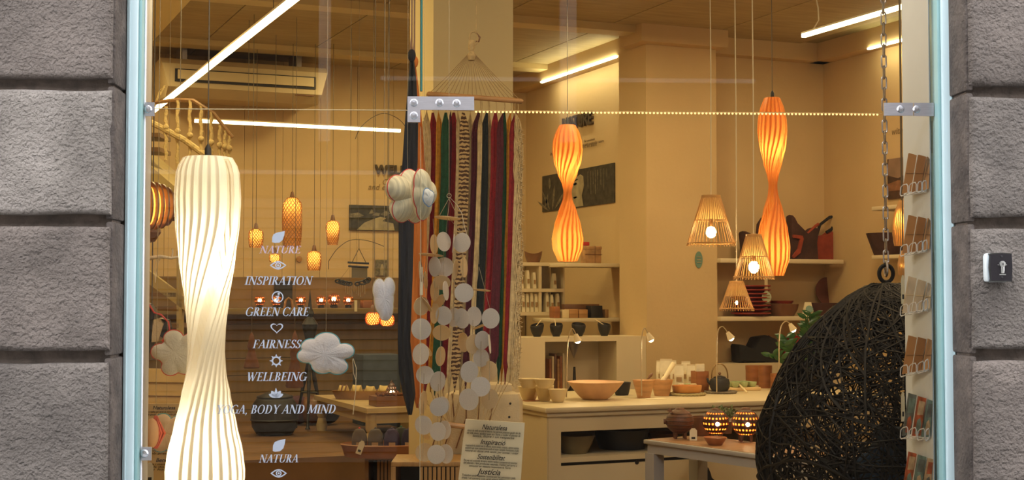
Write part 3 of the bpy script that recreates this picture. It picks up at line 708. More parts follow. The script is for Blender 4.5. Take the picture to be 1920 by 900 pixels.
cloud('cloud_cushion', 803, 370, 26, 36, 4.66, [(0, 0, .8), (-.2, .45, .5), (.35, .2, .5), (.1, -.5, .45)], mat('bright_felt', (.8, .82, .8), .9), mat('blue_stitch', (.2, .35, .6), .8), 'smallest bright white cloud cushion with bluish rim at the right of the ribbed ones', R(20), .5, hang=False)
# heart-topped pale cushion seen edge on
cloud('heart_cushion', 720, 560, 45, 80, 4.9, [(0, .0, .8), (-.4, .42, .52), (.4, .5, .5), (.15, -.4, .62), (-.05, -.7, .3)], M_clp, mat('cream_stitch', (.6, .5, .3), .8), 'narrow lilac white cushion with a notched top above the red lamps', R(10), .6, group=None)
# cloud at the lower left, seen through the pane above the steel clip
cloud('cloud_cushion', 312, 812, 84, 74, 5.5, LB1, mat('pinkish_felt', (.62, .46, .30), .9, var=.15, vs=9), M_tealst, 'tan cloud cushion with blue grey outline at the lower left behind the red tassel', 0)
c = pt(292, 812, 5.0); tl_ = T('fabric_tassel', 'red and tan folded tassel hanging before the tan cloud cushion', 'tassel', c)
tb = MB()
for k in range(9):
    q = (k - 4) / 4; tb.tube([(q * .004 + .0, 0, .062), (q * .024 + .008, .004 * sin(k * 2), .0), (q * .006, 0, -.055)], [.002, .006, .002], 5)
part('fringe', tb.xf(Matrix.Rotation(-YAW, 4, 'Z')), mat('red_yarn', (.50, .10, .05), .9, var=.3, vs=30), tl_); part('body', MB().ball((-.012, .006, 0), .028, 14, 10, 1.9), mat('tan_leather', (.55, .32, .16), .7), tl_)
part('cord', MB().tube([(0, 0, .06), (0, 0, CZ - c.z - .01)], .001, 4), M_thread, tl_)
# paper tags
def ptag(px, y0, y1, w, d, label, m=M_paper, strap=None, yaw=0.2, tilt=0):
    c = pt(px, (y0 + y1) / 2, d); s = sc(d); h = (y1 - y0) * s; W = w * s
    t = T('price_tag', label, 'price tag', c, -YAW + yaw, 'paper price tags')
    part('card', MB().prism([(-W / 2, -h / 2), (W / 2, -h / 2), (W / 2, h * .32), (W * .2, h / 2), (-W * .2, h / 2), (-W / 2, h * .32)], .0012).xf(Matrix.Rotation(tilt, 4, 'Y')), m, t, smooth=False)
    part('print', MB().box((0, -.001, -h * .25), (W * .5, .0008, h * .16)).xf(Matrix.Rotation(tilt, 4, 'Y')), M_ink, t, smooth=False)
    if strap: a = WM(t).inverted() @ pt(*strap, d); part('string', MB().tube([(0, 0, h * .42), tuple(a)], .0008, 4), M_thread, t)
ptag(281, 868, 908, 13, 4.7, 'cream paper tag hanging under the lower left steel clip', strap=(286, 838))
# ================================================================ HANGING CLOTHS AND STRIPED HAMMOCK
def slab_strip(cols, thick, wavy=0, seed=0):
    "cols: list of (left point, right point) down the cloth; returns a thick ribbon of folds"
    g = MB(); vs = []; NW = 6
    for i, (a, b) in enumerate(cols):
        for k in range(NW + 1):
            p = a.lerp(b, k / NW) + fw * (sin(k * 2.1 + i * .35 + seed) * wavy); vs.append(p)
    n = len(vs); vs += [v + fw * thick for v in vs]; R_ = len(cols); W = NW + 1
    fs = []
    for i in range(R_ - 1):
        for k in range(NW):
            q = i * W + k; fs += [(q, q + W, q + W + 1, q + 1), (n + q, n + q + 1, n + q + W + 1, n + q + W)]
        for k in (0, NW):
            q = i * W + k; f = (q, q + n, q + n + W, q + W); fs.append(f if k == 0 else f[::-1])
    for i in (0, R_ - 1):
        for k in range(NW): q = i * W + k; fs.append((q, q + 1, q + 1 + n, q + n) if i == 0 else (q, q + n, q + n + 1, q + 1))
    return g.add(vs, fs)
def cloth(name, rows, d, m, label, hook, wavy=.008, thick=.02, cat='hammock'):
    R2 = []
    for i in range(len(rows) - 1):
        for k in range(5): q = k / 5; R2.append([rows[i][j] + (rows[i + 1][j] - rows[i][j]) * q for j in range(3)])
    R2.append(rows[-1]); c = pt(hook[0], hook[1], d); t = T(name, label, cat, c)
    part('cloth', slab_strip([(pt(l, y, d), pt(r, y, d)) for y, l, r in R2], thick, wavy), m, t, world=True)
    part('knot', MB().ball((0, 0, 0), .018, 10, 8, 1.5), m, t)
    part('hook_rope', MB().tube([c, pt(hook[0] - 1, hook[1] - 18, d), pt(hook[0], hook[1] - 38, d), Vector((*pt(hook[0], hook[1] - 38, d)[:2], CZ - .01))], [.009, .006, .004, .003], 6), M_walnut, t, world=True)
    return t
M_slate = mat('slate_cloth', (.011, .012, .017), .9, var=.25, vs=4, stretch=(8, 8, .5), bump=.6, bs=12)
M_orc = mat('terracotta_cloth', (.50, .15, .02), .85, var=.2, vs=4, stretch=(8, 8, .5), bump=.6, bs=12)
cloth('hanging_hammock', [(102, 769, 775), (150, 765, 780), (220, 760, 784), (300, 755, 783), (400, 747, 776), (520, 747, 773), (640, 746, 769), (700, 748, 775), (740, 755, 778), (778, 765, 772)], 5.75, M_slate, 'narrow dark slate hammock hanging folded left of the striped one', (772, 104))
cloth('hanging_hammock', [(112, 774, 778), (160, 774, 784), (240, 774, 792), (350, 770, 800), (480, 766, 800), (600, 764, 800), (700, 768, 798), (745, 776, 790), (765, 780, 786)], 5.95, M_orc, 'narrow terracotta orange hammock hanging between the slate and the striped one', (777, 116))
DH = 6.2
M_cot = mat('natural_cotton', (.50, .36, .17), .95, var=.2, vs=40, bump=.6, bs=150)
def wool(n, c): return mat(n, c, .95, var=.2, vs=60, bump=.6, bs=200)
HC = {'c': M_cot, 'r': wool('red_wool', (.22, .008, .010)), 'g': wool('green_wool', (.008, .055, .02)), 'y': wool('mustard_wool', (.55, .24, .015)), 'm': wool('maroon_wool', (.075, .008, .014)), 'k': wool('black_wool', (.009, .012, .010))}
# striped weave with a dark zigzag for the patterned band
pm = mat('patterned_band', (.40, .25, .10), .95, bump=.4, bs=150)
nt = pm.node_tree; N = nt.nodes; L = nt.links; wv = N.new('ShaderNodeTexWave'); wv.wave_type = 'BANDS'; wv.bands_direction = 'Z'; wv.inputs['Scale'].default_value = 17; wv.inputs['Distortion'].default_value = 4
wv.inputs['Detail Scale'].default_value = 3
rp = N.new('ShaderNodeValToRGB'); rp.color_ramp.elements[0].color = (.07, .03, .012, 1); rp.color_ramp.elements[1].color = (.46, .30, .12, 1); rp.color_ramp.elements[0].position = .45; rp.color_ramp.elements[1].position = .55
tcn = next(n for n in N if n.type == 'TEX_COORD'); L.new(tcn.outputs['Object'], wv.inputs['Vector']); L.new(wv.outputs['Fac'], rp.inputs[0]); L.new(rp.outputs[0], N['Principled BSDF'].inputs['Base Color'])
HC['p'] = pm
hk = pt(884, 76, DH)
hm = T('striped_hammock', 'wide hammock of red, green, gold, black and cream stripes hung on a wooden bar', 'hammock', hk)
bl, br_ = pt(800, 176, DH), pt(981, 190, DH)
part('spreader_bar', MB().tube([bl, bl.lerp(br_, .02), bl.lerp(br_, .98), br_], [.006, .012, .012, .006], 10), M_pine, hm, world=True)
cords = MB(); tails = MB()
for k in range(20):
    q = k / 19; e = bl.lerp(br_, .02 + .96 * q); h = pt(884 + (q - .5) * 10, 100, DH)
    cords.tube([h, h.lerp(e, .5) + Vector((0, 0, -.006)), e], .0013, 4)
part('cords', cords, mat('bar_cords', (.32, .21, .09), .8), hm, world=True)
part('knot', MB().lathe([(0, -.06), (.014, -.06), (.02, -.04), (.010, -.02), (.016, 0), (.012, .03), (0, .035)], (0, 0, -.03), 12), M_cot, hm)
part('hanging_loop', MB().tube([pt(888 + 8 * cos(a), 72 + 13 * sin(a), DH) for a in [2 * pi * i / 14 for i in range(14)]], .004, 6, True), M_cot, hm, world=True)
part('hook', MB().tube([pt(893, 62, DH), pt(900, 70, DH), pt(898, 78, DH), pt(892, 78, DH)], .004, 6), M_walnut, hm, world=True)
part('anchor_rope', MB().tube([pt(893, 62, DH), Vector((*pt(893, 62, DH)[:2], CZ - .01))], .002, 5), M_cot, hm, world=True)
# (top x, left/right at y 300, left/right at bottom, bottom y, colour)
ST = [(800, 793, 807, 772, 792, 730, 'c'), (811, 806, 819, 788, 803, 745, 'r'), (822, 818, 829, 802, 811, 735, 'y'), (836, 828, 841, 808, 822, 742, 'g'), (845, 839, 846, 817, 828, 690, 'm'), (851, 843, 858, 824, 837, 738, 'r'), (858, 856, 864, 836, 845, 742, 'c'),
      (868, 862, 879, 844, 860, 735, 'p'), (882, 877, 886, 858, 866, 748, 'c'), (900, 885, 898, 866, 879, 730, 'm'), (903, 896, 903, 878, 885, 700, 'c'), (915, 903, 915, 884, 901, 690, 'k'), (917, 913, 921, 899, 905, 690, 'c'), (930, 921, 935, 903, 915, 690, 'r'),
      (945, 932, 943, 914, 932, 705, 'm'), (946, 941, 949, 930, 938, 720, 'g'), (958, 948, 958, 937, 943, 722, 'y'), (971, 956, 969, 943, 951, 722, 'r'), (965, 966, 979, 950, 962, 718, 'c')]
for i, (tx, l3, r3, lb, rb, yb, c) in enumerate(ST):
    rows = []
    for k in range(26):
        q = k / 25; y = 207 + (yb - 207) * q + (4 if i % 2 else 0) * (1 - q)
        if y < 240:
            f = max(0, (y - 207) / 33); f = f ** .55; l = tx + (l3 - tx) * f; r = tx + (r3 - tx) * f
        else:
            f = (y - 300) / (yb - 300); f = max(0, f) ** 1.25; l = l3 + (lb - l3) * f; r = r3 + (rb - r3) * f
        if q > .93: mdl = (l + r) / 2; l = mdl + (l - mdl) * (1 - q) / .07 * .7 - .6; r = mdl + (r - mdl) * (1 - q) / .07 * .7 + .6
        l -= .9 * min(1, (y - 205) / 40) * (q < .95); r += .9 * min(1, (y - 205) / 40) * (q < .95); wob = .5 * sin(y * .35 + i); rows.append((pt(l + wob * .4, y, DH + .03 * sin(i * 1.7)), pt(r + wob, y, DH + .03 * sin(i * 1.7) + .01)))
    part('woven_stripe', slab_strip(rows, .012, .003, i), HC[c], hm, world=True, label={'p': 'stripe with dark brown zigzag', 'r': 'red stripe', 'g': 'dark green stripe', 'y': 'mustard stripe', 'm': 'maroon stripe', 'k': 'black stripe', 'c': 'natural cotton stripe'}[c])
for i, (tx, l3, r3, lb, rb, yb, c) in enumerate(ST):
    tails.tube([pt(tx, 209, DH), pt(tx + 1, 200, DH), bl.lerp(br_, (tx - 800) / 181)], .0022, 4)
    m_ = (lb + rb) / 2; ex = 842 + (m_ - 870) * .12 if i < 12 else 900 + (m_ - 930) * .4
    tails.tube([pt(m_, yb - 6, DH), pt(m_ * .6 + ex * .4, yb + 28, DH + .02), pt(ex + 6, 795, DH + .05)], .0016, 4)
part('end_cords', tails, M_cot, hm, world=True)
part('lower_bar', MB().tube([pt(838, 796, DH), pt(872, 800, DH)], .012, 8), M_pine, hm, world=True)
fr = MB()
for k in range(9):
    fr.tube([pt(972 + 5 * sin(y * .035 + k * 1.3) + (k - 4) * .9 - max(0, y - 500) * .03, y, DH - .02) for y in range(222 + k * 4, 738 - k * 3, 14)], .0026, 4)
for k in range(60):
    y = 240 + k * 8; x = 978 - max(0, y - 500) * .03; fr.tube([pt(x - 8, y, DH - .02), pt(x + 3 + 3 * sin(k), y + 5, DH - .025), pt(x - 5, y + 10, DH - .02)], .002, 4)
part('macrame_fringe', fr, M_cot, hm, world=True, kind='stuff')
fr = MB()
for k in range(8):
    fr.tube([pt(797 + 3 * sin(y * .05 + k * 1.9) + (k - 4) * 1.1 - max(0, y - 400) * .06, y, DH - .03) for y in range(218 + k * 3, 560, 12)], .0022, 4)
part('macrame_fringe', fr, M_cot, hm, world=True, kind='stuff')

# ================================================================ COUNTER
zc = .95; fl_ = onz(1023, 765, zc); fr0 = onz(1500, 735, zc)
X0 = fl_.x; YF0 = fl_.y; bk = onx(965, 755, X0); Dp = 1.25; X1 = X0 + 2.62
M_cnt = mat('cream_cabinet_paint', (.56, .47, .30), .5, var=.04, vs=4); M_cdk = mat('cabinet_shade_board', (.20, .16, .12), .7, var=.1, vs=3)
ct = T('shop_counter', 'long cream painted counter with an open shelf above a wide front panel', 'counter', (X0, YF0, 0))
LX = X1 - X0
def cp(n, a, b, m=M_cnt, **k): return part(n, MB().bb(a, b), m, ct, smooth=False, **k)
part('top', MB().rbox((LX / 2, Dp / 2, zc - .016), (LX + .0, Dp, .032), .008), M_cnt, ct)
part('cornice_moulding', MB().rbox((LX / 2, Dp / 2, zc - .045), (LX - .03, Dp - .03, .03), .01), M_cnt, ct)
cp('top_rail', (.06, .03, zc - .145), (LX - .1, .055, zc - .055))
cp('side_panel', (.03, .03, 0), (.055, Dp - .03, zc - .06)); cp('side_frame', (.022, .03, 0), (.03, .12, zc - .06)); cp('side_frame', (.022, Dp - .15, 0), (.03, Dp - .03, zc - .06))
cp('corner_post', (.03, .025, 0), (.11, .055, zc - .06)); cp('end_post', (LX - .12, .025, 0), (LX - .03, .05, zc - .06))
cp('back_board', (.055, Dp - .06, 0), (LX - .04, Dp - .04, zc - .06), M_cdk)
zsh = onz(1050, 862, .55).z
zsh = CAMZ + ray(1050, 861)[1] * hd(fl_)
cp('shelf', (.055, .03, zsh - .03), (LX - .05, Dp - .06, zsh)); cp('front_panel', (.112, .04, .08), (.98, .056, zsh - .05)); cp('front_panel', (.99, .04, .08), (LX - .13, .056, zsh - .05)); cp('shadow_gap', (.11, .058, .06), (LX - .1, .06, zsh - .03), M_dark)
cp('plinth', (.08, .06, 0), (LX - .1, .09, .08))
fpn = ct.children[-3]
h = pt(1194, 867, hd(fl_) + .33); 
part('finger_hole', MB().lathe([(0, -.003), (.013, -.003), (.013, 0), (0, 0)], n=16).xf(Matrix.Translation((ony(1194, 867, YF0 + .04).x - X0, .037, ony(1194, 867, YF0 + .04).z)) @ Matrix.Rotation(R(90), 4, 'X')), M_dark, ct)
def onc(px, py, z=zc): return onz(px, py, z)
def bowl(name, px, pyb, wpx, hpx, m, label, z=zc, foot=.55, lip=.004, cat='bowl', wob=0, group=None, inner=None, bulge=.75, d=None, sy=1):
    c = onz(px, pyb, z) if d is None else pt(px, pyb, d); c.z += .001; d = hd(c); r = wpx / 2 * sc(d); h = hpx * sc(d) / cos(0)
    pr = [(0, 0), (r * foot, 0)] + [(r * (foot + (1 - foot) * (i / 8) ** bulge), h * i / 8) for i in range(1, 9)]
    pr += [(r - lip * 1.5, h), (r - lip * 2, h - lip)] + [((r - lip * 2.5) * (foot + (1 - foot) * (i / 8) ** bulge), lip * 2 + (h - lip * 2) * i / 8) for i in range(7, -1, -1)] + [(0, lip * 2)]
    o = one(name, MB().lathe(pr, n=36, wob=wob, sy=sy), m, label, cat, c, group=group); return o
M_cer = mat('cream_ceramic', (.66, .54, .33), .4, var=.06, vs=10); M_wd = mat('turned_wood', (.48, .25, .10), .45, var=.25, vs=7, stretch=(1, 1, 5)); M_wd2 = mat('pinkish_wood', (.60, .36, .20), .5, var=.15, vs=9)
bowl('ceramic_bowl', 992, 750, 42, 25, M_cer, 'cream bowl at the left end of the counter, lower of the first pair'); b0 = onz(992, 750, zc)
bowl('ceramic_bowl', 991, 728, 40, 18, M_cer, 'cream bowl stacked on the leftmost counter bowl', z=zc + .085)
bowl('ceramic_bowl', 1021, 752, 36, 28, M_cer, 'cream bowl second from the left, carrying another bowl')
bowl('ceramic_bowl', 1021, 728, 40, 17, M_cer, 'yellow rimmed cream bowl on top of the second stack', z=zc + .09)
bowl('ceramic_bowl', 1046, 754, 36, 24, M_cer, 'small single cream bowl standing in front beside the big wooden bowl')
c = onz(1002, 752, zc); 
bowl('wooden_bowl', 1116, 749, 106, 33, M_wd2, 'largest shallow pale wooden bowl on the counter with blue and white soaps', foot=.42, wob=.02, bulge=.8)
for k, (px, py, m_, lb) in enumerate(((1095, 718, M_white, 'small white soap lying in the largest wooden bowl'), (1118, 718, mat('blue_soap', (.12, .18, .60), .4), 'blue soap lying in the middle of the largest wooden bowl'), (1138, 718, mat('violet_soap', (.25, .22, .55), .4), 'violet blue soap at the right in the largest wooden bowl'))):
    c = onz(px, py, zc + .086); one('soap', MB().rbox((0, 0, -.03), (.06, .045, .075), .008, rz=.4 * k), m_, lb, 'soap', c)
bowl('turned_pot', 1166, 741, 34, 24, M_dark, 'black round pot half hidden behind the largest wooden bowl', cat='pot', foot=.7)
bowl('mortar', 1207, 746, 42, 33, M_wd, 'left wooden mortar with slanted wall', cat='mortar', foot=.58, bulge=1.1)
bowl('mortar', 1241, 742, 42, 30, M_wd, 'right wooden mortar holding the pale pestle', cat='mortar', foot=.66, bulge=1.0)
d_ = hd(onz(1241, 742, zc))
a_, b_ = pt(1235, 727, d_), pt(1264, 680, d_); pe = MB(); pe.tube([a_, a_.lerp(b_, .3), a_.lerp(b_, .36), a_.lerp(b_, .42), a_.lerp(b_, .95), b_], [.012, .018, .018, .014, .017, .012], 12); one('pestle', pe, mat('pale_beech', (.78, .66, .42), .4), 'pale wooden pestle leaning out of the right mortar', 'pestle', base=a_)
a_, b_ = pt(1206, 722, d_ - .02), pt(1223, 700, d_ - .02); one('spoon', MB().tube([a_, a_.lerp(b_, .5), b_.lerp(a_, .15), b_], [.004, .005, .011, .006], 8), M_walnut, 'dark wooden spoon standing between the two mortars', 'spoon', base=a_)
# packets
M_pack = mat('glossy_packet', (.75, .68, .50), .3, var=.08, vs=20); M_pcol = mat('packet_print', (.35, .22, .10), .5)
for i, (px, y0, y1, w_) in enumerate(((1243, 677, 728, 20), (1252, 674, 735, 24), (1257, 676, 730, 30), (1276, 684, 734, 17), (1299, 684, 732, 17), (1289, 678, 729, 18))):
    c = onz(px, y1, zc); c += Vector((0, .02, 0)); d = hd(c); H = (y1 - y0) * sc(d); W = w_ * sc(d)
    t = T('product_packet', ['thin white packet at the left edge of the group behind the mortars', 'tall white packet with a small dark picture, right behind the pestle', 'broad white packet behind the pestle top', 'white packet with bowl picture between pestle and wooden dish', 'white tube packet with amber print behind the wooden dish', 'pale packet at the back between its two neighbours'][i], 'packet', c, -YAW + .1 * (i % 3 - 1), 'white packets on the counter')
    part('pouch', MB().add([(-W * .42, -.02, 0), (W * .42, -.02, 0), (W * .42, .02, 0), (-W * .42, .02, 0), (-W * .5, -.014, H * .6), (W * .5, -.014, H * .6), (W * .5, .014, H * .6), (-W * .5, .014, H * .6), (-W * .46, -.002, H * .96), (W * .46, -.002, H * .96), (W * .46, .002, H * .96), (-W * .46, .002, H * .96)],
        [(3, 2, 1, 0), (0, 1, 5, 4), (1, 2, 6, 5), (2, 3, 7, 6), (3, 0, 4, 7), (4, 5, 9, 8), (5, 6, 10, 9), (6, 7, 11, 10), (7, 4, 8, 11), (8, 9, 10, 11)]), M_pack, t, smooth=False)
    part('seal_strip', MB().box((0, 0, H * .98), (W * .94, .005, H * .05)), M_white, t, smooth=False)
    part('picture', MB().box((0, -.018, H * .45), (W * .55, .008, H * .16)), M_pcol, t, smooth=False)
M_teak = mat('teak', (.30, .11, .035), .45, var=.2, vs=7, stretch=(1, 1, 4))
c = onz(1321, 737, zc); c.y += .06; t = T('wooden_caddy', 'red brown wooden box with a white packet, left of the teapot', 'box', c, -.1)
W = 24 * sc(hd(c)); H = 40 * sc(hd(c)); g = MB().box((0, 0, .004), (W, W, .008))
for s in (-1, 1): g.box((s * W / 2, 0, H / 2), (.006, W, H)); g.box((0, s * W / 2, H / 2), (W, .006, H))
part('box', g, M_teak, t, smooth=False); part('packet', MB().box((0, 0, H * .75), (W * .7, .02, H * 1.1)), M_pack, t, smooth=False); part('packet_seal', MB().box((0, 0, H * 1.32), (W * .74, .012, .006)), M_white, t, smooth=False)
def coaster(px, py, wpx, m, label):
    c = onz(px, py, zc); r = wpx / 2 * sc(hd(c)); t = T('woven_coaster', label, 'coaster', c); 
    for k in range(4):
        rr = r * (1 - k * .24); n = max(8, int(30 * rr / r))
        part('braided_ring', MB().tube([((rr + .002 * (i % 2)) * cos(2 * pi * i / (n * 2)), (rr + .002 * (i % 2)) * sin(2 * pi * i / (n * 2)), .007 + .003 * (i % 2)) for i in range(n * 2)], .009, 6, True), m, t)
    part('middle', MB().cyl((0, 0, .001), r * .3, .012), m, t); return c
M_sea = mat('seagrass', (.33, .27, .12), .8, var=.3, vs=60); M_seag = mat('grey_fibre', (.16, .13, .09), .8, var=.3, vs=60)
coaster(1288, 741, 66, M_sea, 'round olive braided mat under the shallow wooden dish'); coaster(1351, 737, 56, M_seag, 'round dark braided mat under the black teapot')
bowl('wooden_dish', 1288, 736, 56, 13, mat('orange_wood', (.55, .24, .06), .4, var=.15, vs=8), 'shallow straight sided orange wooden dish on the olive mat', z=zc + .017, foot=.9, cat='dish', bulge=.5)
for px, lb, m_ in ((1277, 'pale soap bar at the left in the shallow wooden dish', M_white), (1289, 'greenish soap bar in the shallow wooden dish', mat('green_soap', (.3, .38, .2), .5)), (1300, 'cream soap bar at the right in the shallow wooden dish', M_cer)):
    one('soap', MB().rbox((0, 0, 0), (.04, .03, .02), .006, rz=.2), m_, lb, 'soap', onz(px, 722, zc + .056))
# teapot
c = onz(1348, 733, zc + .017); c.y -= .01; s = sc(hd(c)); t = T('teapot', 'black cast iron teapot with a high bronze handle', 'teapot', c, -YAW)
r = 19 * s; H = 25 * s
M_iron = mat('cast_iron', (.015, .015, .017), .45, bump=.3, bs=200)
part('body', MB().lathe([(0, 0), (r * .75, 0), (r * .95, H * .25), (r, H * .6), (r * .9, H * .9), (r * .5, H), (0, H)], n=28), M_iron, t)
part('lid', MB().lathe([(r * .62, H * .97), (r * .6, H * 1.06), (r * .15, H * 1.16), (0, H * 1.16)], n=24), M_iron, t)
part('lid_knob', MB().ball((0, 0, H * 1.3), r * .15, 10, 8), M_walnut, t)
part('spout', MB().tube([(-r * .8, 0, H * .5), (-r * 1.1, 0, H * .7), (-r * 1.22, 0, H * .95)], [r * .22, r * .15, r * .1], 8), M_iron, t)
part('handle', MB().tube([(r * .8 * cos(a) * (1.0 if a < pi else 1), 0, H * .95 + 27 * s * sin(a) ** .8) for a in [pi * i / 20 for i in range(21)]], .0045, 8), mat('bronze', (.22, .14, .06), .35, .7), t)
# tray with green cups
c = onz(1398, 733, zc); s = sc(hd(c)); t = one('bamboo_tray', MB().rbox((0, 0, .012), (.24, .16, .024), .006), mat('light_bamboo', (.66, .48, .24), .5, var=.1, vs=8, stretch=(1, 6, 1)), 'flat light bamboo tray under the green cups', 'tray', c + Vector((0, .07, 0)))
M_cel = mat('celadon', (.42, .50, .26), .25, var=.05)
cpos = []
for i in range(3):
    for j in range(3):
        q = c + Vector((-.07 + i * .07, .02 + j * .055, .025)); rr = .029
        lb = ['pale green cup in the %s row of the bamboo tray, %s' % (('front', 'middle', 'rear')[j], ('left', 'centre', 'right')[i])][0]
        one('tea_cup', MB().lathe([(0, 0), (rr * .5, 0), (rr * .85, .012), (rr, .035), (rr * .92, .035), (rr * .8, .012), (0, .006)], n=20), M_cel, lb, 'cup', q, group='green cups on the bamboo tray')
a_ = onz(1384, 727, zc + .02); b_ = onz(1398, 737, zc); one('bamboo_whisk_stick', MB().tube([a_ + Vector((0, 0, .03)), b_ + Vector((0, -.02, .005))], .006, 6), mat('pale_beech', (0, 0, 0)), 'pale stick leaning on the bamboo tray near the teapot', 'stick', base=b_)
for px, yb, w_, h_, lb in ((1418, 722, 28, 36, 'square edged wooden canister, left of the group by the egg chair'), (1441, 728, 25, 42, 'round wooden canister in the middle, beside the egg chair'), (1462, 731, 22, 30, 'wooden canister nearest the egg chair')):
    c = onz(px, yb, zc) + Vector((0, .04, 0)); s = sc(hd(c)); r = w_ / 2 * s; h = h_ * s
    one('wooden_canister', MB().lathe([(0, 0), (r, 0), (r, h * .8), (r * 1.03, h * .8), (r * 1.03, h), (0, h)], n=24), M_teak, lb, 'canister', c, group='wooden canisters')
# papers lying on the counter
for px, py, rz_, lb in ((1003, 752, .1, 'brown paper sheet under the small cream bowls'), (1232, 748, -.1, 'white paper card lying in front of the mortars')):
    c = onz(px, py, zc + .001); one('paper_sheet', MB().box((0, .03, 0), (.13, .08, .002), rz_), M_teak if px < 1100 else M_paper, lb, 'paper', c)
# bowls on the counter shelf
for px, yb, w_, h_, m_, lb, ft, dy in ((1078, 850, 76, 34, mat('olive_stone', (.17, .13, .06), .5, var=.2), 'olive brown bowl at the left on the counter shelf', .6, .22), (1166, 842, 104, 36, mat('black_basin', (.012, .012, .014), .4), 'large black basin in the middle of the counter shelf', .82, .35), (1242, 828, 60, 22, M_walnut, 'dark shallow bowl behind the front table, on the counter shelf', .6, .45)):
    c = ony(px, yb, YF0 + dy); c.z = zsh; s = sc(hd(c)); bowl('shelf_bowl', 0, 0, w_, h_, m_, lb, foot=ft, d=None) if 0 else None
    r = w_ / 2 * s; h = h_ * s
    pr = [(0, 0), (r * ft, 0), (r * (ft + .6 * (1 - ft)), h * .5), (r * .97, h * .92), (r, h), (r * .96, h), (r * (ft + .5 * (1 - ft)), h * .5), (r * ft * .9, .012), (0, .012)]
    one('shelf_bowl', MB().lathe(pr, n=32), m_, lb, 'bowl', c)

# ================================================================ FRONT TABLE with lanterns
zt2 = .79; M_tab = mat('grey_white_paint', (.36, .34, .31), .5, var=.05, vs=5); M_ttop = mat('table_board', (.30, .16, .07), .5, var=.2, vs=5, stretch=(6, 1, 1))
A = onz(1206, 824, zt2); B = onz(1420, 852, zt2); dv = (B - A); dv.z = 0; ang = atan2(dv.y, dv.x)
tt = T('side_table', 'low grey white table with turned legs in front of the counter', 'table', (A.x, A.y, 0), ang)
LT = dv.length + .35; WT = .42
part('top', MB().rbox((LT / 2, WT / 2, zt2 - .012), (LT, WT, .024), .005), M_tab, tt); part('top_board', MB().box((LT / 2, WT / 2, zt2 + .0005), (LT - .03, WT - .03, .003)), M_ttop, tt)
part('apron', MB().bb((.02, .015, zt2 - .075), (LT - .02, .035, zt2 - .02)), M_tab, tt, smooth=False); part('apron', MB().bb((.02, WT - .03, zt2 - .075), (LT - .02, WT - .015, zt2 - .02)), M_tab, tt, smooth=False)
lp = [(.0, 0), (.018, 0), (.024, .06), (.016, .1), (.026, .2), (.033, .32), (.022, .42), (.026, .45), (.018, .47), (.03, .52), (.03, .54)]
lm = MB().lathe(lp, n=16); lm.box((0, 0, .62), (.075, .075, .19)); lme = lm.mesh('leg', M_tab)
for x_, y_ in ((.045, .045), (LT - .05, .045), (.045, WT - .045), (LT - .05, WT - .045)):
    o = bpy.data.objects.new('leg', lme); put(o, (x_, y_, 0), parent=tt)
M_pig = mat('dark_terracotta', (.12, .045, .018), .5, var=.25, vs=18, bump=.3, bs=60); M_pigl = mat('lit_terracotta', (.05, .014, .006), .5, var=.2, vs=18)
def lantern(px, pyb, wpx, hpx, label, lit, ears=False, z=zt2, m=None, d=None, kind='terracotta_lantern', watts=3, legs=True, tw=None):
    c = onz(px, pyb, z) if d is None else pt(px, pyb, d); c.z += .001; s = sc(hd(c)); r = wpx / 2 * s; H = hpx * s; lg = H * .16 if legs else .003
    t = T(kind, label, 'lantern', c, -YAW); rv = (H - lg) / 2
    NN, MM = 44, 22
    skip = (lambda i, k: (i % 3 == 1) and (k % 2 == 0) and (3 < i < MM - 3)) if lit else None
    part('shell', MB().lathe([(r * sin(pi * i / MM), lg + rv - rv * cos(pi * i / MM)) for i in range(MM + 1)], n=NN, skip=skip), m or (M_pigl if lit else M_pig), t)
    if not lit:
        for k in range(5): part('relief_ring', MB().tube([(r * sin(pi * q) * 1.01 * cos(a), r * sin(pi * q) * 1.01 * sin(a), lg + rv - rv * cos(pi * q)) for a in [2 * pi * i / 28 for i in range(28)] for q in [(.32 + k * .1)]], .0022, 4, True), M_pigl, t)
    if legs:
        for k in range(4): a = pi / 4 + k * pi / 2; part('foot', MB().tube([(r * .45 * cos(a), r * .45 * sin(a), lg + r * .12), (r * .5 * cos(a), r * .5 * sin(a), 0)], [r * .14, r * .09], 8), M_pig, t)
    if ears:
        for sgn in (-1, 1): part('ear', MB().lathe([(0, 0), (r * .16, 0), (0, r * .3)], n=8).xf(Matrix.Translation((-r * .72, sgn * r * .4 - .0, lg + rv * 1.75))), M_pig, t)
        part('snout', MB().cyl((0, 0, 0), r * .2, r * .25, 12).xf(Matrix.Translation((-r * .9, -.0, lg + rv)) @ Matrix.Rotation(R(-90), 4, 'Y')), M_pig, t)
    part('top_arch', MB().lathe([(r * .42, H * .94), (r * .3, H * 1.02), (0, H * 1.05)], n=20), m or M_pig, t)
    if lit:
        part('lining', MB().ball((0, 0, lg + rv), r * .93, 24, 14, rv / r), mat('lantern_glow_skin', (.85, .30, .08), .7, trans=.8), t)  # translucent inner skin added so that the holes glow
        part('flame', MB().ball((-.0, -r * .98, lg + rv * .95), r * .15, 10, 8), M_bulb, t); lamp(c + Vector((0, 0, lg + rv * .85)), watts, (1, .45, .14), r * .2, parent=t)
    return t
lantern(1275, 823, 52, 56, 'unlit dark terracotta pig lantern at the left on the front table', False, True)
lantern(1342, 826, 50, 58, 'lit terracotta ball lantern behind the copper dish on the front table', True)
lantern(1398, 829, 52, 62, 'lit terracotta ball lantern next to the black egg chair', True)
bowl('copper_dish', 1341, 835, 44, 15, mat('copper_glaze', (.40, .15, .05), .3, var=.2, vs=20), 'small ribbed copper dish in front of the lit lantern', z=zt2, cat='dish', foot=.5)
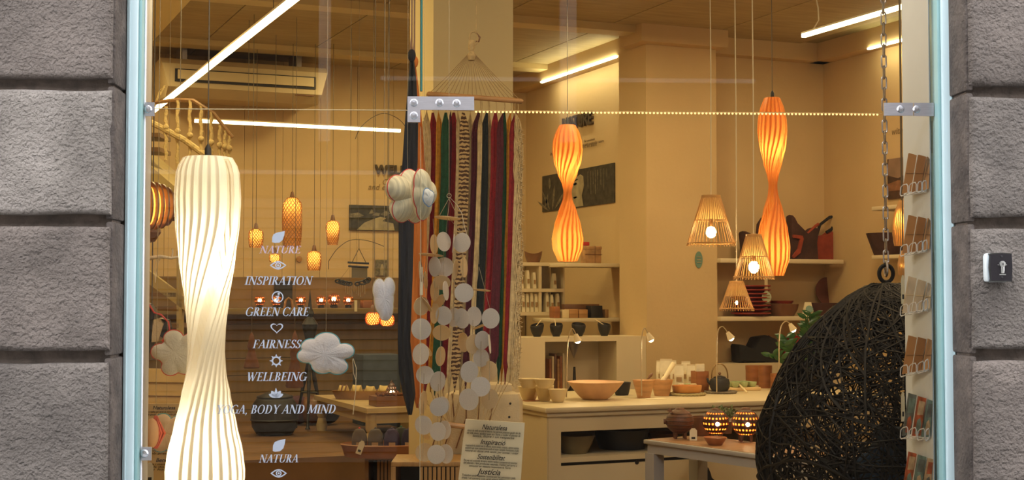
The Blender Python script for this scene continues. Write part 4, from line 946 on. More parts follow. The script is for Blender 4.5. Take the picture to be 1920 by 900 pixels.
# basket behind lanterns and a leafy sprig
c = onz(1318, 817, zt2); c.z += .001; one('woven_basket', MB().lathe([(0, 0), (.055, 0), (.072, .05), (.075, .11), (.068, .11), (.06, .01), (0, .01)], n=24), M_walnut, 'dark woven basket standing behind the pig lantern', 'basket', c)
M_leaf = mat('sage_leaf', (.16, .20, .08), .5, var=.3, vs=15); M_leafd = mat('dark_green_leaf', (.02, .07, .015), .25, var=.3, vs=10)
def leafmesh(L_, W_): return MB().add([(0, 0, 0), (W_ * .5, .002, L_ * .35), (W_ * .4, .004, L_ * .7), (0, .0, L_), (-W_ * .4, .004, L_ * .7), (-W_ * .5, .002, L_ * .35), (0, -W_ * .12, L_ * .5)], [(0, 1, 6), (1, 2, 6), (2, 3, 6), (3, 4, 6), (4, 5, 6), (5, 0, 6)])
c = onz(1362, 813, zt2); c.z += .001; t = T('potted_sprig', 'small grey green leafy plant behind the lit lanterns', 'plant', c)
part('pot', MB().lathe([(0, 0), (.03, 0), (.04, .07), (.036, .07), (0, .06)], n=20), M_walnut, t)
lme = leafmesh(.026, .02).mesh('leaf', M_leaf)
for k in range(14):
    a = random.uniform(0, 6.3); q = random.uniform(.02, .085); e = Vector((q * cos(a), q * sin(a), random.uniform(.11, .155))); part('stem', MB().tube([(0, 0, .05), e * .6 + Vector((0, 0, .03)), e], .0012, 4), M_leaf, t)
    for j in range(7):
        o = bpy.data.objects.new('leaf', lme); pp = Vector((0, 0, .07)).lerp(e, .4 + j * .1); put(o, pp, (random.uniform(-1.2, 1.2), random.uniform(-1.2, 1.2), random.uniform(0, 6.3)), t)
ptag(1300, 803, 827, 14, hd(onz(1300, 826, zt2)) - .02, 'white price tag with a dark mark in front of the pig lantern', yaw=.0)
# black cat figure on the counter's low front
c = ony(1328, 905, A.y - .02) if 0 else pt(1338, 915, 8.16)
cs = sc(8.12); poly = [(-14, -20), (12, -20), (12, -2), (5, 12), (-4, 20), (-6, 28), (-10, 38), (-13, 30), (-18, 26), (-12, 18), (-16, 8), (-14, -4)]
ctf = one('cat_figure', MB().prism([(x * cs, z * cs) for x, z in poly], .035), M_dark, 'black cat figure peeking up below the front table', 'figurine', c, -YAW)
one('figure_stool', MB().rbox((0, 0, (c.z - .16) / 2), (.16, .14, c.z - .165), .01), M_walnut, 'dark low stool under the black cat figure', 'stool', (c.x, c.y, 0), -YAW)
# ================================================================ SHELVES LEFT OF THE COLUMN
def box(name, a, b, m, label, cat, group=None, rz=0):
    a = Vector(a); b = Vector(b); c = (a + b) / 2; c.z = min(a.z, b.z); return one(name, MB().rbox((0, 0, abs(b.z - a.z) / 2), [abs(b[i] - a[i]) for i in range(3)], min(.004, abs(b.z - a.z) * .3)), m, label, cat, c, rz, group)
YSH = YC + .95       # front of the shelf unit behind the low wall
def shelfu(x0, x1, y, name='wall_shelf', label='', Y=YSH, dep=.3, th=.03, m=M_white):
    a = ony(x0, y, Y); b = ony(x1, y, Y); return box(name, (a.x, Y, a.z), (b.x, Y + dep, a.z - th), m, label, 'shelf'), a.z
z490 = ony(1020, 492, YSH).z; z540 = ony(1020, 541, YSH).z; z588 = ony(1020, 585, YSH).z
ux0 = ony(955, 500, YSH).x; ux1 = ony(1058, 500, YSH).x; un = T('shelf_unit', 'cream open shelf unit with white packets beside the striped hammock', 'shelf', (ux0, YSH, z588 - .3))
def up(n, a, b): return part(n, MB().bb(a, b).xf(Matrix.Translation((-ux0, -YSH, -(z588 - .3)))), M_white, un, smooth=False)
for z in (z490, z540, z588): up('shelf_board', (ux0, YSH, z - .028), (ux1, YSH + .28, z))
xm_ = ony(1014, 540, YSH).x
up('upright', (xm_ - .012, YSH + .01, z588), (xm_ + .012, YSH + .27, z540 - .028)); up('upright', (xm_ - .012, YSH + .01, z540), (xm_ + .012, YSH + .27, z490 - .028)); up('upright', (ux1 - .002, YSH + .02, z588), (ux1 + .012, YSH + .27, z490 - .01)); up('back_panel', (ux0, YSH + .28, z588 - .02), (ux1, YSH + .30, z490))
for zz, lst in ((z540, ((976, 32), (988, 34), (1000, 30), (1038, 28))), (z588, ((971, 34), (979, 36), (987, 34), (995, 36), (1003, 34), (1024, 36), (1033, 32), (1044, 34)))):
    for k, (px, hp) in enumerate(lst):
        c = ony(px, 540, YSH + .05); c.z = zz + .001; s = sc(hd(c)); W = 6.4 * s; H = hp * s
        t = T('tea_packet', 'white upright packet on the %s board of the shelf unit, %s' % ('upper' if zz == z540 else 'lower', ('first from the hammock', 'second from the hammock', 'third from the hammock', 'fourth from the hammock', 'fifth from the hammock', 'sixth from the hammock', 'next to last', 'last at the right')[k if k < 3 or zz != z540 else 7]), 'packet', c, -YAW + .5, 'white packets on the shelf unit')
        part('pouch', MB().box((0, 0, H * .45), (W * 1.1, .05, H * .9), taper=.75).box((0, 0, H * .95), (W * .8, .03, H * .1)), M_pack, t, smooth=False); part('label_print', MB().box((0, -.026, H * .4), (W * .6, .006, H * .25)), M_pcol, t, smooth=False)
# floating shelves at the side wall
def floating(y, x0, x1, Yf, label):
    a = ony(x0, y, Yf); b = ony(x1, y - 2, Yf); return box('wall_shelf', (a.x, Yf, a.z), (XN, Yf + .35, a.z - .03), M_white, label, 'shelf'), a
sf1, a1 = floating(493, 1062, 1140, YC + .62, 'cream shelf under the orange lamp carrying the gift box'); sf2, a2 = floating(597, 1032, 1140, YC + .62, 'cream shelf with small brown boxes above the black bowls')
c = ony(1000, 492, YSH + .1); c.z = z490 + .001; s = sc(hd(c)); r = 17 * s
bw_ = MB().lathe([(0, 0), (r * .7, 0), (r * .9, r * .5), (r, r * .95), (r * .94, r * .95), (r * .7, r * .2), (0, r * .15)], n=32)
bw_.v = [(x, y, z + (abs(x) / r) ** 2 * r * .35 * (z / r)) for x, y, z in bw_.v]; one('boat_bowl', bw_, M_walnut, 'dark boat shaped bowl on top of the shelf unit', 'bowl', c, -YAW)
c = ony(1108, 491, YC + .72); c.z = a1.z + .001; s = sc(hd(c)); t = T('gift_box', 'brown wrapped box tied with string on the upper shelf', 'box', c, 0); W = 34 * s; H = 33 * s
part('body', MB().rbox((0, 0, H * .4), (W, W * .6, H * .8), .006), mat('kraft_wrap', (.42, .24, .11), .8, var=.3, vs=14), t); part('lid', MB().rbox((0, 0, H * .87), (W * 1.05, W * .64, H * .18), .005), mat('kraft_wrap', (0, 0, 0)), t)
part('string', MB().tube([(W * .1, -W * .325, 0), (W * .1, -W * .335, H * .97), (W * .1, W * .33, H * .97)], .002, 4).tube([(-W * .53, -W * .33, H * .5), (W * .53, -W * .33, H * .5)], .002, 4), M_walnut, t)
c = ony(1097, 458, YC + .74); one('red_packet', MB().rbox((0, 0, 0), (.05, .05, .03), .003), mat('red_card', (.5, .03, .03), .6), 'small red packet on top of the wrapped box', 'packet', Vector((t.location.x - .05, t.location.y, a1.z + H + .016)))
cols = [M_walnut, M_oak, M_teak, M_cream, M_dark, M_pine, M_walnut]
for k, (px, y0, w_, m_, lb) in enumerate(((1041, 571, 12, M_teak, 'small dark red box at the left end of the small box shelf'), (1057, 577, 14, M_cer, 'pale little pot on the small box shelf'), (1072, 576, 18, M_pine, 'rounded brown pot on the small box shelf'), (1090, 577, 18, M_pine, 'brown square box in the middle of the small box shelf'), (1115, 570, 24, M_dark, 'black box with shiny front on the small box shelf'), (1134, 577, 7, M_oak, 'slim brown stick holder at the right end of the small box shelf'))):
    Yb = YC + .70; c = ony(px, 593, Yb); c.z = a2.z + .001; s = sc(hd(c)); box('small_box', (c.x - w_ * s / 2, Yb - .04, a2.z + .001), (c.x + w_ * s / 2, Yb + .06, a2.z + (593 - y0) * s), m_, lb, 'box', 'boxes on the small shelf')
c = ony(1080, 593, YC + .86); c.z = a2.z + .001; box('long_box', (c.x - .12, c.y - .03, c.z), (c.x + .2, c.y + .04, c.z + .11), M_walnut, 'long dark box at the back of the small box shelf', 'box')
# black bowls with spoons on the low wall
for k, (px, wp, lb) in enumerate(((968, 14, 'black bowl partly behind the hammock fringe'), (1007, 26, 'black bowl with a pale stick, second on the low wall'), (1043, 25, 'black bowl in the middle of the row on the low wall'), (1085, 27, 'black bowl right above the wall niche, cut slanted'), (1133, 25, 'black bowl with crossed sticks at the right end of the low wall'))):
    c = ony(px, 625, YC + .14); c.z = zl + .001; s = sc(hd(c)); r = wp / 2 * s; H = 23 * s; t = T('slanted_bowl', lb, 'bowl', c, .5 * k, 'black bowls on the low wall')
    g = MB().lathe([(0, 0), (r * .5, 0), (r * .85, H * .4), (r, H * .85), (r * .93, H), (r * .88, H), (r * .9, H * .8), (r * .7, H * .35), (0, H * .1)], n=28); g.v = [(x, y, z + .25 * x * (z / H)) for x, y, z in g.v]
    part('bowl_body', g, M_dark, t)
    if k in (1, 2, 4): part('stick', MB().tube([(-r * .6, 0, H * .7), (r * 1.5, .02, H * 1.35)], .0035, 5), M_cer, t)
# things inside the wall niche
zn = nb.z - .1; Yn = YC + .2
c = ony(1077, 712, YC + .16); c.z = zn + .001; s = sc(hd(c)); one('bottle_vase', MB().lathe([(0, 0), (14 * s, 0), (15 * s, 10 * s), (8 * s, 22 * s), (3 * s, 34 * s), (2 * s, 58 * s), (0, 58 * s)], n=24), M_dark, 'black long necked bottle vase inside the wall niche', 'vase', c)
c = ony(1114, 708, YC + .2); c.z = zn + .001; one('glass_jar', MB().lathe([(0, 0), (6 * s, 0), (6 * s, 22 * s), (4 * s, 25 * s), (4 * s, 30 * s), (0, 30 * s)], n=20), mat('green_glass_look', (.10, .18, .08), .1), 'small green bottle at the right inside the wall niche', 'bottle', c)
for k in range(6):
    px = 1024 + k * 5; c = ony(px, 712, YC + .24); c.z = zn + .001; box('book', (c.x, c.y - .06, zn + .001), (c.x + .019, c.y + .05, zn + .30 + .02 * (k % 3)), (M_teak, M_cer, M_walnut, M_pine)[k % 4], 'thin upright book in the niche, %s' % ('first from the left', 'second from the left', 'third, dark one', 'fourth, brown one', 'fifth from the left', 'last, beside the vase')[k], 'book', 'books in the wall niche')
c = ony(1076, 650, YC + .12); one('paper_cone', MB().lathe([(0, -.13), (.055, 0), (.05, .0), (0, -.12)], n=16), M_metal, 'grey pointed cone hanging in the top of the niche', 'cone', Vector((c.x, c.y, n0.z - .003)))
# NATURE lettering and face picture on the side wall
def txt(s_, size, m, parent=None, M=None, ext=.004, align='CENTER', shear=0, off=0, name='lettering', label=None, space=1.0, fit=None):
    cu = bpy.data.curves.new(name, 'FONT'); cu.body = s_; cu.size = size; cu.extrude = ext; cu.align_x = align; cu.shear = shear; cu.offset = off; cu.resolution_u = 3; cu.space_character = space
    ob = bpy.data.objects.new(name, cu); me = bpy.data.meshes.new_from_object(ob); bpy.data.objects.remove(ob)
    if fit:
        xs = [v.co.x for v in me.vertices]; k = fit / (max(xs) - min(xs)); me.transform(Matrix.Diagonal((k, 1 if k < 1 else min(k, 1.2), 1, 1)))
    me.materials.clear(); me.materials.append(m)
    me.transform(M @ Matrix.Rotation(R(90), 4, 'X') if M else Matrix.Rotation(R(90), 4, 'X'))
    if parent: me.transform(WM(parent).inverted())
    o = bpy.data.objects.new(name, me); put(o, parent=parent); return tag(o, label)
M_let = mat('dark_letters', (.06, .04, .02), .6); M_letg = mat('brown_print', (.25, .17, .08), .7)
MR = Matrix.Rotation(R(-90), 4, 'Z')    # text on walls that face -X reads towards -Y
XT = XN - .004
A = onx(1057, 235, XT); B = onx(1110, 228, XT); t = T('wall_sign', 'raised dark NATURE letters on the wall behind the orange lamp', 'sign', A)
txt('NATURE', (A.y - B.y) / 4.1 * 1.12, M_let, t, Matrix.Translation(Vector((XT - .01, A.y, B.z - .02))) @ MR, .012, 'LEFT', off=.004)
for k, (x0, x1, yy) in enumerate(((1095, 1115, 263), (1088, 1140, 272), (1032, 1130, 288))):
    A = onx(x0, yy, XT); B = onx(x1, yy, XT); L_ = A.y - B.y; txt(('Our commitment', 'starts with respect for nature', 'in harmony with the natural world we share')[k], L_ / (7, 14, 20)[k], M_letg, t, Matrix.Translation(Vector((XT - .003, A.y, A.z - .02))) @ MR, .001, 'LEFT', .25)
def picture(name, corners, X, label, blobs, base, axis='x', seed=1):
    "flat print: dark base board with pale shapes, coordinates in 0..1"
    a, b = corners; t = T(name, label, 'picture', a)
    if axis == 'x':
        w_ = a.y - b.y; h_ = a.z - b.z; M = Matrix.Translation(a) @ MR
    else:
        w_ = b.x - a.x; h_ = a.z - b.z; M = Matrix.Translation(a)
    part('board', MB().box((w_ / 2, .0, -h_ / 2), (w_, .016, h_)).xf(M), base, t, world=True, smooth=False)
    for poly, m_ in blobs:
        part('print_shape', MB().prism([(x * w_, -y * h_) for x, y in poly], .0016).xf(M @ Matrix.Translation((0, -.0095, 0))), m_, t, world=True, smooth=False)
    return t
M_pk = mat('print_black', (.035, .032, .022), .5, var=.6, vs=20); M_pg = mat('print_grey', (.16, .14, .09), .5, var=.5, vs=40); M_pl = mat('print_light', (.34, .29, .18), .5, var=.25, vs=14)
leafb = lambda x, y, l, w_, a: [(x + cos(a) * l * q + sin(a) * w_ * k, y - sin(a) * l * q * 1.6 + cos(a) * w_ * k) for q, k in ((0, 0), (.3, .5), (.7, .45), (1, 0), (.7, -.45), (.3, -.5))]
A = onx(1018, 333, XT); B = onx(1153, 378, XT); A.z = onx(1085, 318, XT).z; B.z = onx(1085, 389, XT).z
blobs = [(leafb(.12, .95, .35, .035, 1.9), M_pg), (leafb(.16, .98, .42, .03, 1.5), M_pg), (leafb(.10, .98, .25, .04, 2.3), M_pg), (leafb(.2, .95, .3, .04, 1.1), M_pg), (leafb(.05, .9, .25, .03, 1.4), M_pg), (leafb(.12, .4, .2, .03, 1.6), M_pg),
         ([(.42, .98), (.44, .7), (.42, .5), (.45, .35), (.5, .2), (.56, .14), (.6, .2), (.61, .45), (.58, .7), (.60, .98)], M_pl), ([(.46, .36), (.5, .33), (.52, .38), (.48, .41)], M_pk), ([(.46, .72), (.50, .70), (.52, .73), (.48, .76)], M_pk), ([(.45, .28), (.52, .24), (.53, .27), (.46, .31)], M_pk)]
blobs += [([(x, .1), (x + .006, .1), (x + .008, .1 + l), (x + .002, .1 + l)], M_pg) for x, l in ((.66, .45), (.70, .6), (.73, .35), (.76, .62), (.79, .5), (.83, .4), (.87, .55), (.91, .3))]
picture('face_picture', (A, B), XT, 'dark wall print with leaves and a pale face behind the orange lamp', blobs, M_pk)
# sticker on the column
c = ony(1310, 487, YC - .003); s = sc(hd(c)); M_tealb = mat('teal_sticker', (.14, .26, .22), .5); t = T('round_sticker', 'small round teal sticker on the wall column under the cone lamp', 'sticker', c)
part('disc', MB().lathe([(0, 0), (.062, 0), (.062, .003), (0, .003)], n=28).xf(Matrix.Rotation(R(90), 4, 'X')), M_tealb, t); t.scale = (.55, 1, 1.05)
for k in range(3): part('print_line', MB().box((0, -.005, .02 - k * .02), (.07, .002, .006)), M_pl, t, smooth=False)
# ================================================================ ALCOVE SHELVES
def ash(y, x0, x1, label):
    a = ony(x0, y, YA - .3); b = ony(x1, y, YA - .3); box('wall_shelf', (max(a.x, XA - .0), YA - .3, a.z), (b.x, YA, a.z - .035), M_white, label, 'shelf'); return a.z
za = ash(484, 1347, 1582, 'upper alcove shelf with dark red felt bags'); zb_ = ash(594, 1347, 1590, 'lower alcove shelf with red and brown bowls')
M_feltr = mat('red_felt', (.30, .05, .02), .95, var=.2, vs=12, bump=.4, bs=150); M_feltd = mat('dark_felt', (.055, .022, .015), .95, var=.3, vs=12, bump=.4, bs=150); M_feltk = mat('black_felt', (.015, .014, .014), .95, bump=.3, bs=150)
def felt(px, pyb, poly, th, m, label, Y, z, handle=None, hm=None, name='felt_bag', cat='bag', extra=None):
    c = ony(px, pyb, Y); c.z = z + .001; s = sc(hd(c)); t = T(name, label, cat, c)
    def P(p): q = ony(px + p[0], pyb - p[1], Y); return ((q.x - c.x), (q.z - ony(px, pyb, Y).z))
    pl = [P(p) for p in poly]; cx = sum(p[0] for p in pl) / len(pl); cz = sum(p[1] for p in pl) / len(pl)
    g = MB(); n = len(pl)
    for sg, k in ((-1, 1), (1, 1)): pass
    rings = [(-th / 2, .82), (-th / 2 * .8, .95), (0, 1.0), (th / 2 * .8, .95), (th / 2, .82)]
    vs = [(cx + (x - cx) * k, y, max(0.0, cz + (z_ - cz) * k) if z_ > .002 else 0.0) for y, k in rings for x, z_ in pl]
    fs = [tuple(range(n)), tuple(4 * n + i for i in range(n - 1, -1, -1))] + [(r_ * n + i, (r_ + 1) * n + i, (r_ + 1) * n + (i + 1) % n, r_ * n + (i + 1) % n) for r_ in range(4) for i in range(n)]
    part('bag_body', g.add(vs, fs), m, t)
    if handle:
        hp = [P(p) for p in handle]; part('handle', MB().tube([(x, -th / 2 * .7, z_) for x, z_ in hp], .013, 8), hm or m, t)
    if extra:
        for ep, em in extra: part('flap', MB().prism([P(p) for p in ep], .02).xf(Matrix.Translation((0, -th / 2 - .008, 0))), em, t, smooth=False)
    return t
felt(1546, 482, [(-38, 0), (30, 0), (34, 30), (36, 84), (32, 82), (10, 55), (0, 48), (-20, 45), (-42, 48), (-40, 20)], .11, M_feltr, 'large dark red felt bag with pointed corners at the right end of the upper shelf', YA - .065, za, [(-20, 46), (-14, 66), (4, 80), (14, 82), (18, 74), (8, 58), (-2, 52)], M_feltk)
felt(1502, 482, [(-22, 0), (28, 0), (26, 30), (30, 58), (22, 60), (8, 48), (-16, 72), (-22, 84), (-24, 82), (-24, 40)], .10, M_feltd, 'dark brown felt bag with high left corner and orange strap', YA - .19, za, [(-22, 44), (-6, 40), (10, 50), (22, 62), (28, 66)], M_feltr, extra=[([(-22, 46), (-6, 44), (-4, 38), (-10, 12), (-22, 2), (-24, 6), (-14, 20), (-10, 38), (-22, 40)], M_feltr)])
felt(1400, 482, [(-6, 0), (40, 0), (40, 45), (6, 46), (-8, 52), (-10, 48), (-8, 30)], .12, M_feltd, 'dark felt bag half hidden by the cone lamp on the upper shelf', YA - .18, za, [(14, 44), (16, 64), (22, 74), (28, 66), (28, 44)], M_feltd)
# lower shelf
for k in range(8):
    c = ony(1408, 592, YA - .17); c.z = zb_ + .001 + k * .031; r = .16; one('red_plate', MB().lathe([(0, 0), (r * .55, 0), (r, .022), (r, .03), (r * .95, .03), (r * .5, .008), (0, .008)], n=32), mat('red_lacquer', (.28, .03, .015), .4, var=.15), ('lowest plate of the red stack', 'second plate from the bottom of the red stack', 'third plate from the bottom of the red stack', 'fourth plate from the bottom of the red stack', 'fifth plate from the bottom of the red stack', 'sixth plate from the bottom of the red stack', 'seventh plate, just under the top of the red stack', 'topmost plate of the red stack on the lower alcove shelf')[k], 'plate', c, group='stack of red plates')
def ab(px, w_, h_, m, label, ft=.7, dy=.16, cat='bowl'):
    c = ony(px, 592, YA - dy); c.z = zb_ + .001; s = sc(hd(c)); r = w_ / 2 * s; h = h_ * s; r = min(r, .29)
    return one('alcove_bowl', MB().lathe([(0, 0), (r * ft, 0), (r * .93, h * .55), (r, h), (r * .95, h), (r * .85, h * .5), (0, .02)], n=32, sy=min(1, .10 / r)), m, label, cat, c), c, s
ab(1468, 64, 22, mat('brown_lacquer', (.17, .07, .03), .5, var=.1), 'wide brown bowl behind the round hanging tag'); ab(1545, 74, 24, mat('dark_lacquer', (.07, .025, .02), .5), 'wide dark bowl at the right end of the lower alcove shelf', dy=.185)
c = ony(1465, 560, YA - .16); r = .1; c.z = zb_ + .001 + 23 * sc(hd(c)) ; one('alcove_bowl', MB().lathe([(0, 0), (.085, 0), (.10, .024), (.095, .024), (0, .006)], n=28), mat('red_lacquer', (0, 0, 0)), 'flat red dish resting in the wide brown bowl', 'dish', c)
c = ony(1550, 552, YA - .03); c.z = zb_ + .20; one('round_plate', MB().lathe([(0, .0), (.115, .006), (.118, .014), (0, .012)], n=32).xf(Matrix.Rotation(R(82), 4, 'X')), mat('brown_red_lacquer', (.15, .045, .025), .5), 'round red brown plate standing upright behind the dark bowl', 'plate', c)
c = ony(1518, 590, YA - .285); c.z = zb_ + .001; s = sc(hd(c)); t = T('tent_card', 'small folded white card with a round green badge on the lower alcove shelf', 'card', c, -YAW)
part('card', MB().add([(-14 * s, .0, 0), (10 * s, 0, 0), (4 * s, .02, 26 * s), (-16 * s + 8 * s, .02, 26 * s), (-14 * s, .05, 0), (10 * s, .05, 0)], [(0, 1, 2, 3), (3, 2, 5, 4), (0, 3, 4), (1, 5, 2), (0, 4, 5, 1)]), M_paper, t, smooth=False)
part('badge', MB().lathe([(0, 0), (7 * s, 0), (7 * s, .002), (0, .002)], n=20).xf(Matrix.Translation((0, .004, 13 * s)) @ Matrix.Rotation(R(68), 4, 'X')), M_tealb, t)
# hanging round tag
c = pt(1437, 556, 9.1); c.y = YA - .315; q = ony(1437, 557, YA - .315); t = T('round_tag', 'round pale teal tag on a strap hanging before the brown bowl', 'tag', q, 0); s = sc(hd(q))
part('disc', MB().lathe([(0, 0), (10.5 * s, 0), (10.5 * s, .004), (0, .004)], n=28).xf(Matrix.Rotation(R(90), 4, 'X')), mat('pale_teal_card', (.42, .46, .34), .6), t); part('strap', MB().box((0, .003, (za - q.z) / 2), (7 * s, .002, za - q.z - .01)), M_cream, t, smooth=False)
for k in range(2): part('print_line', MB().box((0, -.006, 3 * s - k * 5 * s), (13 * s, .002, 1.5 * s)), M_letg, t, smooth=False)
# lower alcove: ledge with a big black felt bag and red bag, plants
zg = ony(1400, 680, YC + .1).z
st('wall_ledge', MB().bb((XA, YC + .0, 0), (XR, YA, zg)), M_white)
felt(1420, 683, [(-42, 0), (34, 0), (36, 20), (30, 44), (14, 51), (-4, 48), (-14, 26), (-28, 28), (-42, 34), (-44, 30), (-42, 12)], .16, M_feltk, 'black felt bag with arched handle on the ledge by the gooseneck spot', YC + .12, zg, [(0, 28), (4, 42), (14, 48), (24, 40), (28, 22)], M_feltd)
felt(1487, 683, [(-14, 0), (14, 0), (14, 30), (6, 48), (-4, 50), (-12, 38), (-16, 24)], .12, mat('bright_red_felt', (.42, .02, .02), .9), 'bright red pouch behind the green plant', YC + .12, zg)
c = onz(1512, 729, zc); c.z = zc + .001; t = T('zz_plant', 'glossy dark green plant with feathered stems beside the egg chair', 'plant', c)
part('pot', MB().lathe([(0, 0), (.07, 0), (.09, .13), (.08, .13), (0, .11)], n=24), M_dark, t); lme2 = leafmesh(.085, .036).mesh('leaf', M_leafd)
for k, (dx, top_, side) in enumerate(((.0, .46, -.02), (-.08, .30, -.14), (.10, .40, .10), (-.04, .24, -.2), (.02, .36, .16), (-.02, .48, .05), (-.12, .16, -.22))):
    top_ *= .92; P = [Vector((dx * .3, -.02 * k * .3, .1)), Vector((dx, -.03, .1 + top_ * .5)), Vector((dx + side, -.05, .1 + top_))]
    st_ = MB().tube([P[0], P[1], P[2]], [.007, .006, .003], 5); part('stem', st_, M_leafd, t)
    for j in range(9):
        q = .25 + j * .085; p = P[0] * (1 - q) ** 2 + P[1] * 2 * q * (1 - q) + P[2] * q * q
        for sg in (-1, 1):
            o = bpy.data.objects.new('leaf', lme2); put(o, p, (R(random.uniform(-25, 25)), sg * R(62) + side, random.uniform(-.4, .4)), t)
# right wall: niche shelves, bowl, picture
def rsh(y, label):
    a = onx(1634, y, XR - .25); b = onx(1700, y, XR - .25); box('wall_shelf', (XR - .25, min(a.y, b.y) - .6, a.z), (XR, a.y, a.z - .03), M_white, label, 'shelf'); return a
ra = rsh(479, 'short cream shelf on the right wall behind the chain'); rb = rsh(388, 'cream ledge on the right wall under the dark landscape print')
c = onx(1664, 475, XR - .13); c.z = ra.z + .001; one('oval_basket', MB().lathe([(0, 0), (.10, 0), (.15, .14), (.16, .17), (.15, .17), (.09, .02), (0, .02)], n=28), M_feltd, 'dark red brown basket on the shelf behind the chain', 'basket', c)
A = onx(1665, 297, XR - .004); B = onx(1735, 372, XR - .004); A.z = onx(1680, 297, XR).z; B.z = onx(1680, 373, XR).z
picture('landscape_picture', (A, B), XR, 'dark reddish print of grasses on the right wall beside the rack', [([(0, .62), (.3, .55), (.6, .62), (1, .5), (1, .8), (0, .8)], mat('print_rust', (.22, .10, .05), .6, var=.3, vs=20)), ([(.05, .0), (.5, .0), (.7, .35), (.3, .5), (0, .4)], mat('print_dusk', (.26, .17, .12), .6, var=.2, vs=9))], mat('print_umber', (.07, .035, .02), .6, var=.4, vs=16))
A = onx(1671, 253, XR - .004); t = T('wall_text', 'small brown words printed on the right wall above the landscape print', 'sign', A); txt('with the planet', .075, M_letg, t, Matrix.Translation(A) @ MR, .001, 'LEFT', .25)

# ================================================================ BACK WALL
c0 = ony(703, 325, YB - .02); c1 = ony(752, 311, YB - .02); t = T('wall_sign', 'dark WELLBEING letters on the back wall cut off by the slate hammock', 'sign', c0)
txt('WELLBEING', (c1.z - c0.z) * 1.42, M_let, t, Matrix.Translation(Vector((c0.x, YB - .03, c0.z))), .012, 'LEFT', off=.004, space=1.1)
for k, (px, yy, s_) in enumerate(((716, 346, 'Our product'), (690, 355, 'and ethical products for'))):
    q = ony(px, yy, YB - .012); txt(s_, .075, M_letg, t, Matrix.Translation(q), .001, 'LEFT', .25)
A = ony(655, 384, YB - .02); B = ony(790, 434, YB - .02)
picture('garden_picture', (A, B), 0, 'dark garden print with a pale path on the back wall', [([(.1, .98), (.2, .7), (.32, .55), (.42, .45), (.5, .5), (.45, .62), (.6, .7), (.62, .98)], M_pl), ([(.3, .4), (.36, .28), (.42, .3), (.4, .42)], M_pg), ([(.42, .35), (.5, .2), (.56, .3), (.5, .42)], M_pg), ([(.0, .35), (.12, .3), (.2, .42), (.1, .5), (0, .5)], M_pg), ([(.26, .35), (.3, .15), (.34, .3)], M_pg)], M_pk, 'y')
A = ony(704, 487, YB - .02); B = ony(726, 517, YB - .02); picture('portrait_picture', (A, B), 0, 'small grey portrait print standing above the back ledge', [([(.4, .98), (.38, .6), (.45, .3), (.6, .25), (.68, .5), (.62, .98)], M_pl)], M_pg, 'y')
# dark back panel and long shelf with glowing balls
YB2 = YB - .36; ztop = ony(600, 520, YB - .04).z; zs2 = ony(600, 578, YB2).z
st('trim_6', MB().bb((.3, YB - .06, zs2), (XN, YB - .0355, ztop)), mat('brown_backboard', (.20, .12, .045), .5, var=.15, vs=3))
box('long_shelf', (.9, YB2, zs2), (ony(790, 578, YB2).x, YB - .065, zs2 - .05), mat('olive_shelf', (.20, .14, .06), .6), 'long brown shelf with glowing coconut balls at the back', 'shelf')
c = ony(532, 550, YB - .09); one('dark_print', MB().box((0, 0, 0), (.16, .02, .24)), M_dark, 'dark upright board leaning behind the glowing balls', 'board', Vector((c.x, YB - .075, zs2 + .121)))
for px, lb in ((487, 'leftmost glowing ball on the back shelf'), (518, 'glowing ball behind the round i symbol'), (564, 'glowing ball just right of the pale arch'), (602, 'glowing ball left of the biggest one'), (626, 'largest glowing ball on the back shelf'), (653, 'glowing ball at the right end of the row')):
    big = 24 if px == 626 else 20; c = ony(px, 577, YB2 + .12); c.z = zs2; lantern(px, 0, big, big * 1.05, lb, True, z=0, m=mat('copper_ball', (.16, .05, .015), .35), d=1, kind='coconut_lantern', watts=0) if 0 else None
    s = sc(hd(c)); r = big / 2 * s; t = T('coconut_lantern', lb, 'lantern', c + Vector((0, 0, .001)), 0, 'glowing balls on the back shelf')
    part('shell', MB().lathe([(r * sin(pi * i / 14), .02 + r - r * cos(pi * i / 14)) for i in range(15)], n=28, skip=lambda i, k: (i in (3, 6, 9)) and k % 2 == 0 or (i in (7, 8) and k in (18, 19, 20, 21))), mat('copper_ball', (.22, .07, .02), .3), t)
    part('flame', MB().ball((0, 0, .02 + r), r * .32, 10, 8), M_bulbs, t); part('stand', MB().cyl((0, 0, 0), r * .6, .022, 12), M_dark, t)
    lamp(c + Vector((0, -r * .45, .03 + r * .9)), 1.5, (1, .5, .18), .02, parent=t)
c = ony(541, 577, YB2 + .1); c.z = zs2 + .001; s = sc(hd(c)); one('wooden_arch', MB().tube([(-8 * s, 0, 0), (-5 * s, 0, 15 * s), (0, 0, 19 * s), (5 * s, 0, 15 * s), (8 * s, 0, 0)], .011, 8), M_oak, 'pale wooden arch figure between two glowing balls', 'figurine', c)
c = ony(690, 577, YB2 + .14); c.z = zs2 + .001; box('brown_box', (c.x - .06, c.y - .05, c.z), (c.x + .08, c.y + .05, c.z + .07), M_teak, 'small red brown box at the right of the back shelf', 'box')
c = ony(665, 577, YB2 + .03); one('shelf_tag', MB().box((0, 0, 0), (.025, .002, .1)), M_paper, 'small pale tag hanging from the back shelf edge', 'price tag', Vector((c.x, YB2 - .004, zs2 + .02)))
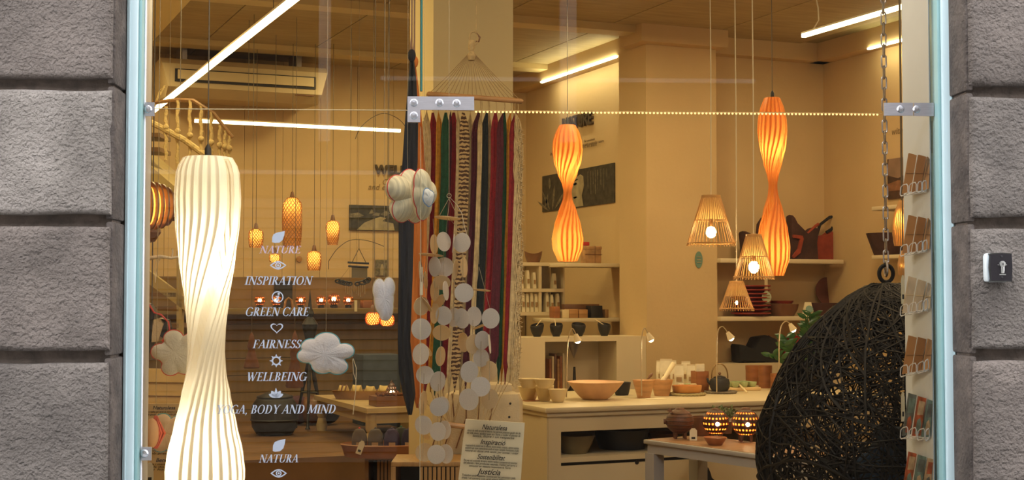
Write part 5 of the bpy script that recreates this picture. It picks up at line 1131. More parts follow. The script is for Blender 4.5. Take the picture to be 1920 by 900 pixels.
# tall black finial stand
def atd(px, py, d): return pt(px, py, d)
DT = 11.0; DT2 = 10.8; s = sc(DT); zfl = .0
b = pt(600, 805, DT); zp = b.z
st('trim_7', MB().bb((1.2, 8.9, 0), (3.55, YB - .1, zp - .002)), mat('platform_boards', (.15, .08, .03), .45, var=.3, vs=3, stretch=(1, 8, 1)))
t = T('tripod_stand', 'tall black stand with turned finial and three legs behind the white cloud', 'stand', b)
zz = lambda y: pt(600, y, DT).z - zp
top = pt(581, 612, DT) - b
part('finial', MB().lathe([(0, -62 * s), (6 * s, -55 * s), (7 * s, -30 * s), (13 * s, -6 * s), (15 * s, 4 * s), (10 * s, 12 * s), (5 * s, 18 * s), (8 * s, 24 * s), (4 * s, 34 * s), (2 * s, 52 * s), (0, 70 * s)], (top.x, top.y, top.z), 20), M_dark, t)
for k, (ex, ey) in enumerate(((553, 795), (577, 803), (607, 797))):
    e = pt(ex, ey, DT + (.12 if k != 1 else -.1)) - b; e.z = 0.0; a0 = Vector((top.x, top.y, top.z - 50 * s)); part('leg', MB().tube([a0, a0.lerp(e, .3), a0.lerp(e, .35), a0.lerp(e, .6), a0.lerp(e, .95), e + Vector((0, 0, .01))], [.010, .014, .018, .011, .012, .022], 8), M_dark, t)
part('stretcher', MB().tube([a0.lerp(Vector(pt(553, 795, DT) - b), .55), a0.lerp(Vector(pt(607, 797, DT) - b), .55)], .01, 6), M_dark, t)
c = pt(515, 795, 10.6); c.z = zp; s = sc(10.6); t = T('pouf', 'large round dark pouf on the floor behind the window lettering', 'pouf', c)
part('cushion', MB().lathe([(0, 0), (34 * s, 2 * s), (42 * s, 15 * s), (44 * s, 34 * s), (42 * s, 55 * s), (30 * s, 72 * s), (10 * s, 80 * s), (0, 80 * s)], n=32), mat('dark_hide', (.022, .022, .026), .6, var=.3), t); part('seam', MB().tube([(43.6 * s * cos(a), 43.6 * s * sin(a), 28 * s) for a in [2 * pi * i / 32 for i in range(32)]], .008, 5, True), M_dark, t)
part('seam', MB().tube([(32 * s * cos(a), 32 * s * sin(a), 70 * s) for a in [2 * pi * i / 32 for i in range(32)]], .008, 5, True), M_dark, t)
# folded cushions row beyond the pouf
for k, (px, m_, lb) in enumerate(((558, mat('plum_cloth', (.06, .02, .03), .9), 'plum coloured cushion on the floor right of the pouf'), (585, M_walnut, 'brown cushion on the floor behind the tripod legs'), (612, M_dark, 'black cushion on the floor right of the tripod legs'))):
    c = pt(px, 775, 11.4); c.z = zp + .0; one('floor_cushion', MB().ball((0, 0, .12), .12, 16, 10, .99), m_, lb, 'cushion', c)
# felt bells / cone bags hung on the wainscot
def bell(px, y0, y1, w_, d, label, m=M_teak, waist=.45):
    a = pt(px, y0, d); s = sc(d); H = (y1 - y0) * s; r = w_ / 2 * s; t = T('hanging_felt_bell', label, 'bell', a)
    part('bell_body', MB().lathe([(0, 0), (r * .28, -H * .12), (r * .55, -H * .42), (r * .4, -H * .5), (r * .75, -H * .75), (r, -H * .97), (r * .9, -H), (0, -H * .96)], n=20), m, t); part('cord', MB().tube([(0, 0, 0), (0, 0, .5), (0, 0, CZ - a.z - .01)], .002, 4), M_wire, t)
M_rust = mat('rust_felt', (.13, .05, .022), .9, var=.25, vs=14)
bell(472, 622, 690, 30, 10.2, 'rust brown double bell hanging below FAIRNESS at its left', M_rust); bell(553, 618, 726, 34, 10.3, 'long rust brown bell hanging beside the tripod', M_rust)
# hanging mobiles
def wiremob(name, wires, label, d, cat='mobile', anchor=None, extra=None):
    c = pt(*wires[0][0], d); t = T(name, label, cat, c)
    for w_ in wires:
        P = [pt(x, y, d) for x, y in w_]; Q = []
        for i in range(len(P) - 1):
            for k in range(5): Q.append(P[i].lerp(P[i + 1], k / 5))
        Q.append(P[-1])
        for _ in range(4): Q = [Q[0]] + [(Q[i - 1] + Q[i] * 2 + Q[i + 1]) / 4 for i in range(1, len(Q) - 1)] + [Q[-1]]
        part('wire', MB().tube(Q, .0016 * d / 6, 5), M_wire, t, world=True)
    if anchor: part('suspension_thread', MB().tube([pt(*anchor, d), Vector((*pt(*anchor, d)[:2], CZ - .01))], .0009, 4), M_wire, t, world=True)
    return t
t = wiremob('wire_mobile', [[(616, 490), (630, 468), (650, 452), (668, 448), (695, 452), (720, 462)], [(673, 448), (673, 466)], [(673, 466), (660, 492)], [(673, 466), (686, 492)], [(616, 490), (616, 505)]], 'bowed wire mobile with a small dark swing below its middle', 8.4, anchor=(672, 448))
for yy, w_ in ((492, 40), (499, 38)): part('bar', MB().tube([pt(672 - w_ / 2, yy, 8.4), pt(672 + w_ / 2, yy + 2, 8.4)], .007, 6), M_dark, t, world=True)
part('cloth_square', MB().box((0, 0, 0), (.095, .004, .07)).xf(Matrix.Translation(pt(674, 510, 8.4)) @ Matrix.Rotation(-YAW, 4, 'Z')), mat('grey_felt', (.16, .14, .10), .9), t, world=True)
t = T('chain_mobile', 'black twisted metal wind chime hanging over the back shelf', 'wind chime', pt(660, 532, 9.3))
for px, py, w_ in ((634, 527, 10), (641, 529, 12), (648, 531, 14), (655, 532, 10), (670, 532, 8), (680, 530, 12), (687, 527, 12), (691, 524, 8)): part('metal_curl', MB().tube([pt(px + w_ / 2 * cos(a), py + 3.2 * sin(a), 9.3) for a in [2 * pi * i / 12 for i in range(12)]], .006, 5, True), M_dark, t, world=True)
for k in range(10): part('chime_rod', MB().tube([pt(648 + k * 4, 534, 9.3), pt(648 + k * 4, 548 + (k % 4) * 3, 9.3)], .0022, 4), M_metal, t, world=True)
part('cord', MB().tube([pt(656, 531, 9.3), Vector((*pt(656, 531, 9.3)[:2], CZ - .01))], .001, 4).tube([pt(636, 526, 9.3), pt(656, 500, 9.3), pt(690, 524, 9.3)], .001, 4), M_wire, t, world=True)
wiremob('wire_bow', [[(666, 261), (674, 240), (695, 221), (720, 210), (748, 222), (763, 240), (770, 262)], [(770, 262), (770, 310)]], 'thin bowed wire hanging left of the slate hammock', 6.6, anchor=(720, 210))
for px, lb in ((702, 'plain long thread hanging over the word on the back wall'), (728, 'plain long thread just left of the ribbed cloud')):
    c = pt(px, 590, 5.6); one('hanging_thread', MB().tube([c, Vector((c.x, c.y, CZ - .01))], .0013, 4), M_wire, lb, 'thread', base=c)
# ================================================================ TABLE, TRAYS, HATS (left middle)
zt3 = .82; A = onz(688, 766, zt3); Bk = onz(620, 740, zt3); X3 = A.x; Y3 = A.y; D3 = Bk.y - A.y; X3b = X3 + .9
tt = T('display_table', 'cream table with turned legs carrying a tray of yellow cloth and a lit lantern', 'table', (X3, Y3, 0)); W3 = X3b - X3
M_tb = mat('cream_table_paint', (.42, .32, .17), .5, var=.06)
part('frame', MB().bb((0, 0, zt3 - .035), (W3, D3, zt3 - .0)), M_tb, tt, smooth=False); part('apron', MB().bb((.03, .03, zt3 - .11), (W3 - .03, .05, zt3 - .035)), M_tb, tt, smooth=False); part('apron', MB().bb((.03, .05, zt3 - .11), (.05, D3 - .05, zt3 - .035)), M_tb, tt, smooth=False)
lm = MB().lathe([(0, 0), (.03, 0), (.04, .08), (.025, .14), (.045, .24), (.03, .3), (.05, .38), (.028, .45), (.045, .53), (.03, .58), (.04, .6), (.04, .7), (0, .7)], n=16).mesh('leg', M_tb)
for x_, y_ in ((.05, .06), (W3 - .05, .06), (.05, D3 - .06), (W3 - .05, D3 - .06)): o = bpy.data.objects.new('leg', lm); put(o, (x_, y_, 0), parent=tt); o.scale.z = (zt3 - .04) / .7
def on3(px, py): return onz(px, py, zt3)
dT = 10.55; c = pt(682, 738, dT); c.z = zt3 + .001; s = sc(hd(c))
one('oval_tray', MB().lathe([(0, 0), (52 * s, 0), (60 * s, 16 * s), (58 * s, 16 * s), (52 * s, .012), (0, .012)], n=40, sy=.45), M_oak, 'long brown wooden tray of yellow cloth rolls on the cream table', 'tray', c, -YAW)
M_yel = mat('yellow_cloth', (.55, .42, .17), .9, var=.2, vs=20)
for k, (dx, w_, h_, lb) in enumerate(((-38, 19, 24, 'yellow cloth roll with brown ties at the left of the long tray'), (-13, 19, 26, 'yellow cloth roll second from the left in the long tray'), (12, 19, 22, 'yellow cloth roll in the middle of the long tray'), (37, 19, 24, 'yellow cloth roll at the right of the long tray'))):
    q = c + rt * (dx * s) + Vector((0, 0, .016)); t = T('cloth_roll', lb, 'cloth roll', q, -YAW)
    g = MB().tube([(-w_ / 2 * s * 1.05, 0, 6 * s), (-w_ / 4 * s, 0, 10 * s), (0, 0, 8 * s), (w_ / 4 * s, 0, 10 * s), (w_ / 2 * s * 1.05, 0, 5 * s)], [3 * s, h_ * .5 * s, h_ * .52 * s, h_ * .47 * s, 3 * s], 14); g.v = [(x, y, max(z, 0)) for x, y, z in g.v]; part('roll', g, M_yel, t)
    if k == 0:
        for e in (-3, 4): part('tie', MB().tube([(e * s + 2 * s * sin(a), h_ * .53 * s * cos(a), max(.001, 9 * s + h_ * .5 * s * sin(a))) for a in [pi * i / 10 for i in range(11)]], .006, 5), M_walnut, t)
box('dark_tray', pt(684, 768, 9.95) * 1 + Vector((0, 0, 0)), pt(684, 768, 9.95) + Vector((.42, .22, .09)), M_walnut, 'low dark box of beads in front of the long tray', 'box') if 0 else None
c = A + Vector((.10, .10, .001)); t = T('bead_box', 'low dark box of reddish beads at the front of the cream table', 'box', c)
part('box_body', MB().box((.14, .09, .035), (.28, .18, .07)), M_walnut, t, smooth=False)
bm_ = MB(); 
for k in range(60): bm_.ball((.02 + .24 * random.random(), .02 + .14 * random.random(), .074 + .01 * random.random()), .012, 6, 4)
part('beads', bm_, M_rust, t, kind='stuff')
c = on3(734, 752); c.z += .001; s = sc(hd(c)); r = 15 * s; H = 40 * s; t = T('hut_lantern', 'lit pointed clay lantern at the right on the cream table', 'lantern', c)
part('shell', MB().lathe([(r, 0), (r, H * .45), (r * .75, H * .7), (r * .3, H * .9), (0, H)], n=24, skip=None), M_pigl, t) if 0 else part('shell', MB().lathe([(r * sin(pi * (.5 + .5 * i / 12)) if i > 5 else r, H * i / 12) for i in range(13)], n=24, skip=lambda i, k: i % 2 == 1 and k % 2 == 0), M_pigl, t)
part('flame', MB().ball((0, 0, H * .4), r * .35, 10, 8), M_bulb, t); lamp(c + Vector((0, 0, H * .4)), 9, (1, .45, .14), r * .3, parent=t)
box('blue_bag', pt(715, 738, 10.75), pt(715, 738, 10.75) + Vector((.42, .22, .0)), M_dark, '', '') if 0 else None
c = pt(717, 745, 10.9); c.z = .0; box('blue_crate', (c.x - .02, c.y + .45, zt3 - .4), (c.x + .30, c.y + .75, zt3 + .30), mat('slate_blue_cloth', (.045, .06, .085), .8, var=.2), 'slate blue upright bag standing behind the cream table', 'bag')
# hat bowl on the slatted stool
zh = .68; ch_ = onz(721, 842, zh + .04); dh = hd(ch_); s = sc(dh)
t = one('oval_bowl', MB().lathe([(0, 0), (74 * s, 0), (80 * s, .055), (83 * s, .07), (80 * s, .075), (74 * s, .02), (0, .018)], n=44, sy=.6), mat('red_brown_wood', (.28, .11, .04), .4, var=.2, vs=6), 'long oval wooden bowl holding little felt hats', 'bowl', Vector((ch_.x, ch_.y, zh)), -YAW)
HG = [(674, 'grey_wool_felt', (.13, .10, .08), 'grey felt hat with red trim at the left end of the oval bowl', (.42, .04, .03)), (704, 'dark_grey_felt', (.12, .10, .085), 'dark grey felt hat with pale square tag, second in the oval bowl', (.05, .04, .04)), (735, 'purple_felt', (.06, .045, .10), 'purple felt hat in the middle of the oval bowl', (.05, .04, .08)), (752, 'teal_felt', (.05, .06, .055), 'dark teal felt hat half hidden in the oval bowl', (.04, .12, .09)), (767, 'navy_purple_felt', (.035, .03, .07), 'navy felt hat at the right end of the oval bowl', (.10, .05, .12))]
for k, (px, mn, col, lb, trim) in enumerate(HG):
    q = pt(px, 826, dh + (-.02 if k != 3 else .075)); q.z = zh + .021; t = T('felt_hat', lb, 'hat', q, -YAW + (-.2, 0, .1, .3, -.1)[k], 'felt hats in the oval bowl'); r = 14 * s; m_ = mat(mn, col, .95, bump=.3, bs=150)
    part('crown', MB().lathe([(r * 1.0, 0), (r * 1.05, 12 * s), (r * 1.05, 26 * s), (r * .92, 36 * s), (r * .6, 43 * s), (0, 46 * s)], n=24, sy=.62), m_, t)
    part('trim_seam', MB().tube([(r * .98 * cos(a), .004, 44 * s * sin(a) ** .8) for a in [pi * i / 16 for i in range(17)]], .004, 5), mat('trim_%d' % k, trim, .9), t)
    if k in (0, 1, 2, 4): part('square_tag', MB().box((0 if k else .2 * r, -r * .66, 14 * s), (12 * s, .003, 12 * s)), mat('leather_patch', (.45, .30, .16), .7), t, smooth=False)
    part('top_button', MB().ball((0, 0, 45 * s), .008, 8, 6), mat('trim_%d' % k, (0, 0, 0)), t)
ptag(676, 826, 852, 11, dh - .155, 'small pale price tag hanging in front of the oval bowl', strap=(679, 823), tilt=.35)
for nm, x0, x1, y0, dd, lab in (('slatted_stool', 684, 745, 850, dh, 'dark and brown slatted box stool under the oval bowl'), ('wooden_cube', 733, 868, 878, 6.55, 'light brown open wooden cube with ribbed side, below the shell chime')):
    a = pt(x0, y0, dd); b = pt(x1, y0, dd); zc_ = zh - .002 if nm == 'slatted_stool' else pt(800, 876, 6.35).z
    t = T(nm, lab, 'stool', (a.x, a.y, 0), -YAW + (.0 if nm != 'wooden_cube' else .0)); Wb = (b - a).dot(rt); Db = .32 if nm == 'wooden_cube' else .28
    mw = mat('honey_oak', (.34, .19, .06), .5, var=.2, vs=8, stretch=(8, 8, 1)) if nm == 'wooden_cube' else M_oak
    part('top', MB().rbox((Wb / 2, Db / 2, zc_ - .011), (Wb, Db, .022), .003), mw, t); part('side', MB().box((.011, Db / 2, zc_ / 2 - .011), (.022, Db, zc_ - .022)), mw, t, smooth=False); part('side', MB().box((Wb - .011, Db / 2, zc_ / 2 - .011), (.022, Db, zc_ - .022)), mw, t, smooth=False); part('back', MB().box((Wb / 2, Db - .01, zc_ / 2 - .011), (Wb - .044, .02, zc_ - .022)), M_dark, t, smooth=False)
    ns = int(Wb * .55 / .02); sm = MB().box((0, 0, 0), (.015, .014, zc_ - .024)).mesh('slat', mw, False)
    for k in range(ns): o = bpy.data.objects.new('slat', sm); put(o, (Wb * .42 + k * Wb * .56 / ns, .007, zc_ / 2 - .012), parent=t)
# cream cushion chair and floor lamp bits behind the sign
c = pt(905, 800, 6.95); t = T('cream_pillow_seat', 'cream hanging seat cushion behind the sign card', 'cushion', c, -YAW); s = sc(6.9)
part('cushion', MB().rbox((0, 0, 0), (.40, .12, .36), .055), M_cream, t)
part('button', MB().ball((52 * s, -.06, 45 * s), .006, 8, 6), M_dark, t); part('button', MB().ball((50 * s, -.06, 20 * s), .006, 8, 6), M_dark, t)
part('cushion_wing', MB().rbox((.06, .03, .12), (.20, .10, .20), .04), M_cream, t)
lo = MB()
for k in range(5): lo.tube([(-.22 + k * .07, -.068, .17), (-.2 + k * .06, -.072, .05), (-.25 + k * .06, -.07, -.1)], .003, 4)
part('lacing', lo, M_walnut, t)
for sx in (-.15, .15): part('leg', MB().tube([(sx, .0, -.15), (sx, .03, -c.z + .03)], .014, 8), M_pine, t)
# ================================================================ SIGN CARDS
def signcard(corners, d, label, lines, m=M_paper, tilt=0):
    tl, tr, bl_, br2 = [pt(x, y, d) for x, y in corners]; t = T('sign_card', label, 'sign', bl_)
    off = fw * .012; g = MB().add([bl_, br2, tr, tl, bl_ + off, br2 + off, tr + off, tl + off], [(0, 1, 2, 3), (7, 6, 5, 4), (0, 4, 5, 1), (1, 5, 6, 2), (2, 6, 7, 3), (3, 7, 4, 0)]); part('board', g, m, t, world=True, smooth=False)
    ux = (tr - tl).normalized(); wd = (tr - tl).length; n_ = ux.cross((bl_ - tl).normalized()).normalized(); uz = n_.cross(ux) * -1
    uz = -(bl_ - tl).normalized(); hh_ = (bl_ - tl).length
    for s_, fx_, fy, size, sh_, bold in lines:
        o_ = tl + ux * (wd * fx_) - uz * (hh_ * fy) + n_ * -.0 - fw * .0015
        M = Matrix((( ux.x, fw.x, uz.x, o_.x), (ux.y, fw.y, uz.y, o_.y), (ux.z, fw.z, uz.z, o_.z), (0, 0, 0, 1)))
        txt(s_, size, M_ink, t, M, .0004, 'CENTER', sh_, .0002 if bold else 0, fit=wd * ((.30 + .012 * len(s_)) if bold else (.90 if len(s_) > 40 else .70)))
    return t
sd = sc(5.15); H_ = 10.5 * sd; B_ = 4.6 * sd * 1.35
LN = []
blk = [('Naturalesa', ['Amor és nello en arxi al natura i les perones posarem gaudir del dia', 'de vida plena, ajudant quan en i lliure, a cuidar el planeta de', 'totes, lliure i un respecte']),
       ('Inspiració', ['Inspiració és passió per la natura, entre totes, creació, obrim camins', 'explora en som conscients amb el món i amplis horitzons d ple', 'natural en donat amb sentit, per somiar i crear']),
       ('Sostenibilitat', ['Per una raó sostenible de viure, reduïm residus i compartim els recursos', 'del planeta i fem productes naturals. I l’amor pel terra a', 'consumir en mesura respectant la Terra']),
       ('Justícia', ['Treballem amb respecte i justícia per les persones i pels', 'drets i el comerç just, amb preus dignes per tots'])]
for i, (hd_, ls) in enumerate(blk):
    fy = .055 + i * .125; LN.append((hd_, .5, fy + .018, H_ * 1.25, .3, True))
    for j, l in enumerate(ls): LN.append((l, .5, fy + .042 + j * .022, H_ * .53 * (1 if j < 2 else .95), .2, False))
signcard([(873, 786), (984, 793), (846, 1010), (968, 1020)], 5.15, 'cream card with italic Catalan paragraphs, right of the shell chime', LN)
LN2 = []
for i, (hd_, ls) in enumerate([('Naturalesa', ['Amor és nello en arxi al natura i les perones', 'posarem gaudir del dia de vida plena, ajudant']), ('Inspiració', ['Inspiració és passió per la natura']), ('Justícia', ['Treballem amb respecte i justícia', 'per les persones i pels drets', 'amb preus dignes']), ('Benestar', ['Cos i ment en equilibri', 'cada dia, per viure', 'en harmonia'])]):
    fy = (.03, .13, .30, .42)[i]; LN2.append((hd_, .55, fy + .012, H_ * .95, .3, True))
    for j, l in enumerate(ls): LN2.append((l, .55, fy + .035 + j * .02, H_ * .48, .2, False))
signcard([(252, 757), (352, 757), (262, 1010), (352, 1010)], 5.75, 'tan card with italic paragraphs behind the clouds at the lower left', LN2, mat('tan_card', (.48, .34, .15), .8))
# ================================================================ STAIR, ROPES, BRANCH (upper left)
DS = 8.2
t = T('rope_balustrade', 'knotted cream rope railing above the white lamp', 'railing', pt(300, 230, DS))
M_rope = mat('cream_rope', (.58, .44, .20), .9, var=.25, vs=60, bump=.5, bs=120)
for k, (px, y0, y1) in enumerate(((311, 200, 300), (333, 188, 330), (356, 188, 330), (377, 197, 330), (396, 210, 330), (412, 235, 330), (422, 245, 330), (430, 255, 330))):
    P = [pt(px + 1.2 * sin(i * 1.4), y0 + (y1 - y0) * i / 16, DS) for i in range(17)]; part('rope', MB().tube(P, [.0085 if i % 2 else .0125 for i in range(17)], 7), M_rope, t, world=True)
    ka = pt(px, 232 + (px - 290) * .33, DS - .01); part('knot', MB().ball(ka, .019, 10, 8), M_rope, t, world=True)
part('post', MB().tube([pt(258, 192, DS), Vector((*pt(258, 192, DS)[:2], .0))], .02, 8), M_oak, t, world=True)
part('hand_rope', MB().tube([pt(268, 222, DS), pt(300, 238, DS), pt(345, 262, DS - .02), pt(375, 284, DS), pt(420, 312, DS)], .018, 8), M_rope, t, world=True)
part('top_rail', MB().tube([pt(262, 196, DS), pt(333, 187, DS), pt(362, 188, DS), pt(400, 212, DS), pt(436, 258, DS)], .012, 6), M_oak, t, world=True)
part('loop', MB().tube([pt(290, 200, DS), pt(300, 170, DS), pt(309, 160, DS), pt(300, 178, DS)], .006, 6), M_rope, t, world=True)
DS2 = 9.4
M_strg = mat('stair_cream', (.42, .32, .14), .6, var=.08); M_trd = mat('stair_brown', (.16, .085, .03), .5, var=.2)
a = pt(262, 250, DS2); t = T('staircase', 'cream and brown staircase going up along the left edge', 'staircase', pt(262, 640, DS2))
def slab2(P, th, m, nm): 
    Q = [pt(x, y, DS2) for x, y in P]; n = len(Q); part(nm, MB().add(Q + [q + fw * th for q in Q], [tuple(range(n)), tuple(range(2 * n - 1, n - 1, -1))] + [(i, i + n, (i + 1) % n + n, (i + 1) % n) for i in range(n)]), m, t, world=True, smooth=False)
slab2([(235, 270), (345, 365), (345, 395), (235, 300)], .9, M_strg, 'stringer')
slab2([(235, 475), (350, 560), (350, 585), (235, 500)], .06, M_strg, 'stringer')
slab2([(331, 470), (341, 470), (341, 700), (331, 700)], .06, M_strg, 'newel_post')
for k, (x0, x1, yy) in enumerate(((270, 330, 548), (285, 335, 575), (270, 335, 606), (262, 335, 640), (262, 330, 512), (262, 318, 520))):
    if k < 4: slab2([(x0, yy), (x1, yy + 1), (x1, yy + 9), (x0, yy + 7)], .3, M_trd, 'tread')
for yy, xe, dp_ in ((190, 274, .08), (215, 274, .08), (248, 300, .3), (275, 300, .3)): slab2([(240, yy), (xe, yy + 1), (xe, yy + 9), (240, yy + 7)], dp_, M_trd, 'tread')
slab2([(240, 690), (350, 694), (350, 900), (240, 900)], .06, mat('stair_panel_paint', (.75, .58, .30), .7, var=.08), 'side_panel')
for yy in (716, 741): slab2([(255, yy), (350, yy + 1.2), (350, yy + 2.4), (255, yy + 1.5)], -.01, M_trd, 'panel_seam')
# pale driftwood branch with hanging strings
DB = 5.7; t = T('driftwood_branch', 'pale driftwood branch with knotted string above the stairs', 'branch', pt(268, 486, DB)); M_drift = mat('driftwood', (.62, .53, .36), .8, var=.3, vs=30, bump=.5, bs=60)
part('branch', MB().tube([pt(250, 487, DB), pt(275, 485, DB), pt(300, 481, DB), pt(322, 484, DB), pt(350, 478, DB)], [.008, .009, .0075, .006, .003], 8), M_drift, t, world=True); part('twig', MB().tube([pt(322, 483, DB), pt(324, 473, DB), pt(323, 466, DB)], [.004, .003, .004], 6), M_drift, t, world=True)
part('string', MB().tube([pt(296, 478, DB), pt(290, 500, DB), pt(291, 530, DB)], .0016, 5).tube([pt(300, 478, DB), pt(294, 505, DB), pt(291, 530, DB)], .0016, 5).tube([pt(290, 478, DB), pt(300, 488, DB), pt(303, 478, DB)], .0025, 5), M_drift, t, world=True)
part('suspension_thread', MB().tube([pt(296, 480, DB), Vector((*pt(296, 480, DB)[:2], CZ - .01))], .0009, 4), M_thread, t, world=True)
# row of dark book-like bags left edge
t = T('striped_bag', 'black and white bag with red piping at the left edge over the stair panel', 'bag', pt(292, 640, 6.2)); d_ = 6.2
def slab3(P, th, m, nm, d=6.2):
    Q = [pt(x, y, d) for x, y in P]; n = len(Q); part(nm, MB().add(Q + [q + fw * th for q in Q], [tuple(range(n)), tuple(range(2 * n - 1, n - 1, -1))] + [(i, i + n, (i + 1) % n + n, (i + 1) % n) for i in range(n)]), m, t, world=True, smooth=False)
slab3([(268, 660), (268, 566), (278, 570), (290, 588), (286, 620), (278, 662)], .08, M_dark, 'bag_side'); slab3([(286, 600), (300, 596), (308, 606), (296, 640), (284, 642)], .08, M_cream, 'bag_front'); slab3([(300, 597), (312, 600), (316, 614), (306, 634), (300, 630), (306, 608)], .07, M_dark, 'flap')
part('piping', MB().tube([pt(279, 570, 6.18), pt(289, 586, 6.18), pt(302, 590, 6.18), pt(316, 604, 6.18), pt(318, 620, 6.18), pt(304, 640, 6.18)], .004, 6), M_red, t, world=True)
part('strap', MB().tube([pt(285, 572, 6.2), Vector((*pt(285, 572, 6.2)[:2], CZ - .01))], .003, 5), M_wire, t, world=True)
# small round speaker-like disc on the back wall
c = ony(561, 486, YB - .015); one('wall_button', MB().lathe([(0, 0), (.028, 0), (.024, .012), (0, .014)], n=20).xf(Matrix.Rotation(R(90), 4, 'X')), M_pine, 'small round wooden disc on the back wall right of the long woven lamp', 'hook', c)
# emergency sign box at top
c = pt(488, 0, 9.0); box('ceiling_fitting', (c.x - .1, c.y - .06, CZ - .06), (c.x + .15, c.y + .06, CZ - .02), M_wht, 'pale fitting at the ceiling above the diagonal light tube', 'ceiling fitting')

# ================================================================ EGG CHAIR, CHAIN
DE = 5.4; s = sc(DE); cc = pt(1665, 840, DE); t = T('egg_chair', 'black hanging egg chair woven of tangled cane', 'hanging chair', (cc.x, cc.y, pt(1665, 1125, DE).z))
PE = [(525, 4), (535, 34), (548, 58), (560, 77), (600, 123), (650, 166), (700, 196), (750, 219), (800, 236), (850, 240), (900, 236), (960, 220), (1020, 190), (1080, 135), (1125, 20)]
zT = pt(1665, 525, DE).z; zB = pt(1665, 1125, DE).z
def er(q):     # q: 0 top .. 1 bottom -> radius
    y = 525 + q * 600
    for i in range(len(PE) - 1):
        if PE[i][0] <= y <= PE[i + 1][0]: return (PE[i][1] + (PE[i + 1][1] - PE[i][1]) * (y - PE[i][0]) / (PE[i + 1][0] - PE[i][0])) * s
    return .02
M_cane = mat('black_cane', (.004, .003, .0025), .6, var=.4, vs=20, spec=.25)
rnd = random.Random(5)
open_ang = -YAW - pi / 2 + .42     # the mouth of the chair looks to the lower right
def strands(N_, steps, rad, hole=True):
    g = MB()
    for k in range(N_):
        a = rnd.uniform(0, 2 * pi); q = rnd.uniform(.02, .97); th = rnd.uniform(0, 2 * pi); P = []; dth = rnd.uniform(-.05, .05); lift = rnd.uniform(.965, 1.02)
        for i in range(steps):
            r = er(q); st_ = .036
            a += cos(th) * st_ / max(r, .08); q += sin(th) * st_ / (zT - zB); th += dth + rnd.uniform(-.1, .1)
            if q < .012 or q > .985: th = -th; q = min(.985, max(.012, q))
            if hole and .50 < q < .96:
                da = (a - open_ang + pi) % (2 * pi) - pi
                if abs(da) < .60 * sin(pi * (q - .49) / .48) ** .6: break
            rr = er(q) * lift; P.append((rr * cos(a), rr * sin(a), (zT - zB) * (1 - q)))
        if len(P) > 2: g.tube(P, rad, 4)
    return g
part('cane_weave', strands(1250, 15, .0031), M_cane, t, kind='stuff')
part('thick_canes', strands(110, 20, .0055), M_cane, t, kind='stuff')
def rimpt(f):
    q = .73 - .24 * cos(f); w_ = .62 * sin(f) ; a = open_ang + w_; r = er(q) * 1.0; return (r * cos(a), r * sin(a), (zT - zB) * (1 - q))
part('mouth_rim', MB().tube([rimpt(2 * pi * i / 40) for i in range(40)], .014, 8, True), M_cane, t)
hz = zT - zB
part('hanging_hoop', MB().tube([((13 * cos(a)) * s * cos(YAW), -(13 * cos(a)) * s * sin(YAW), hz + (12 + 16 * sin(a)) * s) for a in [2 * pi * i / 24 for i in range(24)]], .008, 8, True), M_cane, t)
# cushions inside
M_navy = mat('navy_towelling', (.035, .075, .14), .95, bump=.5, bs=200); M_dgrey = mat('dark_blanket', (.03, .042, .055), .95, bump=.3, bs=120)
part('seat_cushion', MB().lathe([(0, 0), (.33, 0), (.40, .08), (.40, .14), (.33, .20), (0, .22)], (0, 0, .22), 32), M_dgrey, t)
c = pt(1652, 872, DE - .30); c.z = zB + .44 + .102; tw_ = T('rolled_towel', 'navy rolled towel lying in the egg chair', 'towel', c, -YAW)
part('roll', MB().lathe([(0, -.10), (.075, -.10), (.095, -.05), (.09, .03), (.07, .05), (.055, .045), (.055, .0), (0, -.01)], n=28), M_navy, tw_); part('inner_roll', MB().lathe([(0, -.02), (.04, -.02), (.045, .06), (.035, .075), (.02, .07), (.018, .02), (0, .02)], n=24), M_navy, tw_)
part('fold', MB().tube([(.1 * cos(a), .1 * sin(a), -.06 + .01 * sin(3 * a)) for a in [2 * pi * i / 24 for i in range(24)]], .022, 8, True), M_navy, tw_)
one('folded_blanket', MB().rbox((0, 0, 0), (.26, .22, .16), .04), M_dgrey, 'dark folded blanket behind the navy towel in the egg chair', 'blanket', Vector((*pt(1702, 868, DE + .04)[:2], zB + .44 + .082)), -YAW + .2)
one('folded_blanket', MB().rbox((0, 0, 0), (.22, .2, .05), .02), M_navy, 'navy folded blanket lying on the dark blanket', 'blanket', Vector((*pt(1702, 842, DE + .04)[:2], zB + .44 + .19)), -YAW + .1)
# chain
tc_ = T('hanging_chain', 'steel link chain holding the egg chair', 'chain', (cc.x, cc.y, zT + 24 * s)); pitch = .0425
lk = []
for i in range(20):
    a = 2 * pi * i / 20; lk.append((.0095 * cos(a), 0, (.016 if sin(a) > 0 else -.016) + .0095 * sin(a)))
lm_ = MB().tube(lk, .0032, 6, True).mesh('chain_link', M_metal); z = zT + 24 * s + .041; k = 0
while z < CZ - .055:
    o = bpy.data.objects.new('chain_link', lm_); put(o, (0, 0, z - (zT + 24 * s)), -YAW + (pi / 2 if k % 2 else .15), tc_); z += pitch; k += 1
part('shackle', MB().tube([fw * (.02 * cos(a)) + Vector((0, 0, .03 * sin(a) - .005)) for a in [2 * pi * i / 16 for i in range(16)]], .0045, 6, True), M_metal, tc_)
part('ceiling_hook', MB().cyl((0, 0, CZ - (zT + 24 * s) - .03), .012, .03, 10), M_metal, tc_)

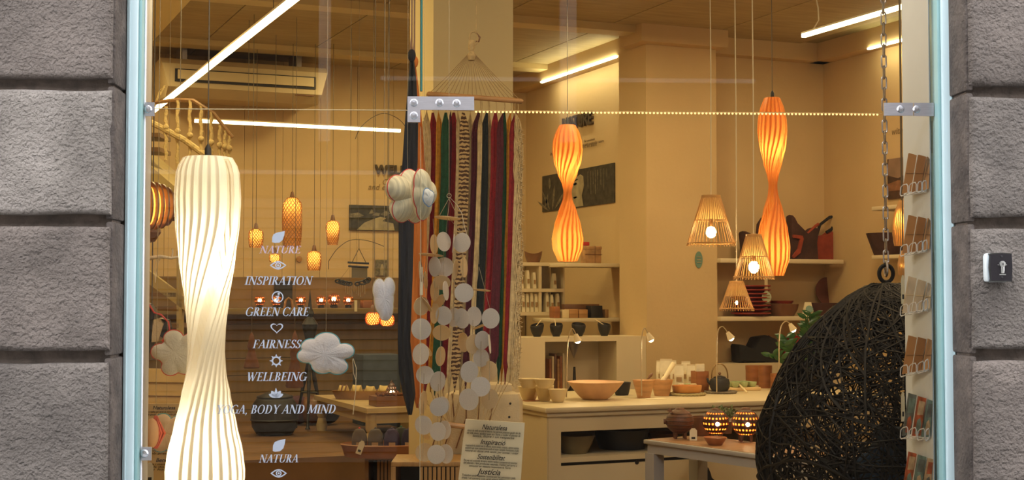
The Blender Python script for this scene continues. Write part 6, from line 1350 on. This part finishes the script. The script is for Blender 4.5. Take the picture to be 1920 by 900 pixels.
# ================================================================ CARD RACK on the reveal panel
M_kraft = mat('kraft_envelope', (.36, .18, .07), .8, var=.12, vs=10); M_kr2 = mat('kraft_dark', (.27, .125, .045), .8, var=.12, vs=10); M_kr3 = mat('kraft_light', (.44, .25, .12), .8, var=.12, vs=10); M_whw = mat('white_wire', (.80, .78, .76), .3)
rk = T('card_rack', 'white wire card racks in tiers on the reveal beside the right jamb', 'rack', fac(1745, 560, YG + .05), 0)
rk.location = FM @ Vector((R4 - .01, YG + .05, 1.0))
def rp(px, py, dd=0):      # point near the reveal panel: facade depth follows the panel between jamb and its far edge
    f = (1752 - px) / 57.0; x, u = ray(px, py); v = FM.inverted() @ (fw + rt * x + Vector((0, 0, u))); off = (.015 + .052 * f) if dd < -.04 else (.005 + .030 * f); v *= (R4 - off) / v.x
    return FM @ Vector((v.x, max(v.y, YG + .02), v.z + CAMZ)) + fw * 0
tiers = [(352, 357, 362, 1688, 290, 1705, 'k', 3), (540, 475, 0, 1672, 400, 1700, 'k', 3), (588, 0, 0, 1691, 518, 1706, 'g', 3), (712, 0, 0, 1690, 630, 1706, 'k', 3), (828, 0, 0, 1688, 737, 1706, 'm', 3), (930, 0, 0, 1690, 845, 1706, 'm', 3)]
rows = [(367, 287, 'k'), (480, 403, 'k'), (592, 518, 'g'), (706, 629, 'k'), (822, 737, 'm'), (925, 847, 'm')]
M_mags = [mat('slate_print', (.09, .13, .16), .35, var=.5, vs=30), mat('rust_print', (.35, .08, .04), .35, var=.5, vs=30), mat('teal_print', (.12, .22, .24), .35, var=.5, vs=30), mat('sand_print', (.46, .36, .26), .35, var=.4, vs=30)]
M_cell = mat('cellophane', (.60, .54, .46), .15, var=.25, vs=14)
names = ['top', 'second', 'third', 'fourth', 'fifth', 'lowest']
for i, (yb, y0, kind) in enumerate(rows):
    for j in range(4):
        x0 = 1688 + j * 16; f = 1 - j * .05; yw = yb - j * 3.2 + (2.2 if i > 3 else 0) * j * 2.2
        lp_ = [(x0, yw - 2), (x0 + 1, yw - 16), (x0 + 5, yw - 20), (x0 + 12, yw - 22), (x0 + 14, yw - 18), (x0 + 14, yw - 6), (x0 + 10, yw - 2), (x0 + 2, yw + 1)]
        P = [rp(x, y, -.045) for x, y in lp_]; part('wire_loop', MB().tube(P, .0017, 6, True), M_whw, rk, world=True)
    part('wire_rail', MB().tube([rp(1689, yb, -.045), rp(1750, yb - 9 + (14 if i > 3 else 0), -.045)], .0016, 6), M_whw, rk, world=True); part('wire_rail', MB().tube([rp(1700, yb - 5, -.045), rp(1750, yb - 12 + (14 if i > 3 else 0), -.045)], .0016, 6), M_whw, rk, world=True)
    for j in range(3):
        xb = 1693 + j * 18; xt = xb + 14; w_ = 15; yb2 = yb - 4 - j * 3 + (5 * j if i > 3 else 0); yt = y0 + (3 if kind == 'k' else 6) * j
        Q = [rp(xb, yb2, -.03), rp(xb + w_, yb2 - 4, -.03), rp(xt + w_ - 3, yt + 4, .0), rp(xt - 2, yt, .0)]
        mm = {'k': (M_kraft, M_kr2, M_kr3)[j], 'g': M_cell, 'm': M_mags[(i + j) % 4]}[kind]; nm = {'k': 'envelope_pack', 'g': 'card_pack', 'm': 'postcard'}[kind]
        lb = {'k': 'brown kraft envelope pack', 'g': 'pack of cards in cellophane', 'm': 'colour printed card'}[kind] + ' in the %s tier of the rack, %s' % (names[i], ('farthest from the jamb', 'in the middle', 'against the jamb')[j])
        c = Q[0].copy(); tt_ = T(nm, lb, 'card', c, 0, 'cards in the wire rack'); off = fw * .012
        part('card', MB().add(Q + [q + off for q in Q], [(0, 1, 2, 3), (7, 6, 5, 4), (0, 4, 5, 1), (1, 5, 6, 2), (2, 6, 7, 3), (3, 7, 4, 0)]), mm, tt_, world=True, smooth=False)
        if kind == 'k' or kind == 'g': m1 = Q[0].lerp(Q[3], .5) - fw * .002; m2 = Q[1].lerp(Q[2], .5) - fw * .002; part('string', MB().tube([m1, m2], .0010, 5), M_walnut if kind == 'k' else M_cream, tt_, world=True)
        else:
            a_, b_, c_, d2 = Q
            def qp(u, v): return a_.lerp(b_, u).lerp(d2.lerp(c_, u), v) - fw * .0015
            part('print_panel', MB().add([qp(.1, .55), qp(.9, .55), qp(.9, .9), qp(.1, .9)], [(0, 1, 2, 3)]), M_mags[(i + j + 2) % 4], tt_, world=True, smooth=False)
            part('print_figure', MB().add([qp(.2, .08), qp(.75, .06), qp(.85, .3), qp(.6, .48), qp(.25, .42)], [(0, 1, 2, 3, 4)]), M_mags[(i + j + 1) % 4], tt_, world=True, smooth=False)
for y0_, y1_, yt_, lb in ((516, 570, 492, 'white paper tag on a thread beside the third tier of cards'), (735, 790, 690, 'white paper tag on a thread between egg chair and card rack'), (0, 0, 0, '')):
    if lb: ptag(1693, y0_, y1_, 9, 4.62, lb, strap=(1694, yt_), yaw=.5)

# ================================================================ KEY SWITCH on the stone
q = fac(1868, 502, YS - .006); t = T('key_switch', 'black and chrome key switch mounted on the right stone block', 'switch', FM @ q, FROT)
sk = fac(1888, 502, YS).x - fac(1848, 502, YS).x; W = sk * 1.14; H = W * 1.17
part('back_case', MB().rbox((-.002, .0, 0), (W * .98, .03, H * 1.0), .010), mat('white_plastic', (.50, .54, .54), .35), t)
def bar(w_, h_, b_, y): return [(-w_ / 2 * .93, -h_ / 2), (w_ / 2 * .93, -h_ / 2), (w_ / 2, 0), (w_ / 2 * .95, h_ / 2), (0, h_ / 2 * 1.06), (-w_ / 2 * .95, h_ / 2), (-w_ / 2, 0)]
part('chrome_rim', MB().prism(bar(W * .96, H * .97, 0, 0), .012, Matrix.Translation((.003, -.020, 0))), mat('chrome', (.45, .5, .55), .15, 1), t, smooth=False, label='chrome rim')
part('face', MB().prism(bar(W * .88, H * .90, 0, 0), .006, Matrix.Translation((.003, -.0285, 0))), mat('black_gloss', (.02, .018, .02), .15), t, smooth=False)
part('key_barrel', MB().lathe([(0, 0), (W * .12, 0), (W * .12, .006), (0, .007)], n=20).xf(Matrix.Translation((.005, -.031, H * .12)) @ Matrix.Rotation(R(90), 4, 'X')), mat('satin_steel', (.55, .55, .52), .3, .8), t)
part('key_slot', MB().rbox((.006, -.0325, -H * .06), (W * .13, .005, H * .28), .002), mat('satin_steel', (0, 0, 0)), t); part('key_notch', MB().box((.005, -.0385, H * .12), (W * .03, .002, H * .08)), M_dark, t)
for zz_ in (H * .38, -H * .33): part('screw', MB().lathe([(0, 0), (.003, 0), (.003, .002), (0, .002)], n=12).xf(Matrix.Translation((.004, -.0315, zz_)) @ Matrix.Rotation(R(90), 4, 'X')), M_dark, t)
part('maker_plate', MB().box((.006, -.0322, -H * .24), (W * .26, .001, H * .035)), mat('satin_steel', (0, 0, 0)), t, smooth=False)
for sg in (-1, 1): part('arrow_mark', MB().add([(.005 + sg * W * .2, -.0325, H * .09), (.005 + sg * W * .15, -.0325, H * .12), (.005 + sg * W * .15, -.0325, H * .07)], [(0, 1, 2)]), mat('satin_steel', (0, 0, 0)), t, smooth=False)

# ================================================================ LETTERING ON THE GLASS (drawn glyphs)
Tk, th_n = .17, .065
def seg(x0, y0, x1, y1, w_):   # stroke with horizontal cut ends
    d = Vector((x1 - x0, y1 - y0)); l = d.length; hw = w_ / 2 * (l / max(abs(d.y), 1e-4)) if abs(d.y) > .3 * l else None
    if hw: return [(x0 - hw, y0), (x0 + hw, y0), (x1 + hw, y1), (x1 - hw, y1)]
    n = Vector((-d.y, d.x)) / l * w_ / 2; return [(x0 - n.x, y0 - n.y), (x1 - n.x, y1 - n.y), (x1 + n.x, y1 + n.y), (x0 + n.x, y0 + n.y)]
def hb(x0, x1, y, h=.07): return [(x0, y), (x1, y), (x1, y + h), (x0, y + h)]
def arc(cx, cy, rx, ry, a0, a1, tk=Tk, tn=th_n, n=14):
    out = []; 
    for i in range(n):
        q = []
        for f in (i / n, (i + 1) / n):
            a = R(a0 + (a1 - a0) * f); w_ = tn + (tk - tn) * abs(cos(a)) ** 1.5; q.append(((cx + (rx) * cos(a), cy + ry * sin(a)), (cx + (rx - w_) * cos(a), cy + (ry - w_ * .8) * sin(a))))
        out.append([q[0][0], q[1][0], q[1][1], q[0][1]])
    return out
def stem(x, lo=True, hi=True): return [seg(x, 0, x, 1, Tk)] + ([hb(x - .17, x + .17, 0, .05)] if lo else []) + ([hb(x - .17, x + .17, .95, .05)] if hi else [])
GL = {
 'I': (.42, stem(.2)), 'N': (.98, [seg(.16, 0, .16, 1, th_n), seg(.18, 1, .78, 0, Tk), seg(.80, 0, .80, 1, th_n), hb(0, .3, 0, .05), hb(.0, .26, .95, .05), hb(.66, .95, .95, .05)]),
 'P': (.68, stem(.2) + arc(.3, .73, .33, .27, -90, 90) + [hb(.2, .32, .95, .05), hb(.2, .32, .46, .05)]), 'R': (.82, stem(.2) + arc(.3, .74, .32, .26, -90, 90) + [hb(.2, .32, .95, .05), hb(.2, .34, .48, .05), seg(.38, .5, .68, 0, Tk), hb(.6, .84, 0, .05)]),
 'A': (.84, [seg(.08, 0, .43, 1, th_n), seg(.42, 1, .70, 0, Tk * 1.05), hb(.2, .6, .30, .05), hb(-.04, .2, 0, .05), hb(.54, .86, 0, .05)]),
 'T': (.78, [seg(.38, 0, .38, 1, Tk), hb(.02, .74, .94, .06), hb(.22, .54, 0, .05), seg(.03, .78, .03, 1, .05), seg(.72, .78, .72, 1, .05)]),
 'E': (.72, stem(.2) + [hb(.2, .6, .95, .05), hb(.2, .64, 0, .05), hb(.2, .48, .48, .05), seg(.6, .8, .6, 1, .05), seg(.64, 0, .64, .22, .05), seg(.48, .40, .48, .60, .05)]),
 'F': (.68, stem(.2) + [hb(.2, .62, .95, .05), hb(.2, .48, .48, .05), seg(.61, .78, .61, 1, .05), seg(.48, .40, .48, .60, .05)]), 'L': (.68, stem(.2) + [hb(.2, .62, 0, .05), seg(.62, 0, .62, .24, .05)]),
 'B': (.76, stem(.2) + arc(.32, .75, .29, .25, -90, 90) + arc(.32, .26, .34, .26, -90, 90) + [hb(.2, .34, .95, .05), hb(.2, .34, .485, .05), hb(.2, .34, 0, .05)]), 'D': (.92, stem(.2) + arc(.34, .5, .46, .5, -90, 90) + [hb(.2, .36, .95, .05), hb(.2, .36, 0, .05)]),
 'O': (.92, arc(.44, .5, .42, .52, 0, 360, n=26)), 'G': (.94, arc(.46, .5, .44, .52, 42, 350, n=22) + [seg(.78, .04, .78, .44, Tk), hb(.6, .94, .42, .05)]), 'C': (.86, arc(.46, .5, .44, .52, 42, 318, n=20) + [seg(.78, .72, .78, .98, .05)]),
 'S': (.64, arc(.32, .74, .25, .27, 15, 250, .15) + arc(.31, .26, .28, .27, 70, -165, .15) + [seg(.19, .62, .46, .40, .15), seg(.55, .76, .55, .98, .05), seg(.05, .02, .05, .26, .05)]),
 'U': (.9, [seg(.18, .3, .18, 1, Tk), seg(.74, .3, .74, 1, th_n), hb(.02, .35, .95, .05), hb(.6, .88, .95, .05)] + arc(.435, .32, .345, .33, 180, 360)), 'W': (1.2, [seg(.12, 1, .38, 0, Tk), seg(.38, 0, .58, .9, th_n), seg(.54, 1, .80, 0, Tk), seg(.80, 0, 1.06, 1, th_n), hb(0, .28, .95, .05), hb(.42, .66, .95, .05), hb(.94, 1.18, .95, .05)]),
 'Y': (.82, [seg(.12, 1, .42, .45, Tk), seg(.42, .45, .7, 1, th_n), seg(.42, 0, .42, .5, Tk), hb(-.02, .28, .95, .05), hb(.56, .84, .95, .05), hb(.26, .58, 0, .05)]),
 'M': (1.1, [seg(.14, 0, .18, 1, th_n), seg(.2, 1, .52, .05, Tk), seg(.52, .05, .86, 1, th_n), seg(.9, 1, .93, 0, Tk), hb(0, .28, 0, .05), hb(.04, .24, .95, .05), hb(.86, 1.08, .95, .05), hb(.78, 1.08, 0, .05)]),
 ',': (.3, [[(.08, .12), (.22, .12), (.2, -.05), (.06, -.2), (.1, -.02)]]), ' ': (.34, [])}
M_dec = mat('grey_vinyl', (.25, .27, .31), .5)
M_decp = mat('lilac_vinyl', (.30, .22, .25), .5)
YD = YG - .0015
def decal(word, px0, px1, ybase, ycap, m=M_dec, label=None, rise=0):
    a = fac(px0, ybase, YD); b = fac(px1, ybase, YD); H = fac((px0 + px1) / 2, ycap, YD).z - a.z
    tot = sum(GL[c][0] for c in word); sh_ = .24; k = (b.x - a.x - sh_ * H) / tot; x = 0; g = MB()
    for ch2 in word:
        adv, polys = GL[ch2]
        for pl in polys: g.prism([(a.x + (x + u) * k + v * H * sh_, a.z + rise * ((x + u) / tot) + v * H) for u, v in pl], .0004, Matrix.Translation((0, YD, 0)))
        x += adv
    return part('vinyl_word', g, m, panes['bl'], label=label, smooth=False)
for w_, x0, x1, yb, yc, mm in (('NATURE', 486, 566, 475, 461, M_decp), ('INSPIRATION', 458, 588, 534, 518, M_dec), ('GREEN CARE', 459, 582, 592.5, 576, M_dec), ('FAIRNESS', 473, 567, 653, 637, M_dec), ('WELLBEING', 461, 578, 714.5, 698, M_dec), ('YOGA, BODY AND MIND', 404, 633, 776, 759, M_dec), ('NATURA', 485, 562, 867.5, 852, M_dec)):
    decal(w_, x0, x1, yb, yc, mm, 'grey italic serif words %s on the glass' % w_)
def icon(polys, label, m=M_dec):
    g = MB()
    for pl in polys: g.prism([(fac(x, y, YD).x, fac(x, y, YD).z) for x, y in pl], .0004, Matrix.Translation((0, YD, 0)))
    part('vinyl_symbol', g, m, panes['bl'], label=label, smooth=False)
def ringp(cx, cy, rx, ry, w_, n=20, a0=0, a1=360):
    return [[(cx + rx * cos(R(a0 + (a1 - a0) * i / n)), cy + ry * sin(R(a0 + (a1 - a0) * i / n))), (cx + rx * cos(R(a0 + (a1 - a0) * (i + 1) / n)), cy + ry * sin(R(a0 + (a1 - a0) * (i + 1) / n))), (cx + (rx - w_) * cos(R(a0 + (a1 - a0) * (i + 1) / n)), cy + (ry - w_) * sin(R(a0 + (a1 - a0) * (i + 1) / n))), (cx + (rx - w_) * cos(R(a0 + (a1 - a0) * i / n)), cy + (ry - w_) * sin(R(a0 + (a1 - a0) * i / n)))] for i in range(n)]
def disc(cx, cy, r, n=16): return [(cx + r * cos(2 * pi * i / n), cy + r * sin(2 * pi * i / n)) for i in range(n)]
def eye(cx, cy):
    P = []; up_ = [(cx - 15.5 + 31 * i / 12, cy - 8 * sin(pi * i / 12)) for i in range(13)]; ui = [(cx - 12 + 24 * i / 12, cy - 5.6 * sin(pi * i / 12)) for i in range(13)]
    for i in range(12):
        P.append([up_[i], up_[i + 1], ui[i + 1], ui[i]]); P.append([(x, 2 * cy - y) for x, y in (up_[i], up_[i + 1], ui[i + 1], ui[i])])
    return P + ringp(cx, cy, 5.4, 5.4, 2.0) + [disc(cx, cy, 1.9)]
icon([[(510, 454), (510.5, 445), (513, 439), (520, 436), (534, 433), (533, 441), (530, 450), (524, 455), (515, 455.5)]], 'pale leaf symbol above NATURE'); icon([[(511.5, 846), (512, 835), (515, 829), (521, 826), (535.5, 823), (534, 832), (531, 841), (525, 846), (516, 847)]], 'pale leaf symbol above NATURA')
icon(eye(521.5, 497.5), 'small eye symbol', M_dec); icon(eye(522.5, 887.5), 'lower eye symbol under NATURA', M_dec)
icon(ringp(520.5, 557, 11, 11, 2.0, 24) + [disc(522.5, 551, 2.2), [(517, 555), (524, 554), (521.5, 561), (524, 561), (523.5, 563), (516.5, 564), (519, 557), (516.5, 557)]], 'round symbol with the letter i')
hp = lambda k: [(519 + k * 12.0 * sin(t) ** 3 * 1.0, 614.5 - k * (9.8 * cos(t) - 4.0 * cos(2 * t) - 1.6 * cos(3 * t) - .6 * cos(4 * t)) * .88) for t in [2 * pi * i / 30 for i in range(31)]]
ho, hi_ = hp(1.0), hp(.78); icon([[ho[i], ho[i + 1], hi_[i + 1], hi_[i]] for i in range(30)], 'heart outline symbol')
icon(ringp(518, 676.5, 8.6, 8.6, 2.8, 20) + [[(518 + 8 * cos(a - .26), 676.5 + 8 * sin(a - .26)), (518 + 12.8 * cos(a), 676.5 + 12.8 * sin(a)), (518 + 8 * cos(a + .26), 676.5 + 8 * sin(a + .26))] for a in [pi / 4 * i for i in range(8)]], 'sun symbol with eight rays')
def petal(cx, cy, a, l, w_): return [(cx + l * q * sin(a) + w_ * k * cos(a), cy - l * q * cos(a) + w_ * k * sin(a)) for q, k in ((0, -.2), (.4, -.5), (.75, -.42), (1, 0), (.75, .42), (.4, .5), (0, .2))]
icon([petal(517.5, 745, -1.15, 15, 7), petal(517.5, 745, 1.15, 15, 7), petal(517, 745, -.6, 15, 7), petal(518, 745, .6, 15, 7)] + [[(514, 728.5 + 8), (517.5, 727), (521, 736.5), (519, 741), (516, 741)]] + [disc(517.5, 740.5, 1.6)], 'lotus flower symbol')
# ================================================================ cords end where they meet the underside of a beam or board
def footprint(o):
    M = WM(o); vs = [M @ v.co for v in o.data.vertices]; return [f(v[i] for v in vs) for i in range(3) for f in (min, max)]
beams = [footprint(o) for o in ce.children if o.name.split('.')[0] in ('cross_beam', 'stair_beam', 'ceiling_board')]
beams += [footprint(o) for o in S.objects if o.type == 'MESH' and o.name.split('.')[0] in ('trim_1', 'trim_2', 'trim_3', 'trim_4')]
HANG = ('cord', 'suspension_wire', 'suspension_thread', 'hanging_cord', 'hook_rope', 'anchor_rope', 'hanging_thread', 'strap', 'ceiling_rose', 'shade_bowl', 'feed_cable', 'bracket', 'ceiling_hook')
for o in list(S.objects):
    if o.type != 'MESH' or o.data.users > 1 or o.name.split('.')[0] not in HANG: continue
    M = WM(o); I = M.inverted()
    for v in o.data.vertices:
        p = M @ v.co
        if p.z < 3.5: continue
        for x0, x1, y0, y1, z0, z1 in beams:
            if x0 - .005 <= p.x <= x1 + .005 and y0 - .005 <= p.y <= y1 + .005 and p.z > z0 - .0015: p.z = z0 - .0015
        v.co = I @ p
